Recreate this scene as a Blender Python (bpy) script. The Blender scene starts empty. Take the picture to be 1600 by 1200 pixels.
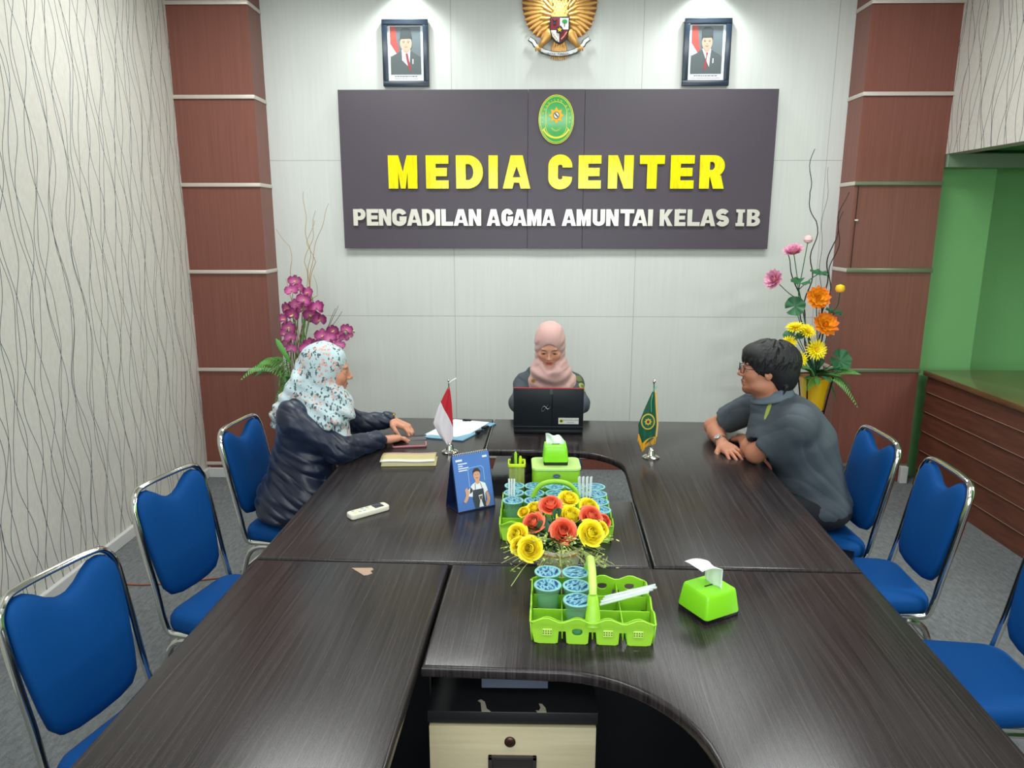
import bpy, bmesh, math, random
import numpy as np
from mathutils import Vector, Matrix, Euler
random.seed(7)
SC = bpy.context.scene
COL = SC.collection
R = math.radians

# ------------------------------------------------------------ camera, world, lights, exposure
cam_d = bpy.data.cameras.new('camera'); cam = bpy.data.objects.new('camera', cam_d); COL.objects.link(cam)
cam_d.sensor_width = 36; cam_d.lens = 1138 / 1600 * 36; cam_d.clip_start = .02; cam_d.clip_end = 60
cam.location = (0, 0, 1.75)
cam.matrix_world = Matrix.Translation((0, 0, 1.75)) @ Matrix.Rotation(R(1.08), 4, 'Z') @ Matrix.Rotation(R(90 - 12.35), 4, 'X') @ Matrix.Rotation(R(.07), 4, 'Z')
SC.camera = cam
SC.view_settings.view_transform = 'Standard'; SC.view_settings.look = 'None'
SC.view_settings.gamma = 1; SC.view_settings.use_curve_mapping = False
SC.view_settings.exposure = -0.05
SC.cycles.use_denoising = True
SC.cycles.max_bounces = 8; SC.cycles.diffuse_bounces = 4; SC.cycles.glossy_bounces = 4
SC.cycles.transparent_max_bounces = 16; SC.cycles.transmission_bounces = 8
SC.cycles.caustics_reflective = False; SC.cycles.caustics_refractive = False
SC.cycles.sample_clamp_indirect = 4
w = bpy.data.worlds.new('World'); SC.world = w; w.use_nodes = True
w.node_tree.nodes['Background'].inputs[0].default_value = (.6, .7, .8, 1)
w.node_tree.nodes['Background'].inputs[1].default_value = .25

def area(name, loc, sx, sy, power, col=(1, 1, 1), rot=(0, 0, 0), spread=180):
    l = bpy.data.lights.new(name, 'AREA'); l.shape = 'RECTANGLE'; l.size = sx; l.size_y = sy
    l.energy = power; l.color = col; l.spread = R(spread)
    o = bpy.data.objects.new(name, l); COL.objects.link(o); o.location = loc; o.rotation_euler = rot
    return o
CEIL = 3.30
PANELS = [(-1.1, 3.75), (1.25, 3.75), (-1.1, .9), (1.25, .9), (.1, -1.2)]     # ceiling light panels
for x, y in PANELS:
    area('ceiling_panel_light', (x, y, CEIL - .05), 1.15, .55, 38 if y > 2 else 30, (.97, 1.0, .98))
area('added_front_fill', (.2, -2.85, 1.7), 3.4, 2.0, 110, (.88, .95, 1.0), (R(90), 0, 0))  # added frontal fill from behind the camera, no window is built there
area('added_recess_fill', (3.5, 1.6, 2.17), .9, .5, 80, (.97, 1, .96))  # added lamp out of view, brightens the green recess
SPOTS = [(-.78, 4.97), (.19, 4.97), (1.15, 4.97)]                                   # downlights by the back wall
for x, y in SPOTS:
    l = bpy.data.lights.new('downlight', 'SPOT'); l.energy = 28 if abs(x - .19) > .1 else 14; l.spot_size = R(120); l.spot_blend = .8
    l.shadow_soft_size = .035; l.color = (.9, 1, .97)
    o = bpy.data.objects.new('downlight', l); COL.objects.link(o); o.location = (x, y, CEIL - .04)

# ------------------------------------------------------------ colour and material helpers
def lin(c):
    return tuple(((v / 255) / 12.92 if v / 255 <= .04045 else ((v / 255 + .055) / 1.055) ** 2.4) for v in c) + (1,)

MATS = {}
def mat(name, rgb=(200, 200, 200), rough=.5, metal=0, coat=0, trans=0, ior=1.45, alpha=1, emit=0, spec=.5, sss=0, var=0, vscale=8, bump=0, bscale=60, aniso=None):
    """procedural principled material; var mixes a darker tone by noise, bump adds fine noise relief"""
    if name in MATS: return MATS[name]
    m = bpy.data.materials.new(name); m.use_nodes = True; nt = m.node_tree; n = nt.nodes
    b = n['Principled BSDF']; c = lin(rgb)
    b.inputs['Base Color'].default_value = c; b.inputs['Roughness'].default_value = rough
    b.inputs['Metallic'].default_value = metal; b.inputs['IOR'].default_value = ior
    b.inputs['Coat Weight'].default_value = coat; b.inputs['Coat Roughness'].default_value = .08
    b.inputs['Transmission Weight'].default_value = trans; b.inputs['Alpha'].default_value = alpha
    b.inputs['Specular IOR Level'].default_value = spec
    if sss: b.inputs['Subsurface Weight'].default_value = sss; b.inputs['Subsurface Radius'].default_value = (.02, .008, .005); b.inputs['Subsurface Scale'].default_value = .3
    if emit: b.inputs['Emission Color'].default_value = c; b.inputs['Emission Strength'].default_value = emit
    tc = None
    if var or bump:
        tc = n.new('ShaderNodeTexCoord')
        mp = n.new('ShaderNodeMapping'); nt.links.new(tc.outputs['Object'], mp.inputs[0])
        if aniso: mp.inputs['Scale'].default_value = aniso
    if var:
        t = n.new('ShaderNodeTexNoise'); t.inputs['Scale'].default_value = vscale; t.inputs['Detail'].default_value = 5
        nt.links.new(mp.outputs[0], t.inputs[0])
        x = n.new('ShaderNodeMix'); x.data_type = 'RGBA'
        x.inputs[6].default_value = tuple(v * (1 - var) for v in c[:3]) + (1,)
        x.inputs[7].default_value = tuple(min(1, v * (1 + var)) for v in c[:3]) + (1,)
        nt.links.new(t.outputs[0], x.inputs[0]); nt.links.new(x.outputs[2], b.inputs['Base Color'])
    if bump:
        t = n.new('ShaderNodeTexNoise'); t.inputs['Scale'].default_value = bscale; t.inputs['Detail'].default_value = 4
        nt.links.new(mp.outputs[0], t.inputs[0])
        bp = n.new('ShaderNodeBump'); bp.inputs['Strength'].default_value = bump; bp.inputs['Distance'].default_value = .01
        nt.links.new(t.outputs[0], bp.inputs['Height']); nt.links.new(bp.outputs[0], b.inputs['Normal'])
    MATS[name] = m
    return m

class NG:
    """tiny node graph helper"""
    def __init__(s, name, rough=.5):
        s.m = bpy.data.materials.new(name); s.m.use_nodes = True; s.nt = s.m.node_tree; s.b = s.nt.nodes['Principled BSDF']
        s.b.inputs['Roughness'].default_value = rough
        s.tc = s.nt.nodes.new('ShaderNodeTexCoord'); MATS[name] = s.m
        s.sep = s.nt.nodes.new('ShaderNodeSeparateXYZ'); s.nt.links.new(s.tc.outputs['Object'], s.sep.inputs[0])
        s.X, s.Y, s.Z = s.sep.outputs[0], s.sep.outputs[1], s.sep.outputs[2]
    def L(s, a, b): s.nt.links.new(a, b)
    def M(s, op, a, b=0.0, c=None):
        n = s.nt.nodes.new('ShaderNodeMath'); n.operation = op
        for i, v in enumerate((a, b) if c is None else (a, b, c)):
            if isinstance(v, (int, float)): n.inputs[i].default_value = v
            else: s.L(v, n.inputs[i])
        return n.outputs[0]
    def vec(s, x, y, z):
        n = s.nt.nodes.new('ShaderNodeCombineXYZ')
        for i, v in enumerate((x, y, z)):
            if isinstance(v, (int, float)): n.inputs[i].default_value = v
            else: s.L(v, n.inputs[i])
        return n.outputs[0]
    def noise(s, v, scale=1., detail=3., rough=.5):
        n = s.nt.nodes.new('ShaderNodeTexNoise'); n.inputs['Scale'].default_value = scale; n.inputs['Detail'].default_value = detail
        n.inputs['Roughness'].default_value = rough; s.L(v, n.inputs[0]); return n.outputs[0]
    def white(s, v):
        n = s.nt.nodes.new('ShaderNodeTexWhiteNoise'); n.noise_dimensions = '1D'; s.L(v, n.inputs['W']); return n.outputs[0]
    def ramp(s, v, *stops):
        n = s.nt.nodes.new('ShaderNodeValToRGB'); e = n.color_ramp.elements
        while len(e) < len(stops): e.new(.5)
        for i, (p, c) in enumerate(stops):
            e[i].position = p; e[i].color = lin(c) if len(c) == 3 else c
        s.L(v, n.inputs[0]); return n.outputs[0]
    def mix(s, f, a, b):
        n = s.nt.nodes.new('ShaderNodeMix'); n.data_type = 'RGBA'
        for i, v in ((0, f), (6, a), (7, b)):
            if isinstance(v, (int, float)): n.inputs[i].default_value = v
            elif isinstance(v, tuple): n.inputs[i].default_value = lin(v)
            else: s.L(v, n.inputs[i])
        return n.outputs[2]
    def base(s, c): s.L(c, s.b.inputs['Base Color'])
    def bump(s, h, st=.3, dist=.005):
        n = s.nt.nodes.new('ShaderNodeBump'); n.inputs['Strength'].default_value = st; n.inputs['Distance'].default_value = dist
        s.L(h, n.inputs['Height']); s.L(n.outputs[0], s.b.inputs['Normal'])

# ------------------------------------------------------------ object helpers
def link(name, me, m=None, parent=None, smooth=False, loc=None):
    o = bpy.data.objects.new(name, me); COL.objects.link(o)
    if m is not None:
        for q in (m if isinstance(m, (list, tuple)) else [m]): me.materials.append(q)
    if smooth:
        me.polygons.foreach_set('use_smooth', [True] * len(me.polygons))
        if smooth != 'all':
            me.set_sharp_from_angle(angle=R(38))
    if parent is not None: o.parent = parent
    if loc is not None: o.location = loc
    return o
def obj(name, bm, m=None, parent=None, smooth=True, loc=None):
    bmesh.ops.recalc_face_normals(bm, faces=bm.faces)
    me = bpy.data.meshes.new(name); bm.to_mesh(me); bm.free()
    return link(name, me, m, parent, smooth, loc)
def thing(name, label, cat, loc=(0, 0, 0), rz=0, group=None):
    o = bpy.data.objects.new(name, None); COL.objects.link(o); o.empty_display_size = .05
    o.location = loc; o.rotation_euler = (0, 0, rz); return tag(o, label, cat, group)
def tag(o, label, cat, group=None, kind=None):
    if label: o['label'] = label
    if cat: o['category'] = cat
    if group: o['group'] = group
    if kind: o['kind'] = kind
    return o
def struct(name, bm, m, smooth=False, label=None):
    o = obj(name, bm, m, None, smooth); o['kind'] = 'structure'
    if label: o['label'] = label
    return o
def dup(root, loc, rz=None, label=None, group=None, rot=None):
    r = root.copy(); COL.objects.link(r); r.location = loc
    if rz is not None: r.rotation_euler = (0, 0, rz)
    if rot is not None: r.rotation_euler = rot
    if label: r['label'] = label
    if group: r['group'] = group
    for ch in list(root.children):
        c = ch.copy(); COL.objects.link(c); c.parent = r
        for g in list(ch.children):
            d = g.copy(); COL.objects.link(d); d.parent = c
    return r

def box(bm, c, s, rz=0, bev=0, mi=0, seg=2, M=None):
    T = Matrix.Translation(c) @ Matrix.Rotation(rz, 4, 'Z') @ Matrix.Diagonal((s[0], s[1], s[2], 1))
    if M is not None: T = M @ T
    v = bmesh.ops.create_cube(bm, size=1, matrix=T)['verts']
    fs = list({f for q in v for f in q.link_faces})
    for f in fs: f.material_index = mi
    if bev:
        es = list({e for q in v for e in q.link_edges})
        r = bmesh.ops.bevel(bm, geom=es, offset=bev, segments=seg, affect='EDGES', profile=.5)
        for f in r['faces']: f.material_index = mi
    return v
def B(c, s, rz=0, bev=0, seg=2):
    bm = bmesh.new(); box(bm, c, s, rz, bev, 0, seg); return bm
def ring_frames(pts):
    pts = [Vector(p) for p in pts]; n = len(pts); T = []
    for i in range(n):
        a = pts[max(0, i - 1)]; b = pts[min(n - 1, i + 1)]; T.append((b - a).normalized())
    up = Vector((0, 0, 1)) if abs(T[0].z) < .9 else Vector((1, 0, 0))
    N = [(up - T[0] * up.dot(T[0])).normalized()]
    for i in range(1, n):
        q = N[-1] - T[i] * N[-1].dot(T[i]); N.append(q.normalized())
    return pts, T, N
def tube(bm, pts, r, seg=10, caps=True, mi=0, closed=False, flat=1.):
    """tube along pts; r a number or a list; flat squashes the second axis"""
    pts, T, N = ring_frames(pts); rings = []
    if closed:
        n = len(pts); T = [(pts[(i + 1) % n] - pts[i - 1]).normalized() for i in range(n)]
        ref = N[0]; N = []
        for t in T:
            ref = (ref - t * ref.dot(t)).normalized(); N.append(ref.copy())
    for i, p in enumerate(pts):
        rr = r[i] if isinstance(r, (list, tuple)) else r
        b = T[i].cross(N[i])
        rings.append([bm.verts.new(p + (N[i] * math.cos(a) + b * math.sin(a) * flat) * rr) for a in [2 * math.pi * k / seg for k in range(seg)]])
    m = len(rings); rng = range(m) if closed else range(m - 1)
    for i in rng:
        A, Bq = rings[i], rings[(i + 1) % m]
        for k in range(seg):
            f = bm.faces.new((A[k], A[(k + 1) % seg], Bq[(k + 1) % seg], Bq[k])); f.material_index = mi
    if caps and not closed:
        for q in (rings[0][::-1], rings[-1]):
            f = bm.faces.new(q); f.material_index = mi
def arc_path(pts, rad, n=5):
    """round the corners of a polyline"""
    pts = [Vector(p) for p in pts]; out = [pts[0]]
    for i in range(1, len(pts) - 1):
        a, b, c = pts[i - 1], pts[i], pts[i + 1]
        r = min(rad, (a - b).length * .49, (c - b).length * .49)
        p = b + (a - b).normalized() * r; q = b + (c - b).normalized() * r
        for k in range(n + 1):
            t = k / n; out.append(p * (1 - t) ** 2 + b * 2 * t * (1 - t) + q * t * t)
    out.append(pts[-1]); return out
def lathe(bm, prof, seg=32, c=(0, 0, 0), mi=0, M=None, close=False):
    """prof list of (r, z)"""
    c = Vector(c); rings = []
    for r, z in prof:
        rg = []
        for k in range(seg):
            a = 2 * math.pi * k / seg; v = Vector((r * math.cos(a), r * math.sin(a), z))
            if M is not None: v = M @ v
            rg.append(bm.verts.new(v + c))
        rings.append(rg)
    for i in range(len(rings) - 1):
        for k in range(seg):
            f = bm.faces.new((rings[i][k], rings[i][(k + 1) % seg], rings[i + 1][(k + 1) % seg], rings[i + 1][k])); f.material_index = mi
    for i, (r, z) in ((0, prof[0]), (len(prof) - 1, prof[-1])):
        if r > 1e-4 or True:
            f = bm.faces.new(rings[i][::-1] if i == 0 else rings[i]); f.material_index = mi
def prism(bm, poly, z0, z1, M=None, bev=0, seg=3, mi=0):
    """extrude a 2D polygon between z0 and z1, bevel top and bottom rims"""
    vs = [bm.verts.new((p[0], p[1], z0)) for p in poly]
    f = bm.faces.new(vs); f.material_index = mi
    r = bmesh.ops.extrude_face_region(bm, geom=[f]); nv = [g for g in r['geom'] if isinstance(g, bmesh.types.BMVert)]
    for v in nv: v.co.z = z1
    allv = vs + nv
    if bev:
        es = [e for v in allv for e in v.link_edges if abs(e.verts[0].co.z - e.verts[1].co.z) < 1e-7]
        bmesh.ops.bevel(bm, geom=list(set(es)), offset=bev, segments=seg, affect='EDGES', profile=.5)
        allv = [v for v in bm.verts if v.is_valid] if M is None else allv
    if mi:
        for v in allv:
            if v.is_valid:
                for ff in v.link_faces: ff.material_index = mi
    if M is not None:
        for v in bm.verts:
            if v.is_valid: v.co = M @ v.co
def arc2(cx, cy, r, a0, a1, n=8, ry=None):
    ry = r if ry is None else ry
    return [(cx + r * math.cos(R(a0 + (a1 - a0) * i / n)), cy + ry * math.sin(R(a0 + (a1 - a0) * i / n))) for i in range(n + 1)]
def rrect(w, h, r, n=5):
    return arc2(w / 2 - r, h / 2 - r, r, 0, 90, n) + arc2(-w / 2 + r, h / 2 - r, r, 90, 180, n) + arc2(-w / 2 + r, -h / 2 + r, r, 180, 270, n) + arc2(w / 2 - r, -h / 2 + r, r, 270, 360, n)
def curve_mesh(loops, depth, bev=0):
    """filled 2D outlines (holes allowed) extruded to depth, as mesh in the XY plane"""
    cu = bpy.data.curves.new('outline', 'CURVE'); cu.dimensions = '2D'; cu.fill_mode = 'BOTH'
    cu.extrude = depth / 2; cu.bevel_depth = bev; cu.bevel_resolution = 1
    for lp in loops:
        s = cu.splines.new('POLY'); s.points.add(len(lp) - 1); s.use_cyclic_u = True
        for i, p in enumerate(lp): s.points[i].co = (p[0], p[1], 0, 1)
    o = bpy.data.objects.new('tmp', cu); COL.objects.link(o); dg = bpy.context.evaluated_depsgraph_get(); dg.update()
    me = bpy.data.meshes.new_from_object(o.evaluated_get(dg)); bpy.data.objects.remove(o); bpy.data.curves.remove(cu)
    return me
def text_mesh(s, size, depth=.0004, align='CENTER', offset=0, space=1.):
    cu = bpy.data.curves.new('text', 'FONT'); cu.body = s; cu.size = size; cu.extrude = depth / 2; cu.align_x = align
    cu.offset = offset; cu.space_character = space; cu.resolution_u = 3
    o = bpy.data.objects.new('tmp', cu); COL.objects.link(o); dg = bpy.context.evaluated_depsgraph_get(); dg.update()
    me = bpy.data.meshes.new_from_object(o.evaluated_get(dg)); bpy.data.objects.remove(o); bpy.data.curves.remove(cu)
    return me
def xform(me, M): me.transform(M); return me
def join_meshes(mes):
    bm = bmesh.new()
    for m in mes: bm.from_mesh(m)
    me = bpy.data.meshes.new('joined'); bm.to_mesh(me); bm.free(); return me
WALLM = lambda x, y, z: Matrix.Translation((x, y, z)) @ Matrix.Rotation(R(90), 4, 'X')   # XY plane -> facing -y on the back wall
TA = R(-2.05)
def TW(x, y, z=0):   # table frame -> world
    c, s = math.cos(TA), math.sin(TA); return Vector((c * x - s * y, s * x + c * y, z))
TT = .75            # table top height
# ------------------------------------------------------------ materials of the room
g = NG('wallpaper_wavy_lines', .75)      # surface coordinates: y along the wall, z up
lines_dark = None; lines_brown = None
for i, (sp, a1, l1, a2, l2, off) in enumerate([(.112, .30, .80, .08, .31, .0), (.135, .26, .95, .09, .36, .37), (.123, .32, .72, .08, .40, .71)]):
    u = g.M('ADD', g.M('DIVIDE', g.Y, sp), off); cell = g.M('FLOOR', u); loc = g.M('SUBTRACT', g.M('SUBTRACT', u, cell), .5)
    ph = g.M('MULTIPLY', g.white(g.M('ADD', cell, i * 31.7)), 6.28); ph2 = g.M('MULTIPLY', g.white(g.M('ADD', cell, i * 11.3 + 5)), 6.28)
    wv = g.M('MULTIPLY', g.M('SINE', g.M('ADD', g.M('MULTIPLY', g.Z, 6.283 / l1), ph)), a1)
    wv2 = g.M('MULTIPLY', g.M('SINE', g.M('ADD', g.M('MULTIPLY', g.Z, 6.283 / l2), ph2)), a2 * .6)
    d = g.M('MULTIPLY', g.M('ABSOLUTE', g.M('SUBTRACT', g.M('SUBTRACT', loc, wv), wv2)), sp)
    ln = g.M('LESS_THAN', d, .0021)
    if i % 2 == 0: lines_dark = ln if lines_dark is None else g.M('MAXIMUM', lines_dark, ln)
    else: lines_brown = ln if lines_brown is None else g.M('MAXIMUM', lines_brown, ln)
base = g.ramp(g.noise(g.vec(g.X, g.M('MULTIPLY', g.Y, 3), g.Z), 30, 4), (.3, (196, 192, 184)), (.7, (205, 202, 194)))
c = g.mix(lines_brown, base, (104, 92, 82)); c = g.mix(lines_dark, c, (78, 90, 96)); g.base(c)
g.bump(g.M('ADD', g.M('MAXIMUM', lines_dark, lines_brown), g.noise(g.vec(g.X, g.Y, g.Z), 300, 2)), .15, .002)
M_paper = g.m

g = NG('pale_laminate_wall_panel', .32)
st = g.noise(g.vec(g.M('MULTIPLY', g.X, 26), g.Y, g.M('MULTIPLY', g.Z, 1.0)), 2, 6, .6)
sm = g.noise(g.vec(g.M('MULTIPLY', g.X, 2), g.Y, g.M('MULTIPLY', g.Z, .6)), 2, 2)
base = g.ramp(st, (.25, (203, 206, 202)), (.75, (211, 214, 209)))
v = None
for x0 in (-1.75, -.497, .752, 2.0):
    q = g.M('LESS_THAN', g.M('ABSOLUTE', g.M('SUBTRACT', g.X, x0)), .0014); v = q if v is None else g.M('MAXIMUM', v, q)
for z0 in (2.17, 1.12):
    q = g.M('LESS_THAN', g.M('ABSOLUTE', g.M('SUBTRACT', g.Z, z0)), .0014); v = g.M('MAXIMUM', v, q)
g.base(g.mix(g.M('MULTIPLY', v, .75), g.mix(g.M('MULTIPLY', sm, .25), base, (190, 196, 190)), (118, 122, 118)))
g.bump(g.M('MULTIPLY', v, -1), .4, .003); M_wall = g.m

def streaky(name, dark, light, rough, sx=40, sz=1.2, coat=0, axis='XZ'):
    g = NG(name, rough)
    v = g.vec(g.M('MULTIPLY', g.X, sx), g.M('MULTIPLY', g.Y, sx if axis == 'XZ' else sz), g.M('MULTIPLY', g.Z, sz if axis == 'XZ' else sx))
    g.base(g.ramp(g.noise(v, 1.2, 6, .65), (.3, dark), (.7, light))); g.b.inputs['Coat Weight'].default_value = coat
    return g.m
M_pillar = streaky('red_brown_wood_laminate', (112, 64, 53), (126, 76, 64), .42, 55, 1.0)
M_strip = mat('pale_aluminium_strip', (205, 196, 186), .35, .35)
M_stripg = mat('strip_painted_green_reflection', (112, 122, 96), .3, .3)  # green reflection painted into the colour of the metal strips
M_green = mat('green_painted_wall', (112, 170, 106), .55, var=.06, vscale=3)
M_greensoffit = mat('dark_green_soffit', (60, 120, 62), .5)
M_glassband = mat('grey_green_panel', (118, 136, 114), .25, .1)
M_white = mat('white_paint', (214, 214, 210), .45)
M_ceil = mat('white_ceiling', (226, 228, 224), .7)

g = NG('grey_carpet', .95)
v = g.vec(g.X, g.Y, g.Z); n1 = g.noise(v, 260, 3, .7); n2 = g.noise(v, 2.2, 4, .6); n3 = g.noise(g.vec(g.M('MULTIPLY', g.X, 1), g.M('MULTIPLY', g.Y, .35), g.Z), 60, 3, .7)
c = g.ramp(g.M('ADD', g.M('MULTIPLY', n1, .55), g.M('MULTIPLY', n3, .45)), (.32, (66, 69, 71)), (.68, (132, 136, 138)))
g.base(g.mix(g.ramp(n2, (.52, (0, 0, 0)), (.72, (110, 110, 110))), c, (88, 84, 76))); g.bump(n1, .7, .006); M_carpet = g.m

# ------------------------------------------------------------ shell
WY = 5.1; LX = -2.25; RX = 2.66; PY = 4.87
struct('floor', B((.9, 1.1, -.05), (7.2, 8.4, .1)), M_carpet, label='grey carpet floor')
struct('ceiling', B((.9, 1.1, CEIL + .05), (7.2, 8.4, .1)), M_ceil)
struct('wall_back', B((.3, WY + .05, CEIL / 2), (5.3, .1, CEIL)), M_wall, label='pale laminate panel wall with thin seams')
struct('wall_left', B((LX - .05, 1.1, CEIL / 2), (.1, 8.2, CEIL)), M_paper, label='cream wallpaper wall with wavy vertical lines')
struct('wall_right', B((RX + .06, .9, (CEIL + 2.19) / 2), (.12, 8.2, CEIL - 2.19)), M_paper, label='wallpapered wall above the green recess')
struct('wall_front', B((.9, -3.05, CEIL / 2), (7.2, .1, CEIL)), M_white)
bm = B((2.855, 5.12, 1.75), (.43, .24, 3.5)); box(bm, (3.75, 5.33, 1.75), (1.5, .1, 3.5)); struct('wall_recess', bm, M_green, label='green painted back wall of the recess')
struct('wall_recess_side', B((4.45, 1.1, 1.75), (.1, 8.4, 3.5)), M_green)
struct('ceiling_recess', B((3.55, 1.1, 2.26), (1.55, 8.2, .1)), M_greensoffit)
struct('trim_recess', B((3.4, 4.93, 2.15), (1.47, .14, .085), bev=.004), M_glassband, label='grey-green band above the green recess')
# pillars: red-brown laminate with metal strips
def pillar(x0, x1, name, zs, green):
    bm = B(((x0 + x1) / 2, (PY + WY) / 2 + .01, CEIL / 2), (x1 - x0, WY - PY, CEIL)); o = struct(name, bm, M_pillar, label='red-brown wood pillar with horizontal metal strips')
    for i, z in enumerate(zs):
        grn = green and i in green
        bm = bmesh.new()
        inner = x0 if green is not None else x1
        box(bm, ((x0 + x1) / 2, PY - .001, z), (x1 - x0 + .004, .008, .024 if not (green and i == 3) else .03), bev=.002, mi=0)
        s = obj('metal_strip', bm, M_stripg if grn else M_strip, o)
        bm = B((inner + (-.002 if green is not None else .002), (PY + WY) / 2, z), (.008, WY - PY, .024), bev=.002)
        obj('metal_strip_return', bm, M_strip, o)
pillar(LX - .02, -1.735, 'wall_left_pillar', [3.09, 2.54, 2.0, 1.44, .775, .10], None)
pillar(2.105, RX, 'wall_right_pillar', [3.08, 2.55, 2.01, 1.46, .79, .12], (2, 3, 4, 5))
_pr = bpy.data.objects['wall_right_pillar']
obj('panel_seam', B((2.128, PY - .0005, 1.735), (.004, .003, .52)), mat('dark_panel_gap', (30, 18, 16), .8), _pr, False)
obj('panel_clip', B((2.134, PY - .003, 1.78), (.022, .005, .010), bev=.002), M_white, _pr)
M_base = mat('white_skirting', (200, 200, 198), .4)
struct('baseboard_left', B((LX + .012, 1.0, .035), (.024, 7.8, .07), bev=.006), M_base)
struct('baseboard_left_pillar', B((-1.99, PY - .012, .035), (.5, .02, .07), bev=.004), M_base)
bm = B((.18, WY - .01, .04), (3.85, .02, .08)); struct('baseboard_back', bm, M_pillar)
struct('trim_back', B((.18, WY - .012, .1), (3.85, .024, .035), bev=.003), M_strip)
struct('baseboard_right_pillar', B((RX - .04, PY - .02, .06), (.05, .035, .12), bev=.004), M_base)
# ceiling lamps (real fixtures above the frame)
M_lamp = mat('lit_lamp_diffuser', (245, 250, 248), .5, emit=3.0)
for i, (x, y) in enumerate(PANELS):
    t = thing('ceiling_light', 'white rectangular ceiling light panel overhead', 'ceiling light', (x, y, CEIL - .02), 0, 'ceiling light panels')
    bm = bmesh.new()
    for q in ((0, .29, 1.22, .03), (0, -.29, 1.22, .03), (.6, 0, .03, .58), (-.6, 0, .03, .58)): box(bm, (q[0], q[1], 0), (q[2], q[3], .03))
    obj('frame', bm, M_white, t, False); obj('diffuser', B((0, 0, .008), (1.17, .55, .01)), M_lamp, t, False)
for x, y in SPOTS:
    t = thing('recessed_downlight', 'small round downlight in the ceiling beside the back wall', 'downlight', (x, y, CEIL - .002), 0, 'downlights along the back wall')
    bm = bmesh.new(); lathe(bm, [(.05, 0), (.062, -.004), (.062, -.012), (.05, -.012), (.047, 0)], 24); obj('rim', bm, M_white, t)
    bm = bmesh.new(); lathe(bm, [(.044, -.003), (.044, -.006)], 24); obj('lens', bm, M_lamp, t)

# ------------------------------------------------------------ wooden counter in the recess
M_counter = streaky('dark_red_brown_counter_wood', (72, 38, 28), (98, 55, 40), .4, 3, 30)
M_ctop = streaky('glossy_brown_counter_top', (88, 62, 38), (112, 82, 52), .16, 3, 20, coat=.3)
t = thing('wooden_counter', 'brown wooden counter with overlapping horizontal boards in front of the green wall', 'counter', (2.68, 2.8, 0))
zs = [0, .12, .255, .39, .525, .66, .765]
for k in range(6):
    bm = bmesh.new(); z0, z1 = zs[k], zs[k + 1]
    vs = [bm.verts.new(p) for p in [(.035, -2, z0), (.0 if k else -.004, -2, z0), (.014, -2, z1 + .006), (.035, -2, z1 + .006)]]
    f = bm.faces.new(vs); r = bmesh.ops.extrude_face_region(bm, geom=[f])
    for q in r['geom']:
        if isinstance(q, bmesh.types.BMVert): q.co.y = 2.02
    obj('board', bm, M_counter, t, False)
obj('carcass', B((.4, .0, .38), (.72, 4.0, .76)), M_counter, t, False)
obj('countertop', B((.385, .0, .785), (.80, 4.08, .035), bev=.005), M_ctop, t)
bm = bmesh.new()
for k in range(5): box(bm, (.003, 0, zs[k + 1] + .002), (.006, 3.98, .0028))
obj('board_highlights', bm, mat('painted_edge_highlight', (176, 138, 118), .5), t, False)  # thin pale strips paint the highlight along each board edge

t = thing('ceiling_light', 'white rectangular light panel added out of view under the recess ceiling', 'ceiling light', (3.5, 1.6, 2.19), 0)  # added fixture body for the lamp that brightens the recess
bm = bmesh.new(); box(bm, (0, .27, 0), (.96, .02, .02)); box(bm, (0, -.27, 0), (.96, .02, .02)); box(bm, (.47, 0, 0), (.02, .54, .02)); box(bm, (-.47, 0, 0), (.02, .54, .02)); obj('frame', bm, M_white, t, False); obj('diffuser', B((0, 0, .006), (.92, .52, .006)), M_lamp, t, False)
# ------------------------------------------------------------ desks
g = NG('dark_walnut_melamine', .27)
wx = g.M('ADD', g.X, g.M('MULTIPLY', g.noise(g.vec(g.M('MULTIPLY', g.X, 5), g.M('MULTIPLY', g.Y, .9), 0.), 1, 2), .05))
n1 = g.noise(g.vec(g.M('MULTIPLY', wx, 100), g.M('MULTIPLY', g.Y, 1.1), 0.), 1.0, 6, .7)
n2 = g.noise(g.vec(g.M('MULTIPLY', wx, 290), g.M('MULTIPLY', g.Y, 2.2), 0.), 1.0, 3, .6)
v = g.M('ADD', g.M('MULTIPLY', n1, .52), g.M('MULTIPLY', n2, .48))
g.base(g.ramp(v, (.36, (18, 15, 16)), (.48, (37, 32, 33)), (.58, (52, 46, 47)), (.74, (84, 75, 75))))
g.b.inputs['Coat Weight'].default_value = .05; g.b.inputs['Specular IOR Level'].default_value = .36; g.b.inputs['Coat Roughness'].default_value = .15
g.bump(v, .06, .002); M_desk = g.m
M_black = mat('black_melamine', (22, 22, 25), .35)
M_blackg = mat('glossy_black_board', (24, 25, 30), .15)
M_chrome = mat('chrome', (214, 214, 208), .12, 1.0)
M_steel = mat('brushed_steel', (165, 165, 165), .3, 1.0)

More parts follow.
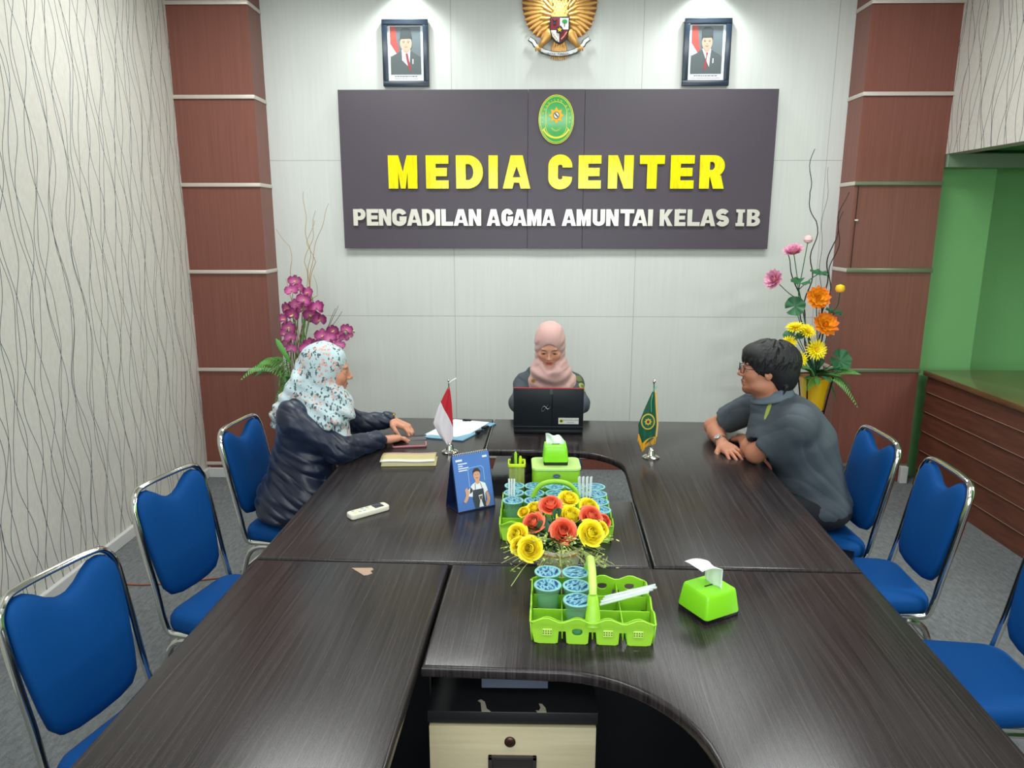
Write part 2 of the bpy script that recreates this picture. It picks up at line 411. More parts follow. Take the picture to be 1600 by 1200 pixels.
def desk(label, poly, base, panels):
    w = TW(*base); t = thing('desk', label, 'desk', (w.x, w.y, 0), TA)
    bm = bmesh.new(); prism(bm, [(x - base[0], y - base[1]) for x, y in poly], TT - .032, TT, bev=.010, seg=3)
    obj('tabletop', bm, M_desk, t)
    for (x, y, sx, sy, z0, z1) in panels:
        obj('leg_panel', B((x - base[0], y - base[1], (z0 + z1) / 2), (sx, sy, z1 - z0)), M_black, t, False)
    return t
e = .004
desk('dark walnut L-shaped desk at back left, under the red and white flag and blue calendar',
     [(-.9, 2.024), (.305, 2.028), (.307, 2.562), (-.16, 2.562)] + arc2(-.16, 2.702, .14, 270, 180, 7)[1:] + [(-.3, 3.70), (-.9, 3.70)], (-.6, 2.9),
     [(-.87, 2.9, .02, 1.4, .1, .7), (-.6, 3.62, .5, .03, 0, .717), (-.6, 2.1, .5, .03, 0, .717), (.24, 2.35, .03, .3, 0, .717)])
desk('dark walnut L-shaped desk at back right, under the laptop and green flag',
     [(-.3 + .006, 3.70), (-.3 + .006, 3.16)] + [(.08, 3.16)] + arc2(.08, 2.925, .235, 90, 0, 10)[1:] + [(.315, 2.036), (.93, 2.04), (.93, 3.706)], (.6, 2.9),
     [(.9, 2.9, .02, 1.3, .1, .7), (.62, 2.12, .5, .03, 0, .717), (.86, 3.62, .1, .03, 0, .717)])
desk('dark walnut L-shaped desk at front right, under the near green cup basket and tissue box',
     [(-.292, 2.018), (-.292, 1.495), (-.03, 1.495)] + arc2(.02, 1.185, .31, 95, 0, 12) + [(.33, .35), (.93, .35), (.93, 2.03)], (.6, 1.3),
     [(.9, 1.3, .02, 1.3, .1, .7), (.25, 1.93, .85, .02, .0, .717), (.62, .45, .5, .03, 0, .717)])
desk('dark walnut straight desk at front left with a small tan chip in its top',
     [(-.9, 2.016), (-.9, .35), (-.3, .35), (-.3, 2.018)], (-.6, 1.3),
     [(-.87, 1.3, .02, 1.3, .1, .7), (-.6, 1.93, .5, .03, 0, .717), (-.6, .45, .5, .03, 0, .717)])
# chipped spot on the front left desk
bm = bmesh.new(); prism(bm, [(-.032, .02), (.028, .022), (.034, .012), (.028, .0), (.036, -.012), (.024, -.024), (.014, -.026), (-.01, -.002)], 0, .0012)
w = TW(-.552, 1.953, TT); o = obj('surface_chip', bm, mat('bare_chipboard', (170, 142, 122), .7), None, False, loc=w); tag(o, 'small torn tan patch on the front left desktop', 'surface damage')

# pedestal drawer unit under the front of the table
t = thing('drawer_pedestal', 'black pedestal with cream drawer fronts under the front desk edge', 'drawer unit', (-.027, 1.79, 0))
def ped(t, w, d, h, drawers, front=True):
    obj('carcass', B((0, .01, h / 2 - .03), (w - .02, d - .03, h - .06)), M_black, t, False)
    obj('top', B((0, 0, h - .018), (w, d, .034), bev=.003), mat('matte_black_top', (30, 30, 32), .4), t)
M_cream = streaky('cream_maple_drawer_front', (196, 182, 146), (212, 200, 166), .4, 2.5, 40)
ped(t, .415, .48, .60, 1)
M_bronze = mat('bronze_lock', (92, 62, 52), .35, .8)
for k, (z0, z1) in enumerate([(.352, .562), (.135, .342)]):
    d = obj('drawer', B((0, -.237, (z0 + z1) / 2), (.405, .018, z1 - z0), bev=.0015), M_cream, t)
    bm = bmesh.new(); zc = (z0 + z1) / 2 - .0
    for q in ((0, .022, .118, .010), (0, -.022, .118, .010), (.054, 0, .010, .054), (-.054, 0, .010, .054)): box(bm, (q[0], -.249, zc + q[1]), (q[2], .009, q[3]), bev=.0015)
    box(bm, (0, -.2463, zc), (.105, .001, .042)); obj('handle', bm, mat('dark_bronze_plastic', (52, 48, 46), .35), d)
    obj('handle_lip', B((0, -.2475, zc - .013), (.085, .003, .006), bev=.001), M_steel, d)
    if k == 0:
        bm = bmesh.new(); lathe(bm, [(.0135, 0), (.0135, .004), (.011, .006), (.006, .0062), (.0055, .004)], 24, M=Matrix.Rotation(R(90), 4, 'X'), c=(-.006, -.246, z1 - .04)); obj('lock', bm, M_bronze, d)
        obj('keyhole', B((-.006, -.2515, z1 - .04), (.0015, .001, .007)), M_black, d, False)
for x, pts in ((-.075, [(0, 0), (.022, .0), (.012, .012), (.006, .04), (-.004, .05), (-.012, .044), (-.004, .036), (-.002, .016)]), (.06, [(0, 0), (.022, 0), (.02, .018), (.012, .034), (.004, .036), (.008, .018), (.004, .006), (-.004, .007)])):
    bm = bmesh.new(); prism(bm, [(x + p[0], -.239 + p[1] * .9) for p in pts], .5982, .5992); obj('bare_patch', bm, mat('worn_pale_patch', (190, 180, 160), .7), t, False)
obj('side_panel', B((.30, .13, .36), (.19, .02, .70)), M_black, t, False)
w = TW(-.1, 1.72, .705); t2 = tag(obj('metal_plate', B((0, 0, 0), (.16, .003, .055), bev=.001), mat('grey_metal_plate', (108, 116, 134), .3, .4), loc=(-.022, 1.562, .684)), 'blue-grey metal plate hanging under the front desk edge', 'plate')
# low black cabinet in the middle gap
t = thing('black_cabinet', 'glossy black low cabinet in the gap between the desks, behind the green container', 'cabinet', (.03, 3.2, 0), R(-3))
obj('carcass', B((0, 0, .28), (.36, .62, .56)), M_black, t, False)
obj('top', B((0, 0, .58), (.385, .66, .04), bev=.003), M_blackg, t)
for z in (.44, .24): obj('drawer', B((0, -.318, z), (.34, .016, .18), bev=.002), M_black, t)

# ------------------------------------------------------------ chairs
M_blue = mat('blue_upholstery', (0, 92, 172), .62, var=.05, vscale=5, bump=.08, bscale=500)
g = NG('blue_vinyl_upholstery', .7); g.base(g.mix(g.M('MULTIPLY', g.noise(g.vec(g.X, g.Y, g.Z), 500, 2), .4), (0, 62, 122), (0, 76, 144))); g.b.inputs['Specular IOR Level'].default_value = .16; g.bump(g.noise(g.vec(g.X, g.Y, g.Z), 700, 2), .1, .002); M_blue = g.m
def make_chair():
    t = thing('banquet_chair', 'x', 'chair')
    # seat cushion, front is +y
    W, D = .40, .40
    out = arc2(.13, .13, .07, 0, 90, 6) + arc2(-.13, .13, .07, 90, 180, 6) + arc2(-.115, -.13, .06, 180, 270, 6) + arc2(.115, -.13, .06, 270, 360, 6)
    bm = bmesh.new(); rings = []
    for z, s in ((.405, .93), (.412, .98), (.43, 1.0), (.452, .99), (.466, .95), (.474, .86), (.479, .65), (.481, .3)):
        rings.append([bm.verts.new((x * s * 1.0, y * s, z - .012 * max(0, y * s - .1) / .1 * (z > .44))) for x, y in out])
    for a, b in zip(rings, rings[1:]):
        for k in range(len(out)): bm.faces.new((a[k], a[(k + 1) % len(out)], b[(k + 1) % len(out)], b[k]))
    bm.faces.new(rings[0][::-1]); bm.faces.new(rings[-1]); obj('seat', bm, M_blue, t, 'all')
    # backrest cushion with heart-shaped top
    half = [(0, .838), (.018, .840), (.045, .853), (.075, .876), (.10, .891), (.125, .894), (.148, .884), (.163, .860), (.167, .82), (.163, .72), (.150, .60), (.140, .545), (.115, .515), (.07, .502), (0, .498)]
    o2 = half + [(-x, z) for x, z in half[-2:0:-1]]
    def yz(x, z, d):  # lean of the back, slightly curved across
        return -.185 - (z - .5) * .19 - .03 * (1 - (x / .17) ** 2) * .35 + d
    bm = bmesh.new(); n = len(o2); cx, cz = 0, .69; rr = []
    for s, d in ((.0, -.016), (.6, -.016), (.93, -.014), (.985, -.008), (1, 0), (.985, .012), (.94, .020), (.8, .026), (.5, .030), (.0, .031)):
        if s == 0: rr.append([bm.verts.new((cx, yz(cx, cz, d), cz))]); continue
        q = []
        for x, z in o2:
            xx = cx + (x - cx) * s; zz = cz + (z - cz) * s; q.append(bm.verts.new((xx, yz(xx, zz, d), zz)))
        rr.append(q)
    for a, b in zip(rr, rr[1:]):
        for k in range(n):
            A = a if len(a) > 1 else None; Bq = b if len(b) > 1 else None
            if A is None: bm.faces.new((a[0], b[(k + 1) % n], b[k]))
            elif Bq is None: bm.faces.new((a[k], a[(k + 1) % n], b[0]))
            else: bm.faces.new((a[k], a[(k + 1) % n], b[(k + 1) % n], b[k]))
    obj('backrest', bm, M_blue, t, 'all')
    # chrome back frame: inverted U that bends forward into the seat rails
    bm = bmesh.new(); hw = .178
    def fr(x, z): return (x, -.188 - (z - .5) * .19, z)
    pts = [(-.165, .13, .400), (-.17, -.12, .400), (-hw, -.165, .405), (-hw, -.180, .46), fr(-hw + .004, .55), fr(-hw, .72), fr(-hw + .002, .86), fr(-hw + .03, .905), fr(-.08, .912), fr(.08, .912), fr(hw - .03, .905), fr(hw - .002, .86), fr(hw, .72), fr(hw - .004, .55), (hw, -.180, .46), (hw, -.165, .405), (.17, -.12, .400), (.165, .13, .400)]
    tube(bm, arc_path(pts, .05, 5), .0125, 10, flat=.75); obj('back_frame', bm, M_chrome, t)
    for s in (-1, 1):
        bm = bmesh.new(); tube(bm, arc_path([(s * .17, -.02, .385), (s * .172, -.16, .385), (s * .19, -.255, .012)], .07, 6), .0115, 9); obj('leg', bm, M_chrome, t)
        bm = bmesh.new(); tube(bm, arc_path([(s * .17, .0, .385), (s * .172, .15, .385), (s * .19, .225, .012)], .07, 6), .0115, 9); obj('leg', bm, M_chrome, t)
        for y in (-.257, .227):
            bm = bmesh.new(); lathe(bm, [(.011, 0), (.0155, .0), (.0155, .03), (.012, .032)], 14, c=(s * .19, y, 0)); obj('foot_cap', bm, M_black, t)
    for q_ in (((-.181, -.205, .26), (.181, -.205, .26)), ((-.182, .195, .2), (.182, .195, .2))):
        bm = bmesh.new(); tube(bm, q_, .008, 8); obj('stretcher', bm, M_chrome, t)
    return t
chair0 = make_chair()
used = [False]
def chair(x, y, deg, label, s=.978):
    """seat centre x, y in the room, facing angle in degrees from +x"""
    o = chair0 if not used[0] else dup(chair0, (0, 0, 0)); used[0] = True
    o.location = (x, y, 0); o.rotation_euler = (0, 0, R(deg - 90)); o['label'] = label; o['group'] = 'blue padded chairs around the conference table'
    o.scale = (.97, 1, s)
CH = [(-.94, 1.62, -16, 'blue chair with chrome frame nearest the camera on the left side of the table'),
      (-1.00, 2.33, -15, 'blue chair with chrome frame in the middle of the left side, empty'),
      (-1.02, 3.08, -8, 'blue chair with chrome frame that the woman in the navy jacket sits on'),
      (1.235, 2.98, 181, 'blue chair with chrome frame that the man in the grey shirt sits on'),
      (1.27, 2.55, 177, 'blue chair with chrome frame holding a black phone on its seat'),
      (1.31, 1.95, 178, 'blue chair with chrome frame cut by the right edge of the picture'),
      (.135, 4.10, 269, 'blue chair with chrome frame behind the laptop, under the woman in the pink headscarf', .93),
      (-.93, .98, -12, 'blue chair with chrome frame whose corner shows at the bottom left of the picture')]
for c_ in CH: chair(*c_)
bm = B((0, 0, 0), (.075, .155, .009), bev=.004); tag(obj('phone', bm, mat('black_phone', (18, 20, 26), .15), None, loc=(1.245, 2.665, .4765)), 'black phone lying on the seat of the empty right chair', 'phone').rotation_euler = (0, 0, R(-28))

# ------------------------------------------------------------ sign board
SX0, SX1, SZ0, SZ1 = -1.243, 1.637, 1.59, 2.612; SY = WY - .045
M_sign = mat('dark_mauve_sign_board', (74, 66, 76), .38, var=.05, vscale=2)
t = thing('sign_board', 'large dark mauve sign reading MEDIA CENTER on the back wall', 'sign', (.197, WY - .01, SZ0))
ox = .197
for a, b_, dy in ((SX0, .008, 0), (.008, .38, -.004), (.38, SX1, 0)):
    obj('board_panel', B(((a + b_) / 2 - ox, -.02 + dy, (SZ1 - SZ0) / 2), (b_ - a - .0015, .03, SZ1 - SZ0), bev=.001), M_sign, t, False)
M_yel = NG('yellow_acrylic_with_grain', .12)
vv = M_yel.noise(M_yel.vec(M_yel.M('MULTIPLY', M_yel.X, 60), M_yel.M('MULTIPLY', M_yel.Y, 60), M_yel.M('MULTIPLY', M_yel.Z, 9)), 1, 4, .7)
M_yel.base(M_yel.ramp(vv, (.35, (226, 206, 0)), (.55, (252, 238, 0)))); M_yel = M_yel.m
M_silver = mat('silver_acrylic', (222, 218, 206), .18, .2)
# glyph outlines in a cell of height 1; each: (width, [outer, holes...])
def sq(x0, y0, x1, y1): return [(x0, y0), (x1, y0), (x1, y1), (x0, y1)]
def thick(pts, w):
    """outline of a polyline with thickness w (mitred)"""
    P = [Vector((p[0], p[1])) for p in pts]; Lr, Rr = [], []
    for i in range(len(P)):
        d1 = (P[i] - P[i - 1]).normalized() if i else (P[1] - P[0]).normalized()
        d2 = (P[i + 1] - P[i]).normalized() if i < len(P) - 1 else d1
        n1 = Vector((-d1.y, d1.x)); n2 = Vector((-d2.y, d2.x)); m = (n1 + n2).normalized(); k = w / 2 / max(.5, m.dot(n1))
        Lr.append(P[i] + m * k); Rr.append(P[i] - m * k)
    return [tuple(v) for v in Lr + Rr[::-1]]
def glyph(ch, wd, s):
    """wd width, s stroke"""
    if ch == 'I': return [sq(0, 0, s, 1)]
    if ch == 'J': return [[(-.12, 0), (s + .12, 0), (s + .12, .17), (s, .19), (s, .81), (s + .12, .83), (s + .12, 1), (-.12, 1), (-.12, .83), (0, .81), (0, .19), (-.12, .17)]]   # serif I
    if ch == 'L': return [[(0, 0), (wd, 0), (wd, s * .85), (s, s * .85), (s, 1), (0, 1)]]
    if ch == 'T': return [[(wd / 2 - s / 2, 0), (wd / 2 + s / 2, 0), (wd / 2 + s / 2, 1 - s * .85), (wd, 1 - s * .85), (wd, 1), (0, 1), (0, 1 - s * .85), (wd / 2 - s / 2, 1 - s * .85)]]
    if ch == 'E':
        h = s * .82; return [[(0, 0), (wd, 0), (wd, h), (s, h), (s, .5 - h / 2), (wd * .93, .5 - h / 2), (wd * .93, .5 + h / 2), (s, .5 + h / 2), (s, 1 - h), (wd, 1 - h), (wd, 1), (0, 1)]]
    if ch == 'N': return [[(0, 0), (s * .95, 0), (s * .95, .55), (wd - s * .95, 0), (wd, 0), (wd, 1), (wd - s * .95, 1), (wd - s * .95, .45), (s * .95, 1), (0, 1)]]
    if ch == 'M': return [[(0, 0), (s, 0), (s, .58), (wd / 2 - s * .25, 0), (wd / 2 + s * .25, 0), (wd - s, .58), (wd - s, 0), (wd, 0), (wd, 1), (wd - s * 1.05, 1), (wd / 2, .48), (s * 1.05, 1), (0, 1)]]
    if ch == 'U': return [[(0, 1), (0, .3)] + arc2(wd / 2, .32, wd / 2, 180, 360, 12, .32) + [(wd, 1), (wd - s, 1)] + arc2(wd / 2, .33, wd / 2 - s, 360, 180, 10, .33 - s * .85) + [(s, 1)]]
    if ch == 'A':
        k = wd / 2; return [[(0, 0), (s * 1.0, 0), (s * 1.0 + .05, .18), (wd - s - .05, .18), (wd - s, 0), (wd, 0), (k + s * .62, 1), (k - s * .62, 1)], [(k - s * .42, .34), (k + s * .42, .34), (k, .68)]]
    if ch == 'D': return [[(0, 0), (wd * .45, 0)] + arc2(wd * .45, .5, wd * .55, -80, 80, 12, .5) + [(wd * .45, 1), (0, 1)], [(s, s * .85), (wd * .45, s * .85)] + arc2(wd * .45, .5, wd * .55 - s, -80, 80, 10, .5 - s * .85) + [(wd * .45, 1 - s * .85), (s, 1 - s * .85)]]
    if ch in 'PR':
        o = [(0, 0), (s, 0), (s, .34)]
        o += [(wd * .42, .36), (wd - s * 1.1, 0), (wd, 0), (wd * .86, .40)] if ch == 'R' else [(wd * .55, .34)]
        o += arc2(wd * .58, .68, wd * .42, -60 if ch == 'R' else -85, 85, 9, .32 if ch == 'R' else .34) + [(wd * .55, 1), (0, 1)]
        return [o, [(s, .56), (wd * .5, .56)] + arc2(wd * .5, .685, max(.05, wd * .5 - s), -80, 80, 6, .12) + [(wd * .5, .81), (s, .81)]]
    if ch == 'B':
        return [[(0, 0), (wd * .55, 0)] + arc2(wd * .55, .28, wd * .45, -80, 70, 7, .28) + arc2(wd * .52, .74, wd * .42, -60, 85, 7, .26) + [(wd * .5, 1), (0, 1)], [(s, .18), (wd * .5, .18)] + arc2(wd * .5, .29, wd * .5 - s, -70, 70, 5, .1) + [(wd * .5, .41), (s, .41)], [(s, .6), (wd * .48, .6)] + arc2(wd * .48, .71, wd * .46 - s, -70, 70, 5, .1) + [(wd * .48, .82), (s, .82)]]
    if ch == 'C':
        c_ = thick([(wd - s * .5, .36)] + arc2(wd / 2, .32, wd / 2 - s / 2, 0, -180, 12, .32 - s * .42)[1:] + arc2(wd / 2, .68, wd / 2 - s / 2, 180, 0, 12, .32 - s * .42) + [(wd - s * .5, .64)], s); return [c_]
    if ch == 'G':
        c_ = thick([(wd / 2 + .02, .42), (wd - s * .5, .42)] + arc2(wd / 2, .34, wd / 2 - s / 2, 0, -180, 12, .34 - s * .42)[1:] + arc2(wd / 2, .64, wd / 2 - s / 2, 180, 12, 12, .36 - s * .42), s); return [c_]
    if ch == 'K': return [[(0, 0), (s, 0), (s, .36), (s * 1.15, .42), (wd - s * 1.15, 0), (wd, 0), (s * 1.75, .56), (wd - .02, 1), (wd - s * 1.2, 1), (s, .62), (s, 1), (0, 1)]]
    if ch == 'S':
        r = .5 * (1 - s * .8) / 2
        p = arc2(wd / 2, 1 - r - s * .4, wd / 2 - s / 2, 25, 180, 9, r)[0:] + arc2(wd / 2, 1 - r - s * .4, wd / 2 - s / 2, 190, 250, 4, r) + arc2(wd / 2, r + s * .4, wd / 2 - s / 2, 70, -155, 14, r)
        return [thick(p, s)]
def word_line(parent, ch_list, m, z0, h, depth, s):
    for ch, x0, x1 in ch_list:
        wd = (x1 - x0) / h
        if ch == 'I': wd = s; 
        sc = h
        gl = glyph(ch, wd, s if ch != 'I' else wd)
        if ch == 'I': gl = [sq(0, 0, (x1 - x0) / h, 1)]
        me = curve_mesh([[(p[0] * sc, p[1] * sc) for p in lp] for lp in gl], depth, .0008)
        xform(me, WALLM(x0 - ox, -.048, z0 - SZ0)); link('letter', me, m, parent)
def px2x(px): # pixel column on the sign's letter rows -> metres
    return (px - 868) * (1.311 + .921) / (1130 - 607) + .192
MC = [('M', 607, 652), ('E', 666, 701), ('D', 713, 755), ('I', 764, 778), ('A', 786, 829), ('C', 857, 894), ('E', 904, 939), ('N', 950, 989), ('T', 999, 1037), ('E', 1047, 1083), ('R', 1092, 1130)]
word_line(t, [(c_, px2x(a), px2x(b_)) for c_, a, b_ in MC], M_yel, 1.985, .212, .014, .30)
L2 = [('P', 553, 572), ('E', 574, 592), ('N', 593, 612), ('G', 614, 636), ('A', 637, 660), ('D', 661, 680), ('I', 682, 689), ('L', 691, 709), ('A', 710, 733), ('N', 734, 753),
      ('A', 762, 783), ('G', 785, 803), ('A', 803, 824), ('M', 825, 847), ('A', 848, 869), ('A', 879, 901), ('M', 902, 924), ('U', 927, 946), ('N', 948, 967), ('T', 970, 991), ('A', 989, 1012), ('I', 1013, 1020),
      ('K', 1031, 1051), ('E', 1054, 1071), ('L', 1074, 1093), ('A', 1094, 1117), ('S', 1118, 1138), ('J', 1152, 1160), ('B', 1166, 1186)]
def px2b(px): return (px - 868) * (1.567 + 1.17) / (1186 - 553) + .192
word_line(t, [(c_, px2b(a), px2b(b_)) for c_, a, b_ in L2], M_silver, 1.742, .108, .012, .27)
# oval court emblem on the sign
def disc(bm, rx, rz, y0, y1, cx=0, cz=0, n=56, mi=0):
    a = [bm.verts.new((cx + rx * math.cos(2 * math.pi * k / n), y0, cz + rz * math.sin(2 * math.pi * k / n))) for k in range(n)]
    b = [bm.verts.new((cx + rx * math.cos(2 * math.pi * k / n), y1, cz + rz * math.sin(2 * math.pi * k / n))) for k in range(n)]
    for k in range(n): bm.faces.new((a[k], a[(k + 1) % n], b[(k + 1) % n], b[k])).material_index = mi
    bm.faces.new(b).material_index = mi; bm.faces.new(a[::-1]).material_index = mi
def star(bm, n, r0, r1, y0, y1, cx=0, cz=0, mi=0, ph=90):
    ang = [R(ph + 180 * k / n) for k in range(2 * n)]
    P = [((r0 if k % 2 == 0 else r1) * math.cos(a) + cx, (r0 if k % 2 == 0 else r1) * math.sin(a) + cz) for k, a in enumerate(ang)]
    a = [bm.verts.new((x, y0, z)) for x, z in P]; b = [bm.verts.new((x, y1, z)) for x, z in P]; n2 = 2 * n
    for k in range(n2): bm.faces.new((a[k], a[(k + 1) % n2], b[(k + 1) % n2], b[k])).material_index = mi
    bm.faces.new(b).material_index = mi; bm.faces.new(a[::-1]).material_index = mi
def band_loop(pts, w): # closed band outline as two loops
    P = [Vector(p) for p in pts]; n = len(P); o, i_ = [], []
    for k in range(n):
        d = (P[(k + 1) % n] - P[k - 1]).normalized(); nn = Vector((-d.y, d.x)); o.append(tuple(P[k] + nn * w / 2)); i_.append(tuple(P[k] - nn * w / 2))
    return [o, i_]
M_eg = mat('green_emblem_enamel', (46, 160, 70), .12, coat=.6); M_ey = mat('yellow_emblem_enamel', (226, 214, 40), .2, coat=.3); M_eo = mat('orange_gold_enamel', (232, 176, 30), .25); M_dk = mat('dark_enamel', (40, 44, 48), .4); M_wh = mat('white_enamel', (226, 228, 226), .35)
def arc_text(s, rx, rz, a0, a1, size, y, flip=False, cx=0, cz=0):
    ms = []
    for i, ch in enumerate(s):
        if ch == ' ': continue
        a = R(a0 + (a1 - a0) * i / (len(s) - 1)); me = text_mesh(ch, size, .001)
        rot = math.atan2(math.sin(a) * rx, math.cos(a) * rz) + (R(90) if flip else R(-90))
        xform(me, WALLM(cx + rx * math.cos(a), y, cz + rz * math.sin(a)) @ Matrix.Rotation(rot, 4, 'Z')); ms.append(me)
    return join_meshes(ms)
e_ = thing('oval_emblem', 'glossy green oval court emblem with yellow rings on the sign', 'emblem', (.193, SY - .008, 2.423))
bm = bmesh.new(); disc(bm, .116, .153, 0, -.010); obj('rim', bm, M_ey, e_, False)
bm = bmesh.new(); disc(bm, .112, .149, -.010, -.0115); obj('plate', bm, M_eg, e_)
bm = bmesh.new()
for lp in ([(.105 * math.cos(a), .142 * math.sin(a)) for a in [2 * math.pi * k / 48 for k in range(48)]],): pass
ms = [xform(curve_mesh(band_loop([(.105 * math.cos(2 * math.pi * k / 60), .142 * math.sin(2 * math.pi * k / 60)) for k in range(60)], .003), .001), WALLM(0, -.012, 0)),
      xform(curve_mesh(band_loop(arc2(0, .045, .068, 0, 180, 16, .065) + arc2(0, -.045, .068, 180, 360, 16, .065), .003), .001), WALLM(0, -.012, 0)),
      xform(curve_mesh([thick(arc2(0, -.03, .088, 200, 340, 18, .085), .010)], .001), WALLM(0, -.0122, 0))]
for s in (-1, 1): ms.append(xform(curve_mesh([thick([(s * .07, -.05), (s * .09, -.07)], .004)], .001), WALLM(0, -.012, 0)))
link('ring_lines', join_meshes(ms), M_ey, e_)
link('lettering', join_meshes([arc_text('PENGADILAN AGAMA', .085, .115, 188, -8, .017, -.0125), arc_text('AMUNTAI', .050, .075, 232, 308, .015, -.0125, True)]), M_ey, e_)
bm = bmesh.new(); star(bm, 8, .052, .034, -.0115, -.0145, 0, .025, ph=90); obj('sun', bm, M_eo, e_, False)
bm = bmesh.new(); disc(bm, .020, .022, -.0145, -.016, 0, .025, 24, 0); disc(bm, .0155, .0175, -.016, -.0165, 0, .025, 24, 1)
for dx, dz in ((-.006, .008), (.007, -.007), (.0, .0)): disc(bm, .005, .006, -.0165, -.017, dx, .025 + dz, 12, 0)
o = obj('shield', bm, [M_dk, M_wh], e_, False)

# ------------------------------------------------------------ Garuda emblem
M_gold = mat('gold_painted_relief', (216, 164, 92), .34, .3, var=.12, vscale=30)
M_goldd = mat('dark_gold_outline', (122, 74, 34), .45, .3)
E0 = thing('garuda_emblem', 'golden eagle emblem with shield and ribbon on the back wall', 'emblem', (.207, WY - .003, 2.80))
ez = lambda z: z - 2.80
def petal(bm, p, q, w, y, th=.012, mi=0, n=7):
    """elongated domed feather from p to q in the wall plane"""
    p = Vector((p[0], 0, p[1])); q = Vector((q[0], 0, q[1])); d = q - p; s = Vector((-d.z, 0, d.x)).normalized() * w / 2; rows = []
    for i in range(n + 1):
        t_ = i / n; k = math.sin(math.pi * (t_ * .86 + .1)) ** .55; c_ = p + d * t_
        rows.append([bm.verts.new(c_ + s * k * u + Vector((0, -y - th * (1 - u * u) * k, 0))) for u in (-1, -.5, 0, .5, 1)])
    for a, b in zip(rows, rows[1:]):
        for k in range(4): bm.faces.new((a[k], a[k + 1], b[k + 1], b[k])).material_index = mi
for sgn in (-1, 1):
    bm = bmesh.new()
    # wing base outline
    n = 15
    TP = [(.085, 2.925), (.115, 2.928), (.145, 2.938), (.172, 2.955), (.195, 2.978), (.213, 3.005), (.226, 3.035), (.235, 3.07), (.241, 3.105), (.245, 3.14), (.246, 3.18), (.243, 3.22), (.235, 3.26), (.222, 3.30), (.20, 3.33)]
    for i in range(n):       # primary feathers, tips along the outer curve of the wing
        u = i / (n - 1); x, z = TP[i]; root = (sgn * (.055 + .03 * u), ez(3.02 + .14 * u)); petal(bm, root, (sgn * x, ez(z)), .030, .010 + .0007 * i, .010)
    obj('primary_feathers', bm, M_gold, E0, 'all')
    bm = bmesh.new()
    for i in range(9):
        u = i / 8; root = (sgn * .05, ez(2.97 + .15 * (1 - u))); a = R(-62 + 120 * (1 - u)); ln = .062 + .04 * (1 - u)
        petal(bm, root, (root[0] + sgn * abs(math.cos(a)) * ln, root[1] + math.sin(a) * ln), .024, .020, .010)
    obj('covert_feathers', bm, M_gold, E0, 'all')
    ol = [(sgn * x, ez(z)) for x, z in [(.06, 3.10), (.09, 3.20), (.20, 3.33), (.242, 3.22), (.236, 3.10), (.20, 2.995), (.15, 2.945), (.10, 2.928), (.06, 2.95)]]
    me = curve_mesh([ol if sgn > 0 else ol[::-1]], .008, .001); xform(me, WALLM(0, -.006, 0)); link('wing', me, M_goldd, E0)
    bm = bmesh.new(); tube(bm, arc_path([(sgn * .055, -.02, ez(2.965)), (sgn * .085, -.028, ez(2.92)), (sgn * .125, -.026, ez(2.873))], .03), [.030, .03, .028, .026, .024, .022, .019, .016], 12); 
    for k in (-1, 0, 1): tube(bm, [(sgn * .125, -.026, ez(2.875)), (sgn * (.14 + .012 * k), -.034, ez(2.862)), (sgn * (.135 + .016 * k), -.03, ez(2.845))], [.009, .008, .004], 7)
    obj('leg', bm, M_gold, E0, 'all')
bm = bmesh.new()      # body, neck
lathe(bm, [(.012, -.01), (.05, .03), (.062, .10), (.058, .18), (.045, .24), (.036, .28), (.034, .33)], 24, M=Matrix.Diagonal((1, .42, 1, 1)), c=(0, -.012, ez(2.90)))
for r_ in range(7):
    for k in range(5): petal(bm, ((k - 2) * .019 + (r_ % 2) * .009, ez(3.20 - r_ * .022)), ((k - 2) * .021 + (r_ % 2) * .009, ez(3.172 - r_ * .022)), .019, .030, .006, n=4)
obj('body', bm, M_gold, E0, 'all')
bm = bmesh.new(); tube(bm, [(-.0, -.02, ez(3.17)), (-.005, -.025, ez(3.215)), (-.022, -.027, ez(3.225))], [.034, .030, .020], 12); obj('head', bm, M_gold, E0, 'all')
bm = bmesh.new(); tube(bm, [(-.025, -.027, ez(3.225)), (-.05, -.027, ez(3.215)), (-.062, -.027, ez(3.185))], [.014, .011, .003], 10); obj('beak', bm, M_dk, E0, 'all')
bm = bmesh.new()      # tail
for k in range(9):
    u = (k - 4) / 4; petal(bm, (u * .018, ez(2.955)), (u * .056, ez(2.795 + .012 * u * u)), .022, .008 + .001 * (4 - abs(k - 4)), .008)
for k in range(5):
    u = (k - 2) / 2; petal(bm, (u * .012, ez(2.95)), (u * .035, ez(2.865)), .022, .016, .008)
obj('tail', bm, M_gold, E0, 'all')
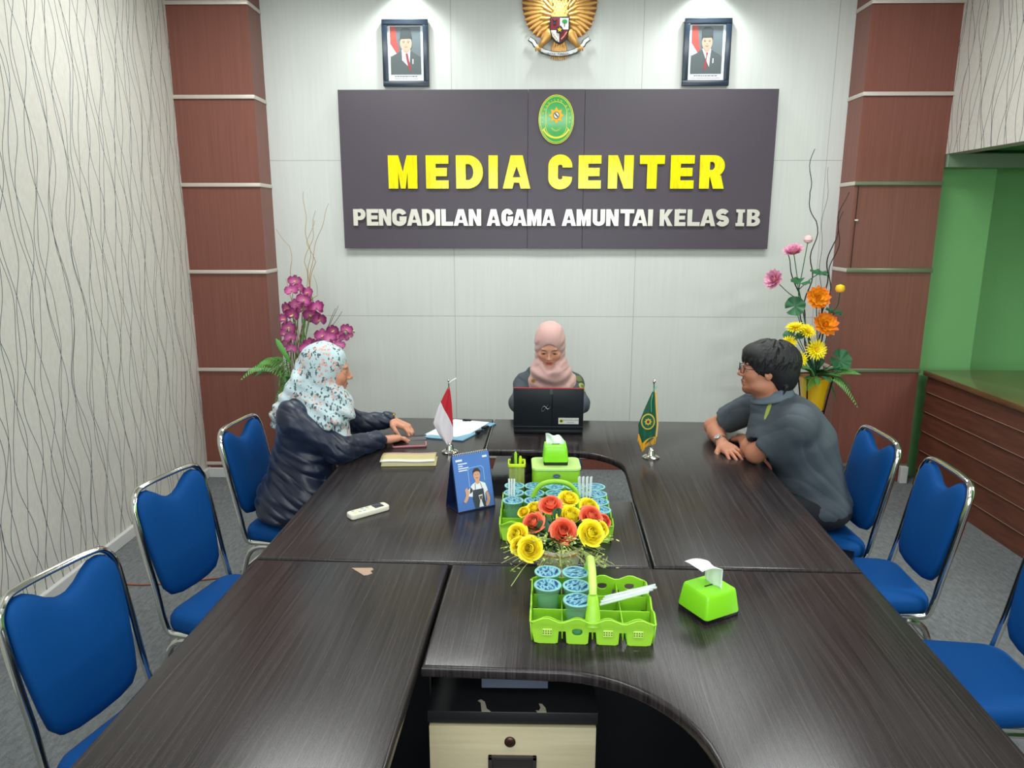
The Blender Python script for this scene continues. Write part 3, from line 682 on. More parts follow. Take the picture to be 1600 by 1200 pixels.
# shield
so = [(-.062, 3.045), (.062, 3.045), (.062, 2.97), (.05, 2.925), (.025, 2.897), (0, 2.885), (-.025, 2.897), (-.05, 2.925), (-.062, 2.97)]
S0 = link('shield', xform(curve_mesh([[(x, ez(z)) for x, z in so]], .012, .002), WALLM(0, -.044, 0)), M_dk, E0)
M_red = mat('dark_red_enamel', (120, 32, 44), .35); M_gr = mat('leaf_green_enamel', (38, 128, 66), .35)
q = lambda P: [[(x * .90, ez(2.97 + (z - 2.97) * .9)) for x, z in P]]
for m_, P in ((M_red, [(-.062, 3.045), (-.002, 3.045), (-.002, 2.97), (-.062, 2.97)]), (M_wh, [(.002, 3.045), (.062, 3.045), (.062, 2.97), (.002, 2.97)]), (M_wh, [(-.062, 2.965), (-.002, 2.965), (-.002, 2.886), (-.025, 2.897), (-.05, 2.925)]), (M_red, [(.002, 2.965), (.062, 2.965), (.05, 2.925), (.025, 2.897), (.002, 2.886)])):
    link('shield_field', xform(curve_mesh(q(P), .002), WALLM(0, -.0525, 0)), m_, S0)
bm = bmesh.new(); disc(bm, .018, .012, -.053, -.056, .031, ez(3.018), 20, 0); box(bm, (.031, -.0545, ez(2.998)), (.005, .003, .02), mi=1); obj('tree_mark', bm, [M_gr, M_goldd], S0, False)
bm = bmesh.new(); box(bm, (-.031, -.0545, ez(3.01)), (.022, .003, .02)); tube(bm, [(-.045, -.0545, ez(3.03)), (-.031, -.0545, ez(3.018)), (-.017, -.0545, ez(3.03))], .003, 6); obj('bull_mark', bm, M_dk, S0, False)
bm = bmesh.new()
for k in range(5): disc(bm, .004, .005, -.053, -.0555, -.045 + k * .008, ez(2.95 - k * .011), 10)
obj('rice_mark', bm, mat('ochre_enamel', (190, 150, 60), .4), S0, False)
bm = bmesh.new(); tube(bm, [(.012, -.054, ez(2.912)), (.03, -.054, ez(2.93)), (.048, -.054, ez(2.955))], .0035, 8); obj('chain_mark', bm, mat('rose_gold_enamel', (206, 140, 120), .4), S0, False)
bm = bmesh.new(); disc(bm, .026, .027, -.054, -.058, 0, ez(2.967), 5); obj('centre_field', bm, M_dk, S0, False)
bm = bmesh.new(); star(bm, 5, .016, .007, -.058, -.0605, 0, ez(2.967)); obj('star', bm, M_eo, S0, False)
# ribbon
def rib(pts, w): return [thick([(x, ez(z)) for x, z in pts], w)]
mid = [(-.135, 2.866), (-.10, 2.846), (-.05, 2.832), (0, 2.828), (.05, 2.832), (.10, 2.846), (.135, 2.866)]
R0 = link('ribbon_border', join_meshes([xform(curve_mesh(rib(mid, .030), .004), WALLM(0, -.028, 0))] + [xform(curve_mesh(rib([(s * .125, 2.868), (s * .155, 2.885), (s * .165, 2.905), (s * .195, 2.925)], .030), .004), WALLM(0, -.018, 0)) for s in (-1, 1)]), M_dk, E0)
link('ribbon_face', join_meshes([xform(curve_mesh(rib(mid, .022), .004), WALLM(0, -.030, 0))] + [xform(curve_mesh(rib([(s * .128, 2.870), (s * .155, 2.887), (s * .166, 2.907), (s * .192, 2.924)], .019), .004), WALLM(0, -.020, 0)) for s in (-1, 1)]), M_wh, R0)
link('motto', arc_text('BHINNEKA TUNGGAL IKA', .30, .13, 248, 292, .018, -.033, True, 0, ez(2.951)), M_dk, R0)

# ------------------------------------------------------------ framed portraits
M_frame = mat('black_blue_frame', (32, 46, 62), .3)
def flat(parent, name, loops, m, y, d=.0008):
    return link(name, xform(curve_mesh(loops, d), WALLM(0, y, 0)), m, parent)
def ell2(cx, cz, rx, rz, n=26, a0=0, a1=360): return [(cx + rx * math.cos(R(a0 + (a1 - a0) * k / n)), cz + rz * math.sin(R(a0 + (a1 - a0) * k / n))) for k in range(n + (a1 - a0 < 360))]
PS = mat('printed_skin', (206, 160, 140), .4); PH = mat('printed_hat_black', (52, 62, 66), .4); PSU = mat('printed_grey_suit', (72, 82, 84), .4); PRD = mat('printed_red', (176, 70, 62), .4); PTI = mat('printed_tie', (150, 44, 50), .4)
PBG = mat('printed_grey_backdrop', (94, 106, 112), .4, var=.2, vscale=4); PW = mat('printed_white', (222, 228, 236), .4); PDK = mat('printed_dark_line', (96, 66, 58), .4)
def portrait(x0, x1, z0, z1, young, label, tilt):
    cx = (x0 + x1) / 2; w_ = x1 - x0; h_ = z1 - z0
    t = thing('framed_portrait', label, 'picture', (cx, WY - .005, z0)); t.rotation_euler = (R(tilt), 0, 0)
    bm = bmesh.new(); fw = .034
    for q_ in ((0, fw / 2, w_, fw), (0, h_ - fw / 2, w_, fw), (-w_ / 2 + fw / 2, h_ / 2, fw, h_ - 2 * fw), (w_ / 2 - fw / 2, h_ / 2, fw, h_ - 2 * fw)): box(bm, (q_[0], -.014, q_[1]), (q_[2], .026, q_[3]), bev=.003)
    obj('frame', bm, M_frame, t)
    bm = bmesh.new(); tube(bm, [(-.006, -.008, h_), (0, -.008, h_ + .012), (.006, -.008, h_)], .0015, 6); obj('hanger', bm, M_steel, t)
    mt = obj('print', B((0, -.006, h_ / 2), (w_ - fw, .003, h_ - fw)), PW, t, False)
    pw, b0, b1 = w_ * .66, h_ * .185, h_ * .90; zc = lambda v_: b0 + (b1 - b0) * v_; X = lambda v_: (v_ - .5) * pw
    flat(mt, 'backdrop', [[(X(0), b0), (X(1), b0), (X(1), b1), (X(0), b1)]], PBG, -.0085)
    flat(mt, 'printed_flag', [[(X(0), b1), (X(.18), b1), (X(.22), zc(.72)), (X(.29), zc(.5)), (X(.2), zc(.44)), (X(0), zc(.64))]], PRD, -.0092)
    flat(mt, 'printed_flag', [[(X(0), zc(.64)), (X(.2), zc(.44)), (X(.02), zc(.38)), (X(0), zc(.4))]], PW, -.0092)
    k = .52 if not young else .5; fw2 = .185 if not young else .16
    flat(mt, 'printed_suit', [[(X(0), b0), (X(1), b0), (X(1), zc(.36)), (X(.86), zc(.42)), (X(k + .14), zc(.50)), (X(k - .16), zc(.50)), (X(.12), zc(.40)), (X(0), zc(.34))]], PSU, -.0100)
    flat(mt, 'printed_shirt', [[(X(k - .15), zc(.52)), (X(k - .02 + .12 * young - .12), zc(.3)), (X(k + .10), zc(.14)), (X(k + .11), zc(.3)), (X(k + .14), zc(.52))]], PW, -.0108)
    kk = .06 if not young else -.08
    flat(mt, 'printed_tie', [[(X(k - .02), zc(.44)), (X(k + .05), zc(.44)), (X(k + .05 + kk * .6), zc(.3)), (X(k + .10 + kk), zc(.12)), (X(k + .04 + kk), zc(.06)), (X(k + .0 + kk), zc(.14)), (X(k - .01), zc(.36))]], PTI, -.0116)
    f = flat(mt, 'printed_face', [ell2(X(k), zc(.645), pw * fw2 * 1.05, (b1 - b0) * .165), ], PS, -.0120)
    flat(mt, 'printed_neck', [[(X(k - .1), zc(.56)), (X(k + .1), zc(.56)), (X(k + .08), zc(.47)), (X(k), zc(.44)), (X(k - .08), zc(.47))]], PS, -.0114)
    flat(mt, 'printed_cap', [[(X(k - .20 + .02 * young), zc(.74)), (X(k + .20 - .02 * young), zc(.75)), (X(k + .17), zc(.93)), (X(k + .08), zc(.965)), (X(k - .09), zc(.965)), (X(k - .17), zc(.92))]], PH, -.0128)
    ms = []
    for s in (-1, 1):
        ms.append(xform(curve_mesh([ell2(X(k + s * .075), zc(.668), pw * .035, .0022, 10)], .0004), WALLM(0, -.0128, 0)))
        ms.append(xform(curve_mesh([thick([(X(k + s * .04), zc(.692)), (X(k + s * .115), zc(.694))], .0022)], .0004), WALLM(0, -.0128, 0)))
    ms.append(xform(curve_mesh([thick([(X(k - .05), zc(.578)), (X(k), zc(.568)), (X(k + .05), zc(.578))], .0025)], .0004), WALLM(0, -.0128, 0)))
    ms.append(xform(curve_mesh([thick([(X(k - .02), zc(.618)), (X(k + .02), zc(.618))], .002)], .0004), WALLM(0, -.0128, 0)))
    link('printed_features', join_meshes(ms), PDK, mt)
    flat(mt, 'printed_badge', [[(X(k + .2), zc(.22)), (X(k + .23), zc(.22)), (X(k + .235), zc(.32)), (X(k + .2), zc(.32))]], PW, -.0110)
    tx = text_mesh('WAKIL PRESIDEN REPUBLIK INDONESIA' if young else 'PRESIDEN REPUBLIK INDONESIA', .0105, .0003); xform(tx, WALLM(0, -.0079, h_ * .112)); link('caption', tx, PDK, mt)
    bm = bmesh.new(); random.seed(3 + young); x = -.075
    while x < .07:
        l_ = random.uniform(.008, .02); box(bm, (x + l_ / 2, -.0079, h_ * .155), (l_, .0004, .005)); x += l_ + .004
    obj('caption_bar', bm, PDK, mt, False)
portrait(-.942, -.642, 2.635, 3.042, 0, 'framed portrait in a black frame hanging left of the gold eagle emblem', 0)
portrait(1.010, 1.312, 2.635, 3.042, 1, 'framed portrait in a black frame hanging right of the gold eagle emblem', 0)
# ------------------------------------------------------------ things on the table
M_lime = mat('lime_plastic', (152, 208, 52), .32, sss=.0); M_limep = mat('pale_lime_plastic', (196, 232, 110), .4); M_limed = mat('deep_lime_plastic', (120, 205, 40), .35)
M_tissue = mat('white_tissue_paper', (236, 244, 242), .8)
g = NG('clear_cup_plastic', .12)
nt = g.nt; tr = nt.nodes.new('ShaderNodeBsdfTransparent'); tr.inputs[0].default_value = (.80, .93, .88, 1); mx = nt.nodes.new('ShaderNodeMixShader')
g.b.inputs['Base Color'].default_value = lin((206, 236, 222)); mx.inputs[0].default_value = .17
nt.links.new(tr.outputs[0], mx.inputs[1]); nt.links.new(g.b.outputs[0], mx.inputs[2]); nt.links.new(mx.outputs[0], nt.nodes['Material Output'].inputs[0]); M_cup = g.m
g = NG('clear_straw_plastic', .15)
nt = g.nt; tr = nt.nodes.new('ShaderNodeBsdfTransparent'); tr.inputs[0].default_value = (.95, .98, .97, 1); mx = nt.nodes.new('ShaderNodeMixShader')
g.b.inputs['Base Color'].default_value = lin((240, 246, 246)); mx.inputs[0].default_value = .55
nt.links.new(tr.outputs[0], mx.inputs[1]); nt.links.new(g.b.outputs[0], mx.inputs[2]); nt.links.new(mx.outputs[0], nt.nodes['Material Output'].inputs[0]); M_straw = g.m
g = NG('printed_foil_lid', .28)
n1 = g.noise(g.vec(g.M('MULTIPLY', g.X, 1.), g.M('MULTIPLY', g.Y, 2.0), g.Z), 55, 3, .6)
rd = g.M('SQRT', g.M('ADD', g.M('MULTIPLY', g.X, g.X), g.M('MULTIPLY', g.Y, g.Y)))
c = g.ramp(n1, (.36, (10, 30, 84)), (.43, (24, 92, 146)), (.49, (72, 150, 176)), (.56, (150, 198, 204)), (.61, (60, 140, 170)), (.68, (20, 76, 132)))
g.base(g.mix(g.M('GREATER_THAN', rd, .0290), c, (128, 190, 190))); M_lid = g.m
def make_cup():
    t = thing('water_cup', 'x', 'cup')
    bm = bmesh.new(); pr = [(.0225, 0), (.0235, .001), (.026, .03), (.0285, .06), (.0305, .080), (.0322, .0815), (.0325, .088), (.0362, .0895), (.0362, .0915), (.0325, .0915)]
    lathe(bm, pr, 28); bm.faces.ensure_lookup_table()
    tops = [f for f in bm.faces if len(f.verts) > 4 and f.calc_center_median().z > .08]; bmesh.ops.delete(bm, geom=tops, context='FACES_ONLY')
    obj('cup_body', bm, M_cup, t)
    bm = bmesh.new(); lathe(bm, [(.035, .0917), (.0352, .0925), (.030, .0928), (.0, .0922)][:3], 32); obj('lid', bm, M_lid, t)
    bm = bmesh.new(); lathe(bm, [(.0218, .0015), (.0252, .03), (.0277, .06), (.0294, .076)], 24); obj('water', bm, M_water, t)
    return t
g = NG('water_tinted_basket_green', .05)
nt = g.nt; tr = nt.nodes.new('ShaderNodeBsdfTransparent'); tr.inputs[0].default_value = (.62, .93, .74, 1); mx = nt.nodes.new('ShaderNodeMixShader')  # green of the basket showing through is put into the water colour
g.b.inputs['Base Color'].default_value = lin((150, 215, 150)); mx.inputs[0].default_value = .10
nt.links.new(tr.outputs[0], mx.inputs[1]); nt.links.new(g.b.outputs[0], mx.inputs[2]); nt.links.new(mx.outputs[0], nt.nodes['Material Output'].inputs[0]); M_water = g.m
cup0 = make_cup(); cupn = [0]
def cup(x, y, z, label, grp):
    o = cup0 if cupn[0] == 0 else dup(cup0, (0, 0, 0)); cupn[0] += 1
    o.location = (x, y, z); o.rotation_euler = (0, 0, random.uniform(0, 6)); o['label'] = label; o['group'] = grp

def wall_grid(bm, fn, nu, nv, th):
    """double sided thin wall from fn(u,v)->(point, normal)"""
    F, Bk = [], []
    for i in range(nu + 1):
        a, b = [], []
        for j in range(nv + 1):
            p, n = fn(i / nu, j / nv); a.append(bm.verts.new(p + n * th / 2)); b.append(bm.verts.new(p - n * th / 2))
        F.append(a); Bk.append(b)
    for i in range(nu):
        for j in range(nv):
            bm.faces.new((F[i][j], F[i + 1][j], F[i + 1][j + 1], F[i][j + 1])); bm.faces.new((Bk[i][j + 1], Bk[i + 1][j + 1], Bk[i + 1][j], Bk[i][j]))
    for i in range(nu):
        bm.faces.new((F[i][nv], F[i + 1][nv], Bk[i + 1][nv], Bk[i][nv])); bm.faces.new((F[i + 1][0], F[i][0], Bk[i][0], Bk[i + 1][0]))
    for j in range(nv):
        bm.faces.new((F[0][j], F[0][j + 1], Bk[0][j + 1], Bk[0][j])); bm.faces.new((F[nu][j + 1], F[nu][j], Bk[nu][j], Bk[nu][j + 1]))
def basket_wall(W, H, z0, cells, holes, name, M, parent, rounded=.02):
    """one basket side: scalloped top, feet notches below, optional emblem holes; built from outline in XZ, facing -y"""
    top = []; n = 40
    for i in range(n + 1):
        u = i / n; x = -W / 2 + W * u; top.append((x, H + .006 * math.cos(2 * math.pi * u * cells / 1.0 - math.pi) * 1.0))
    bot = []
    cw = W / cells
    for k in range(cells):
        a, b = -W / 2 + cw * k, -W / 2 + cw * (k + 1); g_ = .009
        bot += [(a + (g_ if k else .0), .032), (a + (g_ if k else .004) + .002, .003), (a + g_ + .008, 0), (b - g_ - .008, 0), (b - (g_ if k < cells - 1 else .004) - .002, .003), (b - (g_ if k < cells - 1 else 0), .032)]
    loops = [bot + top[::-1]]
    for (hx, hz, r_) in holes:
        loops.append([(hx + r_ * 1.1 * math.cos(a) * (1 + .0), hz + r_ * (.8 * math.sin(a) + .25 * abs(math.cos(a)) ** 2 * (1 if math.sin(a) > 0 else -.0))) for a in [2 * math.pi * k / 20 for k in range(20)]])
    me = curve_mesh(loops, .0022, .0007); xform(me, M @ Matrix.Rotation(R(90), 4, 'X')); return link(name, me, M_lime, parent)
def make_basket(label, loc, rz, nx, ny, pitch, H, handle_axis, hs, front_holes):
    t = thing('cup_basket', label, 'basket', loc, rz)
    W, D = nx * pitch, ny * pitch
    basket_wall(W, H, 0, nx, front_holes[0], 'side_wall', Matrix.Translation((0, -D / 2, 0)) @ Matrix.Rotation(R(-4), 4, 'X'), t)
    basket_wall(W, H + .006, 0, nx, front_holes[1], 'side_wall', Matrix.Translation((0, D / 2, 0)) @ Matrix.Rotation(R(4), 4, 'X'), t)
    for s in (-1, 1):
        basket_wall(D, H, 0, ny, [], 'side_wall', Matrix.Translation((s * W / 2, 0, 0)) @ Matrix.Rotation(R(90), 4, 'Z') @ Matrix.Rotation(R(s * 4), 4, 'X'), t)
    k = math.tan(R(4)) * H
    bm = bmesh.new()
    path = []
    for (x0, y0, x1, y1, c_) in ((-W / 2, -D / 2, W / 2, -D / 2, nx), (W / 2, -D / 2, W / 2, D / 2, ny), (W / 2, D / 2, -W / 2, D / 2, nx), (-W / 2, D / 2, -W / 2, -D / 2, ny)):
        for i in range(24):
            u = (i + .5) / 24; x = x0 + (x1 - x0) * u; y = y0 + (y1 - y0) * u
            path.append((x * (1 + 2 * k / W), y * (1 + 2 * k / D), H + .006 * math.cos(2 * math.pi * u * c_ - math.pi)))
    tube(bm, path, .0026, 6, closed=True); obj('rim', bm, M_lime, t)
    for i in range(1, nx): obj('divider', B((-W / 2 + i * pitch, 0, H * .5), (.003, D, H * .62), bev=.001, seg=1), M_lime, t)
    for j in range(1, ny): obj('divider', B((0, -D / 2 + j * pitch, H * .5), (W, .003, H * .62), bev=.001, seg=1), M_lime, t)
    bm = bmesh.new()
    for i in range(nx):
        for j in range(ny): box(bm, (-W / 2 + (i + .5) * pitch, -D / 2 + (j + .5) * pitch, .002), (pitch - .02, pitch - .02, .0035), bev=.001, seg=1)
    obj('cell_floor', bm, M_limed, t)
    return t, W, D
bk, bW, bD = make_basket('near lime green cup basket holding five cups and loose straws', (.170, 1.712, TT + .001), R(-2), 4, 3, .0735, .062, 'y', 1,
    ([(-.11, .030, .012), (-.037, .030, .012), (.037, .030, .012), (.11, .030, .012)], [(-.11, .042, .012), (-.037, .042, .012), (.037, .042, .012), (.11, .042, .012)]))
# dotted inserts in the front emblem holes (three of the four)
for hx in (-.11, .037, .11):
    bm = bmesh.new(); box(bm, (hx, -.1125, .031), (.024, .002, .018), bev=.0008, seg=1)
    for a in range(4):
        for b_ in range(2): box(bm, (hx - .009 + a * .006, -.1137, .028 + b_ * .006), (.0028, .001, .0028), mi=1)
    obj('emblem_insert', bm, [M_limep, mat('dark_green_dot', (50, 90, 30), .6)], bk, False)
# handle across the middle (front to back)
bm = bmesh.new()
hp = [(0, -.108, .045), (0, -.095, .10), (0, -.070, .135), (0, -.03, .152), (0, .03, .152), (0, .070, .135), (0, .095, .10), (0, .108, .045)]
tube(bm, arc_path(hp, .03, 4), [.019 - .009 * min(1, i / 6) for i in range(100)][:len(arc_path(hp, .03, 4)) // 2] + [.019 - .009 * min(1, i / 6) for i in range(100)][:len(arc_path(hp, .03, 4)) - len(arc_path(hp, .03, 4)) // 2][::-1], 12, flat=.45)
hnd = obj('handle', bm, M_lime, bk)
bm = bmesh.new(); tube(bm, [(0, -.084, .116), (0, -.070, .135), (0, -.03, .1525), (0, .03, .1525), (0, .070, .135), (0, .084, .116)], [.011, .0125, .0125, .0125, .0125, .011], 12, flat=.85); obj('grip', bm, M_limep, hnd)
def bloc(i, j, nx, ny, pitch, loc, rz):
    x = -nx * pitch / 2 + (i + .5) * pitch; y = -ny * pitch / 2 + (j + .5) * pitch; c_, s_ = math.cos(rz), math.sin(rz)
    return loc[0] + c_ * x - s_ * y, loc[1] + s_ * x + c_ * y
for i, j, l in ((0, 2, 'sealed water cup in the near basket, back left cell'), (1, 2, 'sealed water cup in the near basket, back right cell beside the handle'), (0, 1, 'sealed water cup in the near basket, middle left cell above the empty cell'),
                (1, 1, 'sealed water cup in the near basket, middle cell beside the handle'), (1, 0, 'sealed water cup in the near basket, frontmost of the five')):
    x, y = bloc(i, j, 4, 3, .0735, (.170, 1.712), R(-2)); cup(x, y, TT + .0055, l, 'water cups in the near basket')
# far basket
b2loc = (.104, 2.333, TT + .001)
b2, W2, D2 = make_basket('far lime green cup basket packed with sealed cups, behind the rose bouquet', b2loc, R(-1), 5, 4, .0712, .060, 'x', 1, ([(-.14 + .07 * k, .030, .012) for k in range(0)], []))
bm = bmesh.new()
hp = arc_path([(-.082, 0, .03), (-.078, 0, .10), (-.052, 0, .143), (0, 0, .155), (.052, 0, .143), (.078, 0, .10), (.082, 0, .03)], .04, 5)
tube(bm, hp, .0085, 12, flat=1.0); obj('handle', bm, M_lime, b2)
for j in range(4):
    for i in range(5):
        if (i, j) in ((2, 0), (3, 0), (0, 0), (2, 1), (3, 1)): continue
        x, y = bloc(i, j, 5, 4, .0712, b2loc, R(-1))
        col = ('leftmost', 'second from left', 'middle', 'second from right', 'rightmost')[i]; row = ('front', 'second', 'third', 'back')[j]
        cup(x, y, TT + .0055, f'sealed water cup in the far basket, {row} row, {col}', 'water cups in the far basket')
def straws(pts, label, grp, r=.0032):
    for k, (a, b) in enumerate(pts):
        bm = bmesh.new(); tube(bm, [a, b], r, 8, caps=False); o = obj('drinking_straw', bm, M_straw, None); tag(o, label, 'straw', grp)
        c0 = Vector(a); o.data.transform(Matrix.Translation(-c0)); o.location = c0
x0, y0 = .215, 1.690
straws([((.190 + .003 * k, 1.672 + .006 * k, .818 + (k % 2) * .005), (.318 + .004 * k, 1.712 + .004 * k, .833 + (k % 3) * .0045)) for k in range(7)], 'clear drinking straw in the loose bundle lying across the near basket', 'straws lying across the near basket')
straws([((-.052 + .007 * (k % 3), 2.335 + .006 * (k // 3), .765), (-.054 + .009 * (k % 3), 2.345 + .007 * (k // 3), .905)) for k in range(6)], 'clear drinking straw standing at the left end of the far basket', 'straws standing at the left of the far basket')
straws([((.192 + .0085 * (k % 4) + .003 * (k // 4), 2.335 + .008 * (k // 4), .765), (.182 + .0135 * (k % 4) + .004 * (k // 4), 2.345 + .008 * (k // 4), .915)) for k in range(8)], 'clear drinking straw standing in the right fan of the far basket', 'straws standing at the right of the far basket')

# tissue boxes
def tissue(label, loc, rz, W, D, H, taper, tiss):
    t = thing('tissue_box', label, 'tissue box', loc, rz)
    obj('base', B((0, 0, .008), (W * 1.0, D * 1.0, .016), bev=.003), mat('black_plastic', (20, 22, 24), .3), t)
    bm = bmesh.new(); rings = []
    for z, s in ((.012, 1.03), (.016, 1.04), (H * .85, taper + .03), (H - .003, taper), (H, taper - .03)):
        rings.append([bm.verts.new((x * s, y * s, z)) for x, y in rrect(W, D, .009, 4)])
    for a, b in zip(rings, rings[1:]):
        for k in range(len(a)): bm.faces.new((a[k], a[(k + 1) % len(a)], b[(k + 1) % len(a)], b[k]))
    bm.faces.new(rings[-1]); bm.faces.new(rings[0][::-1]); obj('cover', bm, mat('glossy_lime_cover', (136, 220, 40), .22), t)
    obj('slot', B((0, 0, H + .0005), (W * .30, .004, .001)), M_blackg, t, False)
    bm = bmesh.new(); tiss(bm, H); obj('tissue', bm, M_tissue, t, 'all')
    return t
def tiss_near(bm, H):      # upright sheet folded over to the left
    def fn(u, v):
        s = u * .115; w_ = (v - .5) * .062
        if s < .058: x, z = .012 - s * .02, H - .004 + s
        else: a = (s - .058); x, z = .011 - a * 1.25, H + .054 + .012 * math.sin(a * 40) + a * .1
        return Vector((x + .002 * math.sin(v * 9), w_ * (1 + .1 * u), z + .002 * math.sin(v * 7 + u * 4))), Vector((1, 0, .4)).normalized()
    wall_grid(bm, fn, 16, 8, .0012)
tissue('lime tissue box with a black base standing at the front right of the table', (.487, 1.768, TT), R(29), .112, .108, .074, .89, tiss_near)
def tiss_far(bm, H):
    def fn(u, v):
        a = (v - .5) * 1.0; z = H - .003 + .042 * u * (1 - .55 * v * v) ; return Vector((a * .066 * (1 + .1 * u) , .010 * math.sin(v * 8 + u * 3) * u + .004, z + .004 * math.sin(v * 11))), Vector((0, 1, .3)).normalized()
    wall_grid(bm, fn, 10, 14, .0012)
tissue('lime tissue box on top of the green container in the middle of the table', (.111, 2.562, TT + .1462), R(1), .088, .082, .068, .92, tiss_far)
# green container with oval badge
t = thing('storage_container', 'green container with pale lid and oval badge behind the far cup basket', 'container', (.113, 2.556, TT), R(1))
bm = bmesh.new(); rings = []
for z, s in ((0, .96), (.004, .98), (.06, 1), (.135, 1.0)): rings.append([bm.verts.new((x * s, y * s, z)) for x, y in rrect(.172, .128, .02, 5)])
for a, b in zip(rings, rings[1:]):
    for k in range(len(a)): bm.faces.new((a[k], a[(k + 1) % len(a)], b[(k + 1) % len(a)], b[k]))
bm.faces.new(rings[-1]); bm.faces.new(rings[0][::-1]); obj('body', bm, mat('apple_green_plastic', (150, 206, 48), .35), t)
bm = bmesh.new(); prism(bm, rrect(.178, .134, .022, 5), .134, .1455, bev=.003); obj('lid', bm, mat('pale_green_lid', (190, 226, 130), .35), t)
bm = bmesh.new(); disc(bm, .014, .008, -.064, -.067, 0, .116, 24, 0); disc(bm, .0115, .006, -.067, -.0675, 0, .116, 24, 1); o = obj('badge', bm, [M_steel, mat('blue_grey_badge', (66, 92, 104), .3)], t, False)
obj('badge_bar', B((0, -.0679, .116), (.014, .0006, .004)), M_steel, o, False)
bm = bmesh.new(); tube(bm, arc_path([(.21, 2.60, .77), (.222, 2.60, .765), (.24, 2.64, .70), (.25, 2.70, .45)], .02), .002, 6); tag(obj('cable', bm, M_black, None), 'thin black cable hanging behind the right end of the green container', 'cable')
# pen holder
t = thing('pen_holder', 'clear pen holder with lime rim left of the green container', 'pen holder', (-.030, 2.525, TT), R(1))
g = NG('smoky_clear_plastic', .1); nt = g.nt; tr = nt.nodes.new('ShaderNodeBsdfTransparent'); tr.inputs[0].default_value = (.86, .90, .70, 1); mx = nt.nodes.new('ShaderNodeMixShader')
g.b.inputs['Base Color'].default_value = lin((196, 206, 120)); mx.inputs[0].default_value = .35
nt.links.new(tr.outputs[0], mx.inputs[1]); nt.links.new(g.b.outputs[0], mx.inputs[2]); nt.links.new(mx.outputs[0], nt.nodes['Material Output'].inputs[0]); M_smoke = g.m
bm = bmesh.new(); 
for s in (-1, 1): box(bm, (s * .027, 0, .075), (.002, .054, .15)); box(bm, (0, s * .026, .075), (.054, .002, .15))
box(bm, (0, 0, .002), (.054, .054, .004)); obj('body', bm, M_smoke, t, False)
bm = bmesh.new()
for s in (-1, 1): box(bm, (s * .029, 0, .153), (.006, .064, .012), bev=.002); box(bm, (0, s * .029, .153), (.064, .006, .012), bev=.002)
obj('rim', bm, mat('yellow_lime_plastic', (196, 226, 24), .35), t)
for k, (dx, dy, m_, hh) in enumerate([(-.012, .008, M_black, .185), (.004, .012, M_black, .182), (-.004, -.004, M_lime, .195), (.012, -.006, mat('yellow_lime_plastic'), .18), (-.015, -.012, M_black, .18)]):
    bm = bmesh.new(); tube(bm, [(0, 0, 0), (dx * .6, dy * .6, hh - .012), (dx * .62, dy * .62, hh - .004)], [.005, .0055, .003], 8); o = obj('pen', bm, m_, None); o.location = (-.030 + dx * .5, 2.525 + dy * .5, TT + .006)
    tag(o, ['black pen in the clear pen holder, back left', 'black pen in the clear pen holder, back centre', 'lime green pen in the clear pen holder, tallest of all', 'yellow-green pen in the clear pen holder, at the right', 'black pen in the clear pen holder, front left'][k], 'pen', 'pens in the clear pen holder')

# laptop
M_lap = mat('black_laptop_shell', (24, 30, 36), .42); M_lapg = mat('black_laptop_gloss', (34, 40, 46), .2)
lw = .338
t = thing('laptop', 'black laptop with thin red edge, open in front of the woman in the pink headscarf', 'laptop', (.112, 3.425, TT), R(-1.0))
obj('base', B((0, .125, .012), (lw, .235, .020), bev=.004), M_lap, t)
obj('keyboard', B((0, .14, .0225), (lw * .86, .12, .002)), M_black, t, False)
TL = Matrix.Translation((0, .005, .020)) @ Matrix.Rotation(R(6), 4, 'X')
def lb(c, s, m_, n_, par, bev=.0): 
    bm = bmesh.new(); box(bm, c, s, bev=bev, M=TL); return obj(n_, bm, m_, par, bool(bev))
lid = lb((0, 0, .108), (lw, .010, .212), M_lap, 'screen_lid', t, .003)
lb((0, .0058, .11), (lw * .92, .001, .185), mat('lit_screen', (150, 170, 190), .3, emit=.6), 'display', lid)
lb((0, -.0005, .2155), (lw * .99, .010, .004), mat('red_lid_edge', (158, 34, 44), .35), 'red_edge', lid, .001)
lb((.018, -.0053, .108), (.003, .001, .208), mat('dark_groove', (8, 9, 10), .3), 'groove', lid)
lb((.013, -.0056, .200), (.014, .001, .028), mat('grey_accent', (84, 88, 92), .4), 'accent', lid)
lb((0, -.0055, .020), (lw, .0015, .002), mat('grey_accent'), 'hinge_line', lid)
st = lb((.098, -.0056, .050), (.098, .001, .032), mat('white_sticker', (226, 228, 224), .5), 'sticker', lid)
me = xform(text_mesh('PENGADILAN AGAMA', .0085, .0003), TL @ WALLM(.108, -.0064, .052)); me2 = xform(text_mesh('AMUNTAI', .0075, .0003), TL @ WALLM(.108, -.0064, .040)); link('sticker_text', join_meshes([me, me2]), mat('dark_text', (90, 94, 96), .5), st)
bm = bmesh.new(); disc(bm, .010, .010, -.0062, -.0066, .063, .050, 20, 0); disc(bm, .006, .006, -.0066, -.0069, .063, .050, 16, 1)
for v in bm.verts: v.co = TL @ v.co
obj('sticker_seal', bm, [M_ey, mat('sticker_green', (40, 90, 60), .5)], st, False)
bm = bmesh.new(); inf = [(.034 * math.cos(a) * .62 / (1 + math.sin(a) ** 2) * 1.0, .034 * math.sin(a) * math.cos(a) / (1 + math.sin(a) ** 2) * 1.0) for a in [2 * math.pi * k / 40 for k in range(5, 40)]]
tube(bm, [TL @ Vector((-.012 + x + z * .1, -.0062, .118 + z + x * .45)) for x, z in inf], .0016, 6); obj('logo', bm, M_steel, lid)

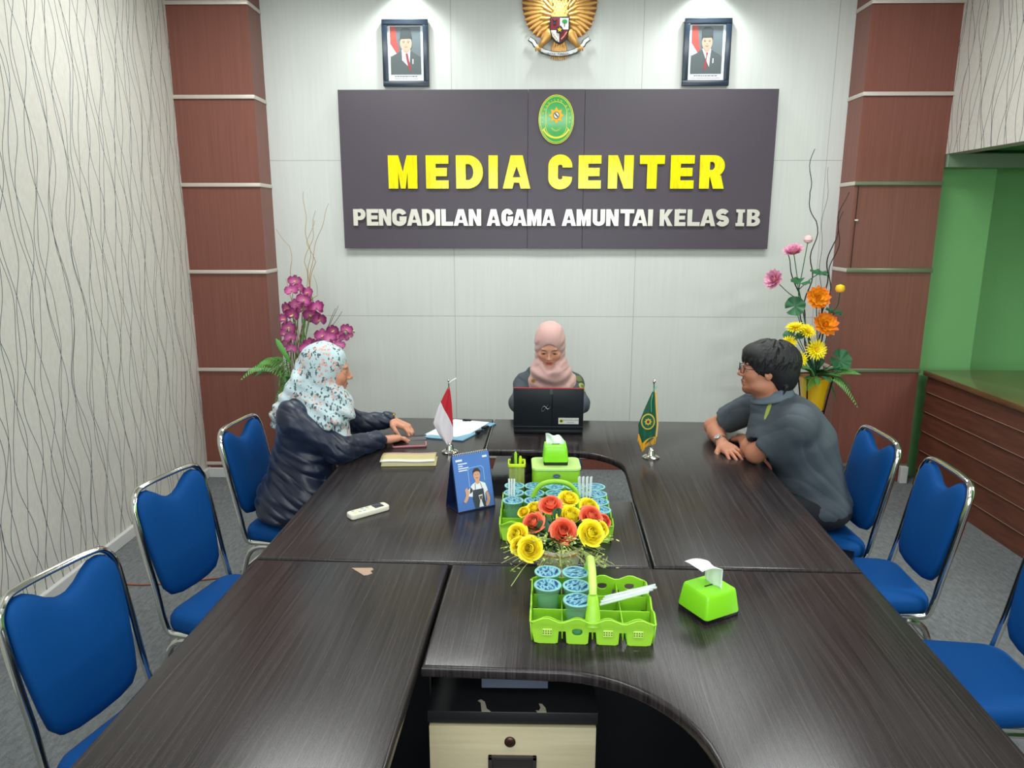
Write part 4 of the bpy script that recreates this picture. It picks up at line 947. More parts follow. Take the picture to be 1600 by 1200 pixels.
# flags on chrome stands
def flag_base(t, h):
    bm = bmesh.new(); lathe(bm, [(.036, 0), (.037, .004), (.030, .009), (.018, .012), (.013, .03), (.009, .042), (.006, .045)], 28); obj('stand', bm, M_chrome, t)
    bm = bmesh.new(); tube(bm, [(0, 0, .04), (0, 0, h)], .003, 8); obj('pole', bm, M_chrome, t)
def draped(bm, left, right, zt, nz=26, nu=14, amp=.008, cuts=None):
    """cloth between left(z) and right(z) x outlines with folds; slight thickness"""
    def fn(u, v):
        z = zt[0] + (zt[1] - zt[0]) * v; a, b = left(v), right(v); x = a + (b - a) * u
        y = amp * (v ** .6) * math.sin(u * 9 + v * 2.2) * 1.0 - .011
        return Vector((x, y, z)), Vector((0, -1, 0))
    wall_grid(bm, fn, nu, nz, .0012)
def interp(tab):
    def f(v):
        for (a, x), (b, y) in zip(tab, tab[1:]):
            if v <= b: return x + (y - x) * (v - a) / (b - a)
        return tab[-1][1]
    return f
t = thing('table_flag', 'red and white table flag on a chrome stand, behind the blue desk calendar', 'flag', (-.338, 3.13, TT))
flag_base(t, .325)
g = NG('red_white_flag_satin', .5)
# red above the diagonal fold, white below
k_ = g.M('ADD', g.M('MULTIPLY', g.X, 2.1), g.Z)
g.base(g.mix(g.M('GREATER_THAN', k_, .158), (226, 220, 228), (190, 20, 44))); g.b.inputs['Sheen Weight'].default_value = .2
bm = bmesh.new(); draped(bm, interp([(0, -.004), (.35, -.050), (.62, -.072), (.8, -.052), (1, -.012)]), interp([(0, .006), (.25, .013), (.6, .018), (.85, .018), (1, .002)]), (.298, .035))
for v in bm.verts: v.co.z += 0
f_ = obj('flag_cloth', bm, g.m, t, 'all')
bm = bmesh.new(); tube(bm, [(-.0, 0, .318), (.022, .0, .332), (.034, 0, .338)], .0035, 8); obj('pole_tip', bm, mat('white_plastic', (225, 225, 225), .4), t)
bm = bmesh.new(); lathe(bm, [(.002, 0), (.005, .004), (.005, .008), (.001, .016)], 14, c=(0, 0, .322)); obj('finial', bm, M_chrome, t)
t = thing('table_flag', 'green table flag with gold fringe and round emblem on a chrome stand', 'flag', (.553, 3.07, TT))
flag_base(t, .335)
M_fg = mat('green_flag_satin', (14, 84, 62), .5); M_fr = mat('gold_fringe', (226, 166, 30), .6); M_yo = mat('yellow_gold_thread', (196, 174, 60), .5)
Lf = interp([(0, -.008), (.3, -.036), (.62, -.062), (.8, -.058), (1, -.040)]); Rf = interp([(0, .004), (.3, .010), (.6, .018), (.85, .014), (1, -.036)])
bm = bmesh.new(); draped(bm, Lf, Rf, (.300, .062), amp=.005); o_f = obj('flag_cloth', bm, M_fg, t, 'all')
# fringe: strands along lower edge and right edge
bm = bmesh.new()
def clothp(u, v): a, b = Lf(v), Rf(v); return Vector((a + (b - a) * u, .005 * (v ** .6) * math.sin(u * 9 + v * 2.2) - .011, .300 + (.062 - .300) * v))
for k in range(34):
    s = k / 33; v = .80 + .2 * min(1, s * 3) if s < .33 else 1 - .17 * (s - .33) / .67; u = 0 if s < .33 else (s - .33) / .67
    p = clothp(min(1, u), v) if s >= .33 else clothp(0, v)
    tube(bm, [p, p + Vector((random.uniform(-.002, .002), random.uniform(-.003, .001), -.018)), p + Vector((random.uniform(-.003, .003), -.001, -.034))], [.0026, .0024, .0012], 5)
obj('fringe', bm, M_fr, t)
bm = bmesh.new(); tube(bm, [clothp(1, v / 12) + Vector((.002, -.001, 0)) for v in range(0, 11)], .0042, 6); obj('fringe_edge', bm, mat('pale_gold_fringe', (224, 184, 96), .6), t)
bm = bmesh.new(); disc(bm, .030, .036, -.0165, -.0185, -.022, .168, 36, 0); disc(bm, .0245, .030, -.0185, -.019, -.022, .168, 36, 1); star(bm, 8, .017, .0115, -.019, -.0205, -.022, .168, 0); disc(bm, .006, .007, -.0205, -.021, -.022, .168, 16, 2)
o = obj('round_emblem', bm, [M_yo, M_fg, mat('maroon_thread', (110, 40, 50), .6)], t, False)
bm = bmesh.new(); tube(bm, [(-.0, -.004, .315), (-.012, -.018, .26), (-.010, -.020, .212)], .0013, 6); tube(bm, [(.0, 0, .313), (.014, -.0, .322), (.012, 0, .312), (0, 0, .311)], .0013, 6); obj('cord', bm, mat('light_green_cord', (90, 190, 140), .6), t)
bm = bmesh.new(); lathe(bm, [(.003, 0), (.0065, .006), (.006, .01), (.001, .022)], 14, c=(0, 0, .333)); obj('finial', bm, M_chrome, t)

# desk calendar
t = thing('desk_calendar', 'blue spiral desk calendar showing a person in an apron', 'calendar', (-.172, 2.455, TT), R(31))
cw, ch = .145, .205; lean = R(14)
TC = Matrix.Rotation(lean * -1, 4, 'X')
M_calb = mat('calendar_blue_print', (84, 124, 194), .35); M_navy = mat('navy_calendar_board', (14, 30, 66), .5)
def calbox(c, s, m_, n_, par, bev=0):
    bm = bmesh.new(); box(bm, c, s, bev=bev, M=TC); return obj(n_, bm, m_, par, False)
bd = calbox((0, .001, ch / 2), (cw + .006, .002, ch), M_navy, 'stand_front', t)
pg = calbox((0, -.001, ch / 2 + .001), (cw, .002, ch - .006), M_calb, 'page', t)
TB = Matrix.Translation((0, 2 * math.sin(lean) * ch, 0)) @ Matrix.Rotation(lean, 4, 'X')
bm = bmesh.new(); box(bm, (0, 0, ch / 2), (cw + .006, .002, ch), M=TB); obj('stand_back', bm, M_navy, t, False)
bm = bmesh.new(); box(bm, (0, math.sin(lean) * ch, .002), (cw + .006, 2 * math.sin(lean) * ch, .002)); obj('stand_bottom', bm, M_navy, t, False)
for k in range(19):
    bm = bmesh.new(); x = -cw / 2 + .006 + k * (cw - .012) / 18; top = TC @ Vector((x, 0, ch))
    tube(bm, [top + Vector((0, .0045 * math.cos(a) + .001, .005 * math.sin(a) - .001)) for a in [2 * math.pi * j / 12 for j in range(12)]], .0011, 5, closed=True); obj('spiral_ring', bm, mat('white_wire', (210, 212, 216), .3, .5), t)
def cal(name, loops, m_, y=-.0024):
    return link(name, xform(curve_mesh(loops, .0004), TC @ WALLM(0, y, 0)), m_, pg)
PWh = mat('printed_bright_white', (232, 236, 240), .5); PSk = mat('printed_tan_skin', (214, 160, 130), .5); PAp = mat('printed_dark_apron', (66, 72, 80), .5); PHr = mat('printed_dark_hair', (62, 52, 50), .5); PLg = mat('printed_light_blue_line', (150, 205, 235), .5)
cal('outline_print', [thick([(-.018, .085), (-.018, .145), (-.010, .152), (.034, .154), (.044, .146), (.044, .10)], .0016)], PLg)
cal('shirt_print', [[(-.030, .068), (-.008, .092), (.010, .100), (.022, .100), (.044, .090), (.052, .062), (.040, .055), (.036, .006), (-.006, .006), (-.010, .048), (-.026, .052)]], PWh, -.0028)
cal('arm_print', [[(-.048, .036), (-.040, .030), (-.028, .045), (-.022, .070), (-.030, .084), (-.038, .078), (-.036, .058)]], PSk, -.0031); cal('arm_print', [[(.042, .055), (.052, .058), (.058, .03), (.05, .01), (.04, .006), (.036, .012), (.046, .03)]], PSk, -.0031)
cal('apron_print', [[(-.008, .072), (.034, .072), (.038, .006), (-.006, .006), (-.012, .040)]], PAp, -.0034); cal('strap_print', [[(-.016, .085), (-.008, .074), (-.010, .066), (-.022, .060)]], PAp, -.0034); cal('strap_print', [thick([(.002, .072), (.004, .094)], .002)], PAp, -.0034); cal('strap_print', [thick([(.030, .072), (.025, .094)], .002)], PAp, -.0034)
cal('head_print', [ell2(.014, .122, .0135, .020)], PSk, -.0034); cal('neck_print', [[(.006, .106), (.022, .106), (.024, .094), (.014, .090), (.006, .094)]], PSk, -.0032)
cal('hair_print', [[(-.001, .126), (0, .140), (.008, .148), (.022, .148), (.029, .138), (.029, .126), (.025, .134), (.014, .137), (.004, .134)]], PHr, -.0038)
cal('face_marks', [ell2(.009, .125, .0016, .0010, 8), ell2(.019, .125, .0016, .0010, 8), thick([(.009, .114), (.014, .112), (.019, .114)], .0012)], PHr, -.0038)
cal('cup_print', [[(.012, .050), (.028, .052), (.026, .040), (.022, .030), (.028, .008), (.010, .008), (.016, .030)]], PWh, -.0038); cal('cup_print', [[(.014, .046), (.026, .047), (.023, .034), (.017, .034)]], mat('printed_coffee', (120, 88, 72), .5), -.0042)
bm = bmesh.new(); box(bm, (-.049, -.0024, .184), (.026, .0004, .007), M=TC)
for z, w_ in ((.171, .036), (.163, .018), (.155, .040), (.147, .034)): box(bm, (-.054 + w_ / 2, -.0024, z), (w_, .0004, .0036), M=TC)
box(bm, (.054, -.0024, .186), (.018, .0004, .007), M=TC)
m3 = bpy.data.meshes.new('bars'); bm.to_mesh(m3); bm.free(); link('print_lines', join_meshes([m3]), PWh, pg)

# remote control
t = thing('remote_control', 'cream air conditioner remote control on the back left desk', 'remote control', (-.553, 2.41, TT), R(41))
bm = bmesh.new(); prism(bm, rrect(.152, .046, .012, 4), 0, .020, bev=.005); obj('body', bm, mat('cream_plastic', (222, 220, 200), .4), t)
obj('display', B((.038, 0, .0203), (.036, .034, .001), bev=.0003), mat('dark_lcd', (50, 54, 66), .2), t)
for k in range(8):
    obj('button', B((-.055 + (k // 2) * .018, -.009 + (k % 2) * .018, .0208), (.010, .008, .002), bev=.0008), mat('blue_grey_button', (166, 178, 172), .5) if k % 3 else mat('yellow_button', (214, 206, 140), .5), t)
# folded wallet / notebook
t = thing('notebook', 'long cream and gold notebook with a pale cover in front of the pink phone', 'notebook', (-.50, 2.988, TT), R(3))
obj('cover_bottom', B((.004, -.004, .003), (.232, .118, .005), bev=.002), mat('pale_yellow_cover', (206, 196, 140), .45), t)
obj('pages', B((0, .0, .012), (.222, .112, .013), bev=.002), mat('cream_pages', (204, 200, 176), .7), t)
bm = bmesh.new()
def fn(u, v): return Vector((-.116 + .232 * u, -.062 + .122 * v, .021 + .006 * math.sin(v * math.pi) + .0015 * math.sin(u * 7))), Vector((0, 0, 1))
wall_grid(bm, fn, 14, 10, .0025); g = NG('gold_rose_cover', .4); g.base(g.ramp(g.M('ADD', g.M('MULTIPLY', g.Y, 8), .5), (.08, (214, 210, 194)), (.22, (184, 172, 116)), (.62, (190, 178, 128)), (.75, (176, 146, 128)))); obj('cover_top', bm, g.m, t, 'all')
# phones, stylus
t = thing('phone', 'dark phone in a rose pink case at the fingers of the woman in navy', 'phone', (-.535, 3.225, TT), R(9))
bm = bmesh.new(); prism(bm, rrect(.158, .078, .012, 5), 0, .010, bev=.003); obj('case', bm, mat('rose_pink_case', (176, 112, 118), .35), t)
obj('screen', B((0, 0, .0104), (.146, .068, .001)), mat('dark_glass_screen', (50, 40, 42), .08), t, False)
t = thing('phone', 'second grey phone lying behind the rose pink phone', 'phone', (-.545, 3.305, TT), R(12)); bm = bmesh.new(); prism(bm, rrect(.15, .07, .012, 5), 0, .009, bev=.002); obj('body', bm, mat('grey_phone', (70, 66, 68), .25), t)
bm = bmesh.new(); tube(bm, [(-.06, 0, .006), (.05, .0, .006), (.052, 0, .006), (.066, 0, .006)], [.005, .005, .006, .006], 10); tag(obj('pen', bm, [M_black], None, loc=(-.52, 3.355, TT)), 'black pen with pale cap at the hand, pointing to the blue folder', 'pen').rotation_euler = (0, 0, R(20))
bm = bmesh.new(); tube(bm, [(.045, 0, .006), (.067, 0, .006)], .0064, 10); o = obj('cap', bm, M_white, bpy.data.objects['pen.005'] if 'pen.005' in bpy.data.objects else None)
# folder with papers and binder clips
A_ = [(-.505, 3.352), (-.352, 3.305), (-.290, 3.296), (-.152, 3.59), (-.170, 3.625), (-.36, 3.665), (-.44, 3.50)]
cx_, cy_ = -.33, 3.46
t = thing('document_folder', 'light blue document folder with white papers, left of the laptop', 'folder', (cx_, cy_, TT))
bm = bmesh.new(); prism(bm, [(x - cx_, y - cy_) for x, y in [(-.505, 3.352), (-.295, 3.292), (-.150, 3.600), (-.37, 3.668)]], 0, .006, bev=.001, seg=1); obj('folder', bm, mat('light_blue_folder', (112, 160, 186), .45), t)
bm = bmesh.new(); prism(bm, [(x - cx_, y - cy_) for x, y in [(-.480, 3.378), (-.330, 3.336), (-.265, 3.40), (-.185, 3.60), (-.37, 3.655)]], .006, .011, bev=.0005, seg=1); pp = obj('papers', bm, mat('white_paper', (228, 234, 238), .7), t)
bm = bmesh.new()
for k in range(9):
    c0 = Vector((-.405 + k * .008 - cx_, 3.405 + k * .024 - cy_)); d_ = Vector((.10 - .006 * (k % 3), -.028)); box(bm, (c0.x + d_.x / 2, c0.y + d_.y / 2, .0113), (d_.length, .0022, .0003), rz=math.atan2(d_.y, d_.x))
obj('printed_lines', bm, mat('grey_ink', (150, 156, 162), .6), pp, False)
for k, (x, y, a) in enumerate([(-.225, 3.425, 62), (-.20, 3.50, 62), (-.30, 3.628, -18)]):
    bm = bmesh.new(); box(bm, (0, 0, .012), (.045, .02, .012), bev=.003)
    tube(bm, arc_path([(-.015, -.01, .014), (-.010, -.04, .018), (.010, -.04, .018), (.015, -.01, .014)], .008), .0012, 6)
    o = obj('binder_clip', bm, mat('black_metal_clip', (34, 36, 40), .3, .5), None); o.location = (x, y, TT); o.rotation_euler = (0, 0, R(a)); tag(o, ['black binder clip on the folder edge nearest the calendar', 'black binder clip on the right folder edge, next to the desk seam', 'black clip at the far top edge of the white papers'][k], 'clip', 'clips on the blue folder')
# white card under the man's arm
t = thing('paper_note', 'small white and grey folded paper between the arms of the man', 'paper', (1.0, 3.36, TT), R(-30))
bm = bmesh.new(); 
for p in ((0, 0),): 
    vs = [bm.verts.new(q) for q in [(-.05, -.05, .0), (.05, -.05, .0), (.05, 0, .045), (-.05, 0, .045), (-.05, .05, 0), (.05, .05, 0), ]]
    bm.faces.new((vs[0], vs[1], vs[2], vs[3])); bm.faces.new((vs[3], vs[2], vs[5], vs[4])); bm.faces.new((vs[0], vs[3], vs[4])); bm.faces.new((vs[1], vs[5], vs[2]))
obj('card', bm, mat('grey_white_card', (196, 198, 188), .6), t, False)
# orange cord on the floor
bm = bmesh.new(); tube(bm, arc_path([(-2.22, 3.42, .006), (-2.06, 3.30, .006), (-1.93, 3.27, .006), (-1.80, 3.285, .006), (-1.63, 3.33, .006), (-1.45, 3.38, .006), (-1.2, 3.3, .006)], .1), .0045, 6); tag(obj('power_cord', bm, mat('orange_brown_cord', (150, 84, 60), .5), None), 'thin orange power cord on the carpet behind the left chairs', 'cord')
# ------------------------------------------------------------ flowers
def vnorm(v): return Vector(v).normalized()
def frame_to(d, roll=0):
    d = Vector(d).normalized(); return d.to_track_quat('Z', 'Y').to_matrix().to_4x4() @ Matrix.Rotation(roll, 4, 'Z')
def petal3(bm, M, L, W, curl, cup=.2, n=6, k=4, mi=0, tipw=.0, base=.25, ruffle=0):
    """petal starting at origin going along +x then curling up/down, built in frame M"""
    rows = []
    for i in range(n + 1):
        t = i / n; w_ = W / 2 * (base + (1 - base) * math.sin(min(1, t * 1.25) * math.pi / 2)) * math.sqrt(max(0, 1 - max(0, (t - .55) / .45) ** 2.4)) + tipw * 0 + .0002
        a = curl * t; x = L * (math.sin(a) / curl if abs(curl) > 1e-3 else t); z = L * ((1 - math.cos(a)) / curl if abs(curl) > 1e-3 else 0)
        row = []
        for j in range(k + 1):
            u = j / k * 2 - 1; row.append(bm.verts.new(M @ Vector((x, w_ * u, z + cup * w_ * u * u + ruffle * math.sin(u * 5 + t * 6) * t))))
        rows.append(row)
    for a, b in zip(rows, rows[1:]):
        for j in range(k): bm.faces.new((a[j], a[j + 1], b[j + 1], b[j])).material_index = mi
def pet_mat(name, inner, outer, r=.03, rough=.55):
    """petal colour goes from inner to outer with distance from the flower centre (a dyed petal, object space)"""
    g = NG(name, rough); n = g.nt.nodes.new('ShaderNodeVectorMath'); n.operation = 'LENGTH'; g.L(g.tc.outputs['Object'], n.inputs[0])
    g.base(g.ramp(g.M('DIVIDE', n.outputs['Value'], r), (.15, inner), (.9, outer))); g.b.inputs['Subsurface Weight'].default_value = .0
    return g.m
def rose(R_, m, parent, pos, d, seed):
    rnd = random.Random(seed); bm = bmesh.new()
    # spiral bud
    # five whorls of upright overlapping petals, the inner ones closed, the outer ones rolled back
    for L_ in range(6):
        n = [2, 3, 4, 5, 5, 6][L_]; rr = R_ * [.13, .27, .42, .58, .74, .90][L_]; hh = R_ * [1.20, 1.20, 1.14, 1.02, .86, .66][L_]
        for k in range(n):
            a = 2 * math.pi * (k / n + L_ * .37) + rnd.uniform(-.12, .12); rows = []
            wd = 2 * math.pi / n * 1.45
            for i in range(7):
                t = i / 6; row = []
                prof = .30 + .85 * math.sin(min(1, t * 1.35) * 1.5708) - (.28 if L_ < 3 else .10) * t * t + [0, 0, .02, .10, .22, .36][L_] * t ** 4
                for j in range(8):
                    u = j / 7 * 2 - 1; aa = a + u * wd / 2 + .12 * t
                    r0 = rr * prof * (1 + .09 * u) ; edge = 1 - abs(u) ** 3 * .22
                    row.append(bm.verts.new((r0 * math.cos(aa), r0 * math.sin(aa), hh * t * edge - [0, 0, 0, .05, .12, .2][L_] * R_ * t ** 4)))
                rows.append(row)
            for p, q in zip(rows, rows[1:]):
                for j in range(7): bm.faces.new((p[j], p[j + 1], q[j + 1], q[j]))
    M = Matrix.Translation(Vector(pos) - Vector(d).normalized() * R_ * .6) @ frame_to(d)
    o = obj('rose', bm, m, parent, 'all'); o.matrix_local = M; return o
M_ryel = pet_mat('yellow_rose_petal', (244, 200, 20), (255, 238, 48), .03); M_ror = pet_mat('coral_orange_rose_petal', (214, 44, 36), (250, 124, 88), .032)
M_leaf = mat('rose_leaf_green', (66, 116, 52), .5, var=.25, vscale=25); M_leafd = mat('dark_leaf_green', (36, 84, 50), .5, var=.2, vscale=20); M_sprig = mat('pale_green_sprig', (186, 200, 120), .6, var=.15, vscale=30)
pc = Vector((.098, 1.985, TT))
t = thing('rose_bouquet', 'bouquet of yellow and orange artificial roses in a white pot, between the two cup baskets', 'flower arrangement', pc)
bm = bmesh.new(); lathe(bm, [(.050, 0), (.054, .003), (.066, .055), (.071, .085), (.071, .090), (.066, .090), (.062, .08)], 36); obj('pot', bm, mat('white_ceramic_pot', (214, 206, 196), .3), t)
bm = bmesh.new(); lathe(bm, [(.0712, .076), (.0722, .0765), (.0722, .080), (.0712, .0805)], 36); obj('pot_band', bm, mat('orange_pot_band', (196, 128, 86), .4), t)
bm = bmesh.new(); lathe(bm, [(.0625, .07), (.0625, .078)], 24); obj('foam', bm, M_leafd, t)
from_cam = Vector((0, 0, 1.75))
def unp(px, py, y):    # point of the place seen at a given depth (only used to read positions off the plan)
    f = 1138.; P_, Y_ = R(12.35), R(1.08); fw = Vector((-math.sin(Y_) * math.cos(P_), math.cos(Y_) * math.cos(P_), -math.sin(P_))); rt = Vector((math.cos(Y_), math.sin(Y_), 0)); up = rt.cross(fw)
    d = fw + rt * (px - 800) / f + up * (600 - py) / f; return from_cam + d * (y / d.y)
RS = [('o', 860, 787, 17, 2.08), ('y', 889, 777, 15, 2.13), ('y', 892, 805, 19, 2.05), ('o', 833, 816, 16.5, 2.02), ('o', 881, 829, 18.5, 1.96), ('y', 925, 832, 18.5, 1.95), ('o', 925, 806, 17, 2.02),
      ('o', 945, 813, 11, 2.06), ('y', 922, 790, 15, 2.10), ('y', 828, 857, 17, 1.89), ('y', 808, 834, 15, 1.96), ('y', 834, 793, 12, 2.09), ('y', 818, 799, 9, 2.08), ('y', 811, 853, 13, 1.93), ('y', 940, 826, 12, 2.0)]
ctr = Vector((.098, 2.0, .83)); stems = bmesh.new()
for i, (c_, px, py, r_, y) in enumerate(RS):
    p = unp(px, py, y); d = (p - ctr).normalized() * .55 + Vector((0, -.80, .55)); lp = p - pc
    rose(r_ / 575 * 1.0, M_ryel if c_ == 'y' else M_ror, t, lp, d, i)
    bm = bmesh.new(); q = lp - d.normalized() * .02; tube(bm, [(0, 0, .06), (lp.x * .35, lp.y * .35, .09), q], .0018, 5); obj('stem', bm, M_leaf, t)
rnd = random.Random(11)
leaves = bmesh.new(); ld = bmesh.new()
for k in range(110):
    a = rnd.uniform(0, 2 * math.pi); e_ = rnd.uniform(-.3, .95 if math.sin(a) > 0 else .35); rr = rnd.uniform(.02, .060 if math.sin(a) > 0 else .045)
    d = Vector((math.cos(a) * math.cos(e_) * 1.15, math.sin(a) * math.cos(e_), math.sin(e_))); p = Vector((0, 0.02, .095)) + d * rr
    M = Matrix.Translation(p) @ Vector((d.x, d.y, d.z + rnd.uniform(-.4, .4))).normalized().to_track_quat('X', 'Z').to_matrix().to_4x4() @ Matrix.Rotation(rnd.uniform(-1, 1), 4, 'X')
    petal3(leaves if k % 2 else ld, M, rnd.uniform(.035, .055), rnd.uniform(.024, .034), rnd.uniform(-.8, .4), -.25, base=.15)
obj('leaves', leaves, M_leaf, t, 'all'); obj('leaves', ld, M_leafd, t, 'all')
sp = bmesh.new(); fl = bmesh.new()
for k in range(64):
    a = rnd.uniform(math.pi * .95, math.pi * 2.05) if k % 3 else rnd.uniform(0, 6.28); e_ = rnd.uniform(-.45, .7); L_ = rnd.uniform(.09, .15); d = Vector((math.cos(a) * math.cos(e_) * 1.2, math.sin(a) * math.cos(e_), math.sin(e_)))
    p0 = Vector((0, 0, .095)); pts = [p0 + d * L_ * s + Vector((0, 0, -.03 * s * s)) for s in (.3, .6, .85, 1)]; 
    if pts[-1].z < .012: pts = [Vector((q.x, q.y, max(q.z, .012))) for q in pts]
    tube(sp, pts, .0008, 4)
    for j in range(9):
        s = rnd.uniform(.55, 1.0); p = p0 + d * L_ * s + Vector((rnd.uniform(-.012, .012), rnd.uniform(-.012, .012), -.03 * s * s + rnd.uniform(-.008, .010)))
        if p.z < .01: p.z = .01
        M = Matrix.Translation(p) @ Vector((rnd.uniform(-1, 1), rnd.uniform(-1, .2), rnd.uniform(-.3, 1))).normalized().to_track_quat('X', 'Z').to_matrix().to_4x4()
        petal3(fl, M, rnd.uniform(.008, .014), rnd.uniform(.006, .010), .4, .2, 2, 2)
obj('sprig_stems', sp, M_sprig, t); tag(obj('sprig_leaflets', fl, M_sprig, t, 'all'), None, None, kind='stuff')
for a, b in (((-.05, -.03, .07), (-.135, -.12, .014)), ((.04, -.04, .08), (.095, -.10, .02)), ((.05, -.02, .10), (.12, -.02, .075)), ((.07, .0, .12), (.125, .03, .15))):
    bm = bmesh.new(); m_ = (Vector(a) + Vector(b)) / 2 + Vector((0, 0, .02)); tube(bm, arc_path([a, m_, b], .08, 6), .0011, 5); obj('tendril', bm, M_sprig, t)

# ------------------------------------------------------------ twig, fern, leaf builders shared by the two vases
M_twigl = mat('light_willow_twig', (168, 142, 104), .6); M_twigd = mat('dark_twig', (34, 31, 30), .6); M_fern = mat('fern_green', (84, 150, 66), .5, var=.2, vscale=20); M_fernd = mat('dark_fern_green', (58, 112, 56), .5, var=.2, vscale=20)  # second fern green is a darker tone for some fronds
def curly(pts, amp, wl, seed, n=40):
    rnd = random.Random(seed); ph, ph2 = rnd.uniform(0, 6), rnd.uniform(0, 6); P0 = arc_path(pts, .4, 8); L_ = sum((Vector(a) - Vector(b)).length for a, b in zip(P0, P0[1:])); out = []; s = 0
    for i, p in enumerate(P0):
        if i: s += (Vector(P0[i]) - Vector(P0[i - 1])).length
        out.append(Vector(p) + Vector((amp * math.sin(s / wl * 6.28 + ph), amp * .6 * math.cos(s / wl * 6.28 * .8 + ph2), 0)) * min(1, s / .2))
    # resample finer
    fine = []
    for a, b in zip(out, out[1:]): fine += [a, (a + b) / 2]
    return fine + [out[-1]]
def dense(pts, n=24):
    P0 = [Vector(p) for p in pts]; out = []
    for a, b in zip(P0, P0[1:]):
        for k in range(n // (len(P0) - 1)): out.append(a + (b - a) * k / (n // (len(P0) - 1)))
    return out + [P0[-1]]
def twig(parent, pts, r, amp, wl, seed, m):
    rnd = random.Random(seed); ph, ph2 = rnd.uniform(0, 6), rnd.uniform(0, 6); D_ = dense(pts, 40); s = 0; out = []
    for i, p in enumerate(D_):
        if i: s += (D_[i] - D_[i - 1]).length
        out.append(p + Vector((amp * math.sin(s / wl * 6.28 + ph), amp * .6 * math.cos(s / wl * 5.2 + ph2), 0)) * min(1, s / .25))
    bm = bmesh.new(); tube(bm, out, [r * (1 - .55 * i / len(out)) for i in range(len(out))], 6); return obj('twig', bm, m, parent)
def fern(parent, p0, p1, sag, n=20, W=.05, m=None, name='fern_frond', pinnae_flat=.0):
    """arching frond with paired toothed leaflets"""
    p0, p1 = Vector(p0), Vector(p1); mid = (p0 + p1) / 2 + Vector((0, 0, sag)); bm = bmesh.new(); C_ = []
    for i in range(n + 1): t_ = i / n; C_.append(p0 * (1 - t_) ** 2 + mid * 2 * t_ * (1 - t_) + p1 * t_ * t_)
    tube(bm, C_, [.0022 * (1 - .6 * i / n) for i in range(n + 1)], 5)
    for i in range(2, n):
        t_ = i / n; T_ = (C_[i + 1] - C_[i - 1]).normalized(); up = Vector((0, -.35, 1)); s_ = T_.cross(up).normalized(); w_ = W * math.sin(math.pi * min(1, (t_ * .9 + .12))) ** .7
        for s in (-1, 1):
            d = (s_ * s + T_ * .35 + Vector((0, 0, -.15))).normalized(); M = Matrix.Translation(C_[i]) @ d.to_track_quat('X', 'Z').to_matrix().to_4x4()
            petal3(bm, M, w_, W * .15, -.5, .15, 4, 2, base=.6)
    return obj(name, bm, m or M_fern, parent, 'all')
def leaf_round(parent, c, d, r, m, name='lotus_leaf'):
    bm = bmesh.new(); c0 = bm.verts.new((0, 0, -.004)); rings = []
    for k in (.5, .85, 1.0):
        rings.append([bm.verts.new((r * k * math.cos(a) * (1 + .04 * math.sin(5 * a)), r * k * math.sin(a) * (1 + .04 * math.cos(4 * a)), .006 * k * math.sin(7 * a) + .01 * k * k)) for a in [R(12) + (2 * math.pi - R(24)) * i / 30 for i in range(31)]])
    for i in range(30):
        bm.faces.new((c0, rings[0][i], rings[0][i + 1]))
        for a, b in zip(rings, rings[1:]): bm.faces.new((a[i], b[i], b[i + 1], a[i + 1]))
    o = obj(name, bm, m, parent, 'all'); o.matrix_local = Matrix.Translation(c) @ frame_to(d, random.uniform(0, 6)); return o
def layered(parent, c, d, R_, rows, m, name, cmat=None, spiky=False):
    bm = bmesh.new()
    for i, (n, L_, el, W_) in enumerate(rows):
        for k in range(n):
            a = 2 * math.pi * (k + (i % 2) * .5) / n + random.uniform(-.05, .05); M = Matrix.Rotation(a, 4, 'Z') @ Matrix.Rotation(-R(el + random.uniform(-4, 4)), 4, 'Y')
            petal3(bm, M, L_ * R_, W_ * R_, .5 if not spiky else -.15, .35, 5, 3, base=.3 if not spiky else .6)
    bmesh.ops.translate(bm, verts=bm.verts, vec=(0, 0, 0)); 
    o = obj(name, bm, m, parent, 'all'); o.matrix_local = Matrix.Translation(c) @ frame_to(d)
    if cmat:
        bm = bmesh.new(); lathe(bm, [(R_ * .16, 0), (R_ * .2, R_ * .08), (R_ * .18, R_ * .26), (R_ * .1, R_ * .3)], 14); obj('flower_centre', bm, cmat, o)
    return o
# ---- right arrangement: yellow vase in a black stand
vb = Vector((1.862, 4.62, 0)); VZ = .80
t = thing('flower_vase', 'tall yellow vase of pink, orange and yellow artificial flowers beside the right pillar', 'flower arrangement', vb)
M_vy = mat('yellow_vase_glaze', (214, 170, 22), .3, coat=.3)
bm = bmesh.new(); lathe(bm, [(.045, .12), (.05, .16), (.052, .35), (.062, .55), (.082, .72), (.100, .80), (.096, .80), (.08, .74)], 36); obj('vase', bm, M_vy, t)
bm = bmesh.new(); lathe(bm, [(.098, .797), (.103, .80), (.103, .808), (.096, .81), (.093, .80)], 36); obj('vase_rim', bm, mat('terracotta_rim', (176, 110, 60), .5), t)
M_iron = mat('black_iron', (24, 24, 26), .4, .5)
for k in range(4):
    a = R(45 + 90 * k); c_, s_ = math.cos(a), math.sin(a); bm = bmesh.new(); tube(bm, arc_path([(.115 * c_, .115 * s_, .81), (.075 * c_, .075 * s_, .58), (.060 * c_, .060 * s_, .3), (.10 * c_, .10 * s_, .05), (.12 * c_, .12 * s_, .004)], .12, 6), .005, 8); obj('stand_leg', bm, M_iron, t)
for z, r_ in ((.58, .070), (.3, .058)):
    bm = bmesh.new(); tube(bm, [(r_ * math.cos(a), r_ * math.sin(a), z) for a in [2 * math.pi * j / 32 for j in range(32)]], .004, 6, closed=True); obj('stand_ring', bm, M_iron, t)
def rp(px, py, dy=0): return unp(px, py, 4.62 + dy) - vb
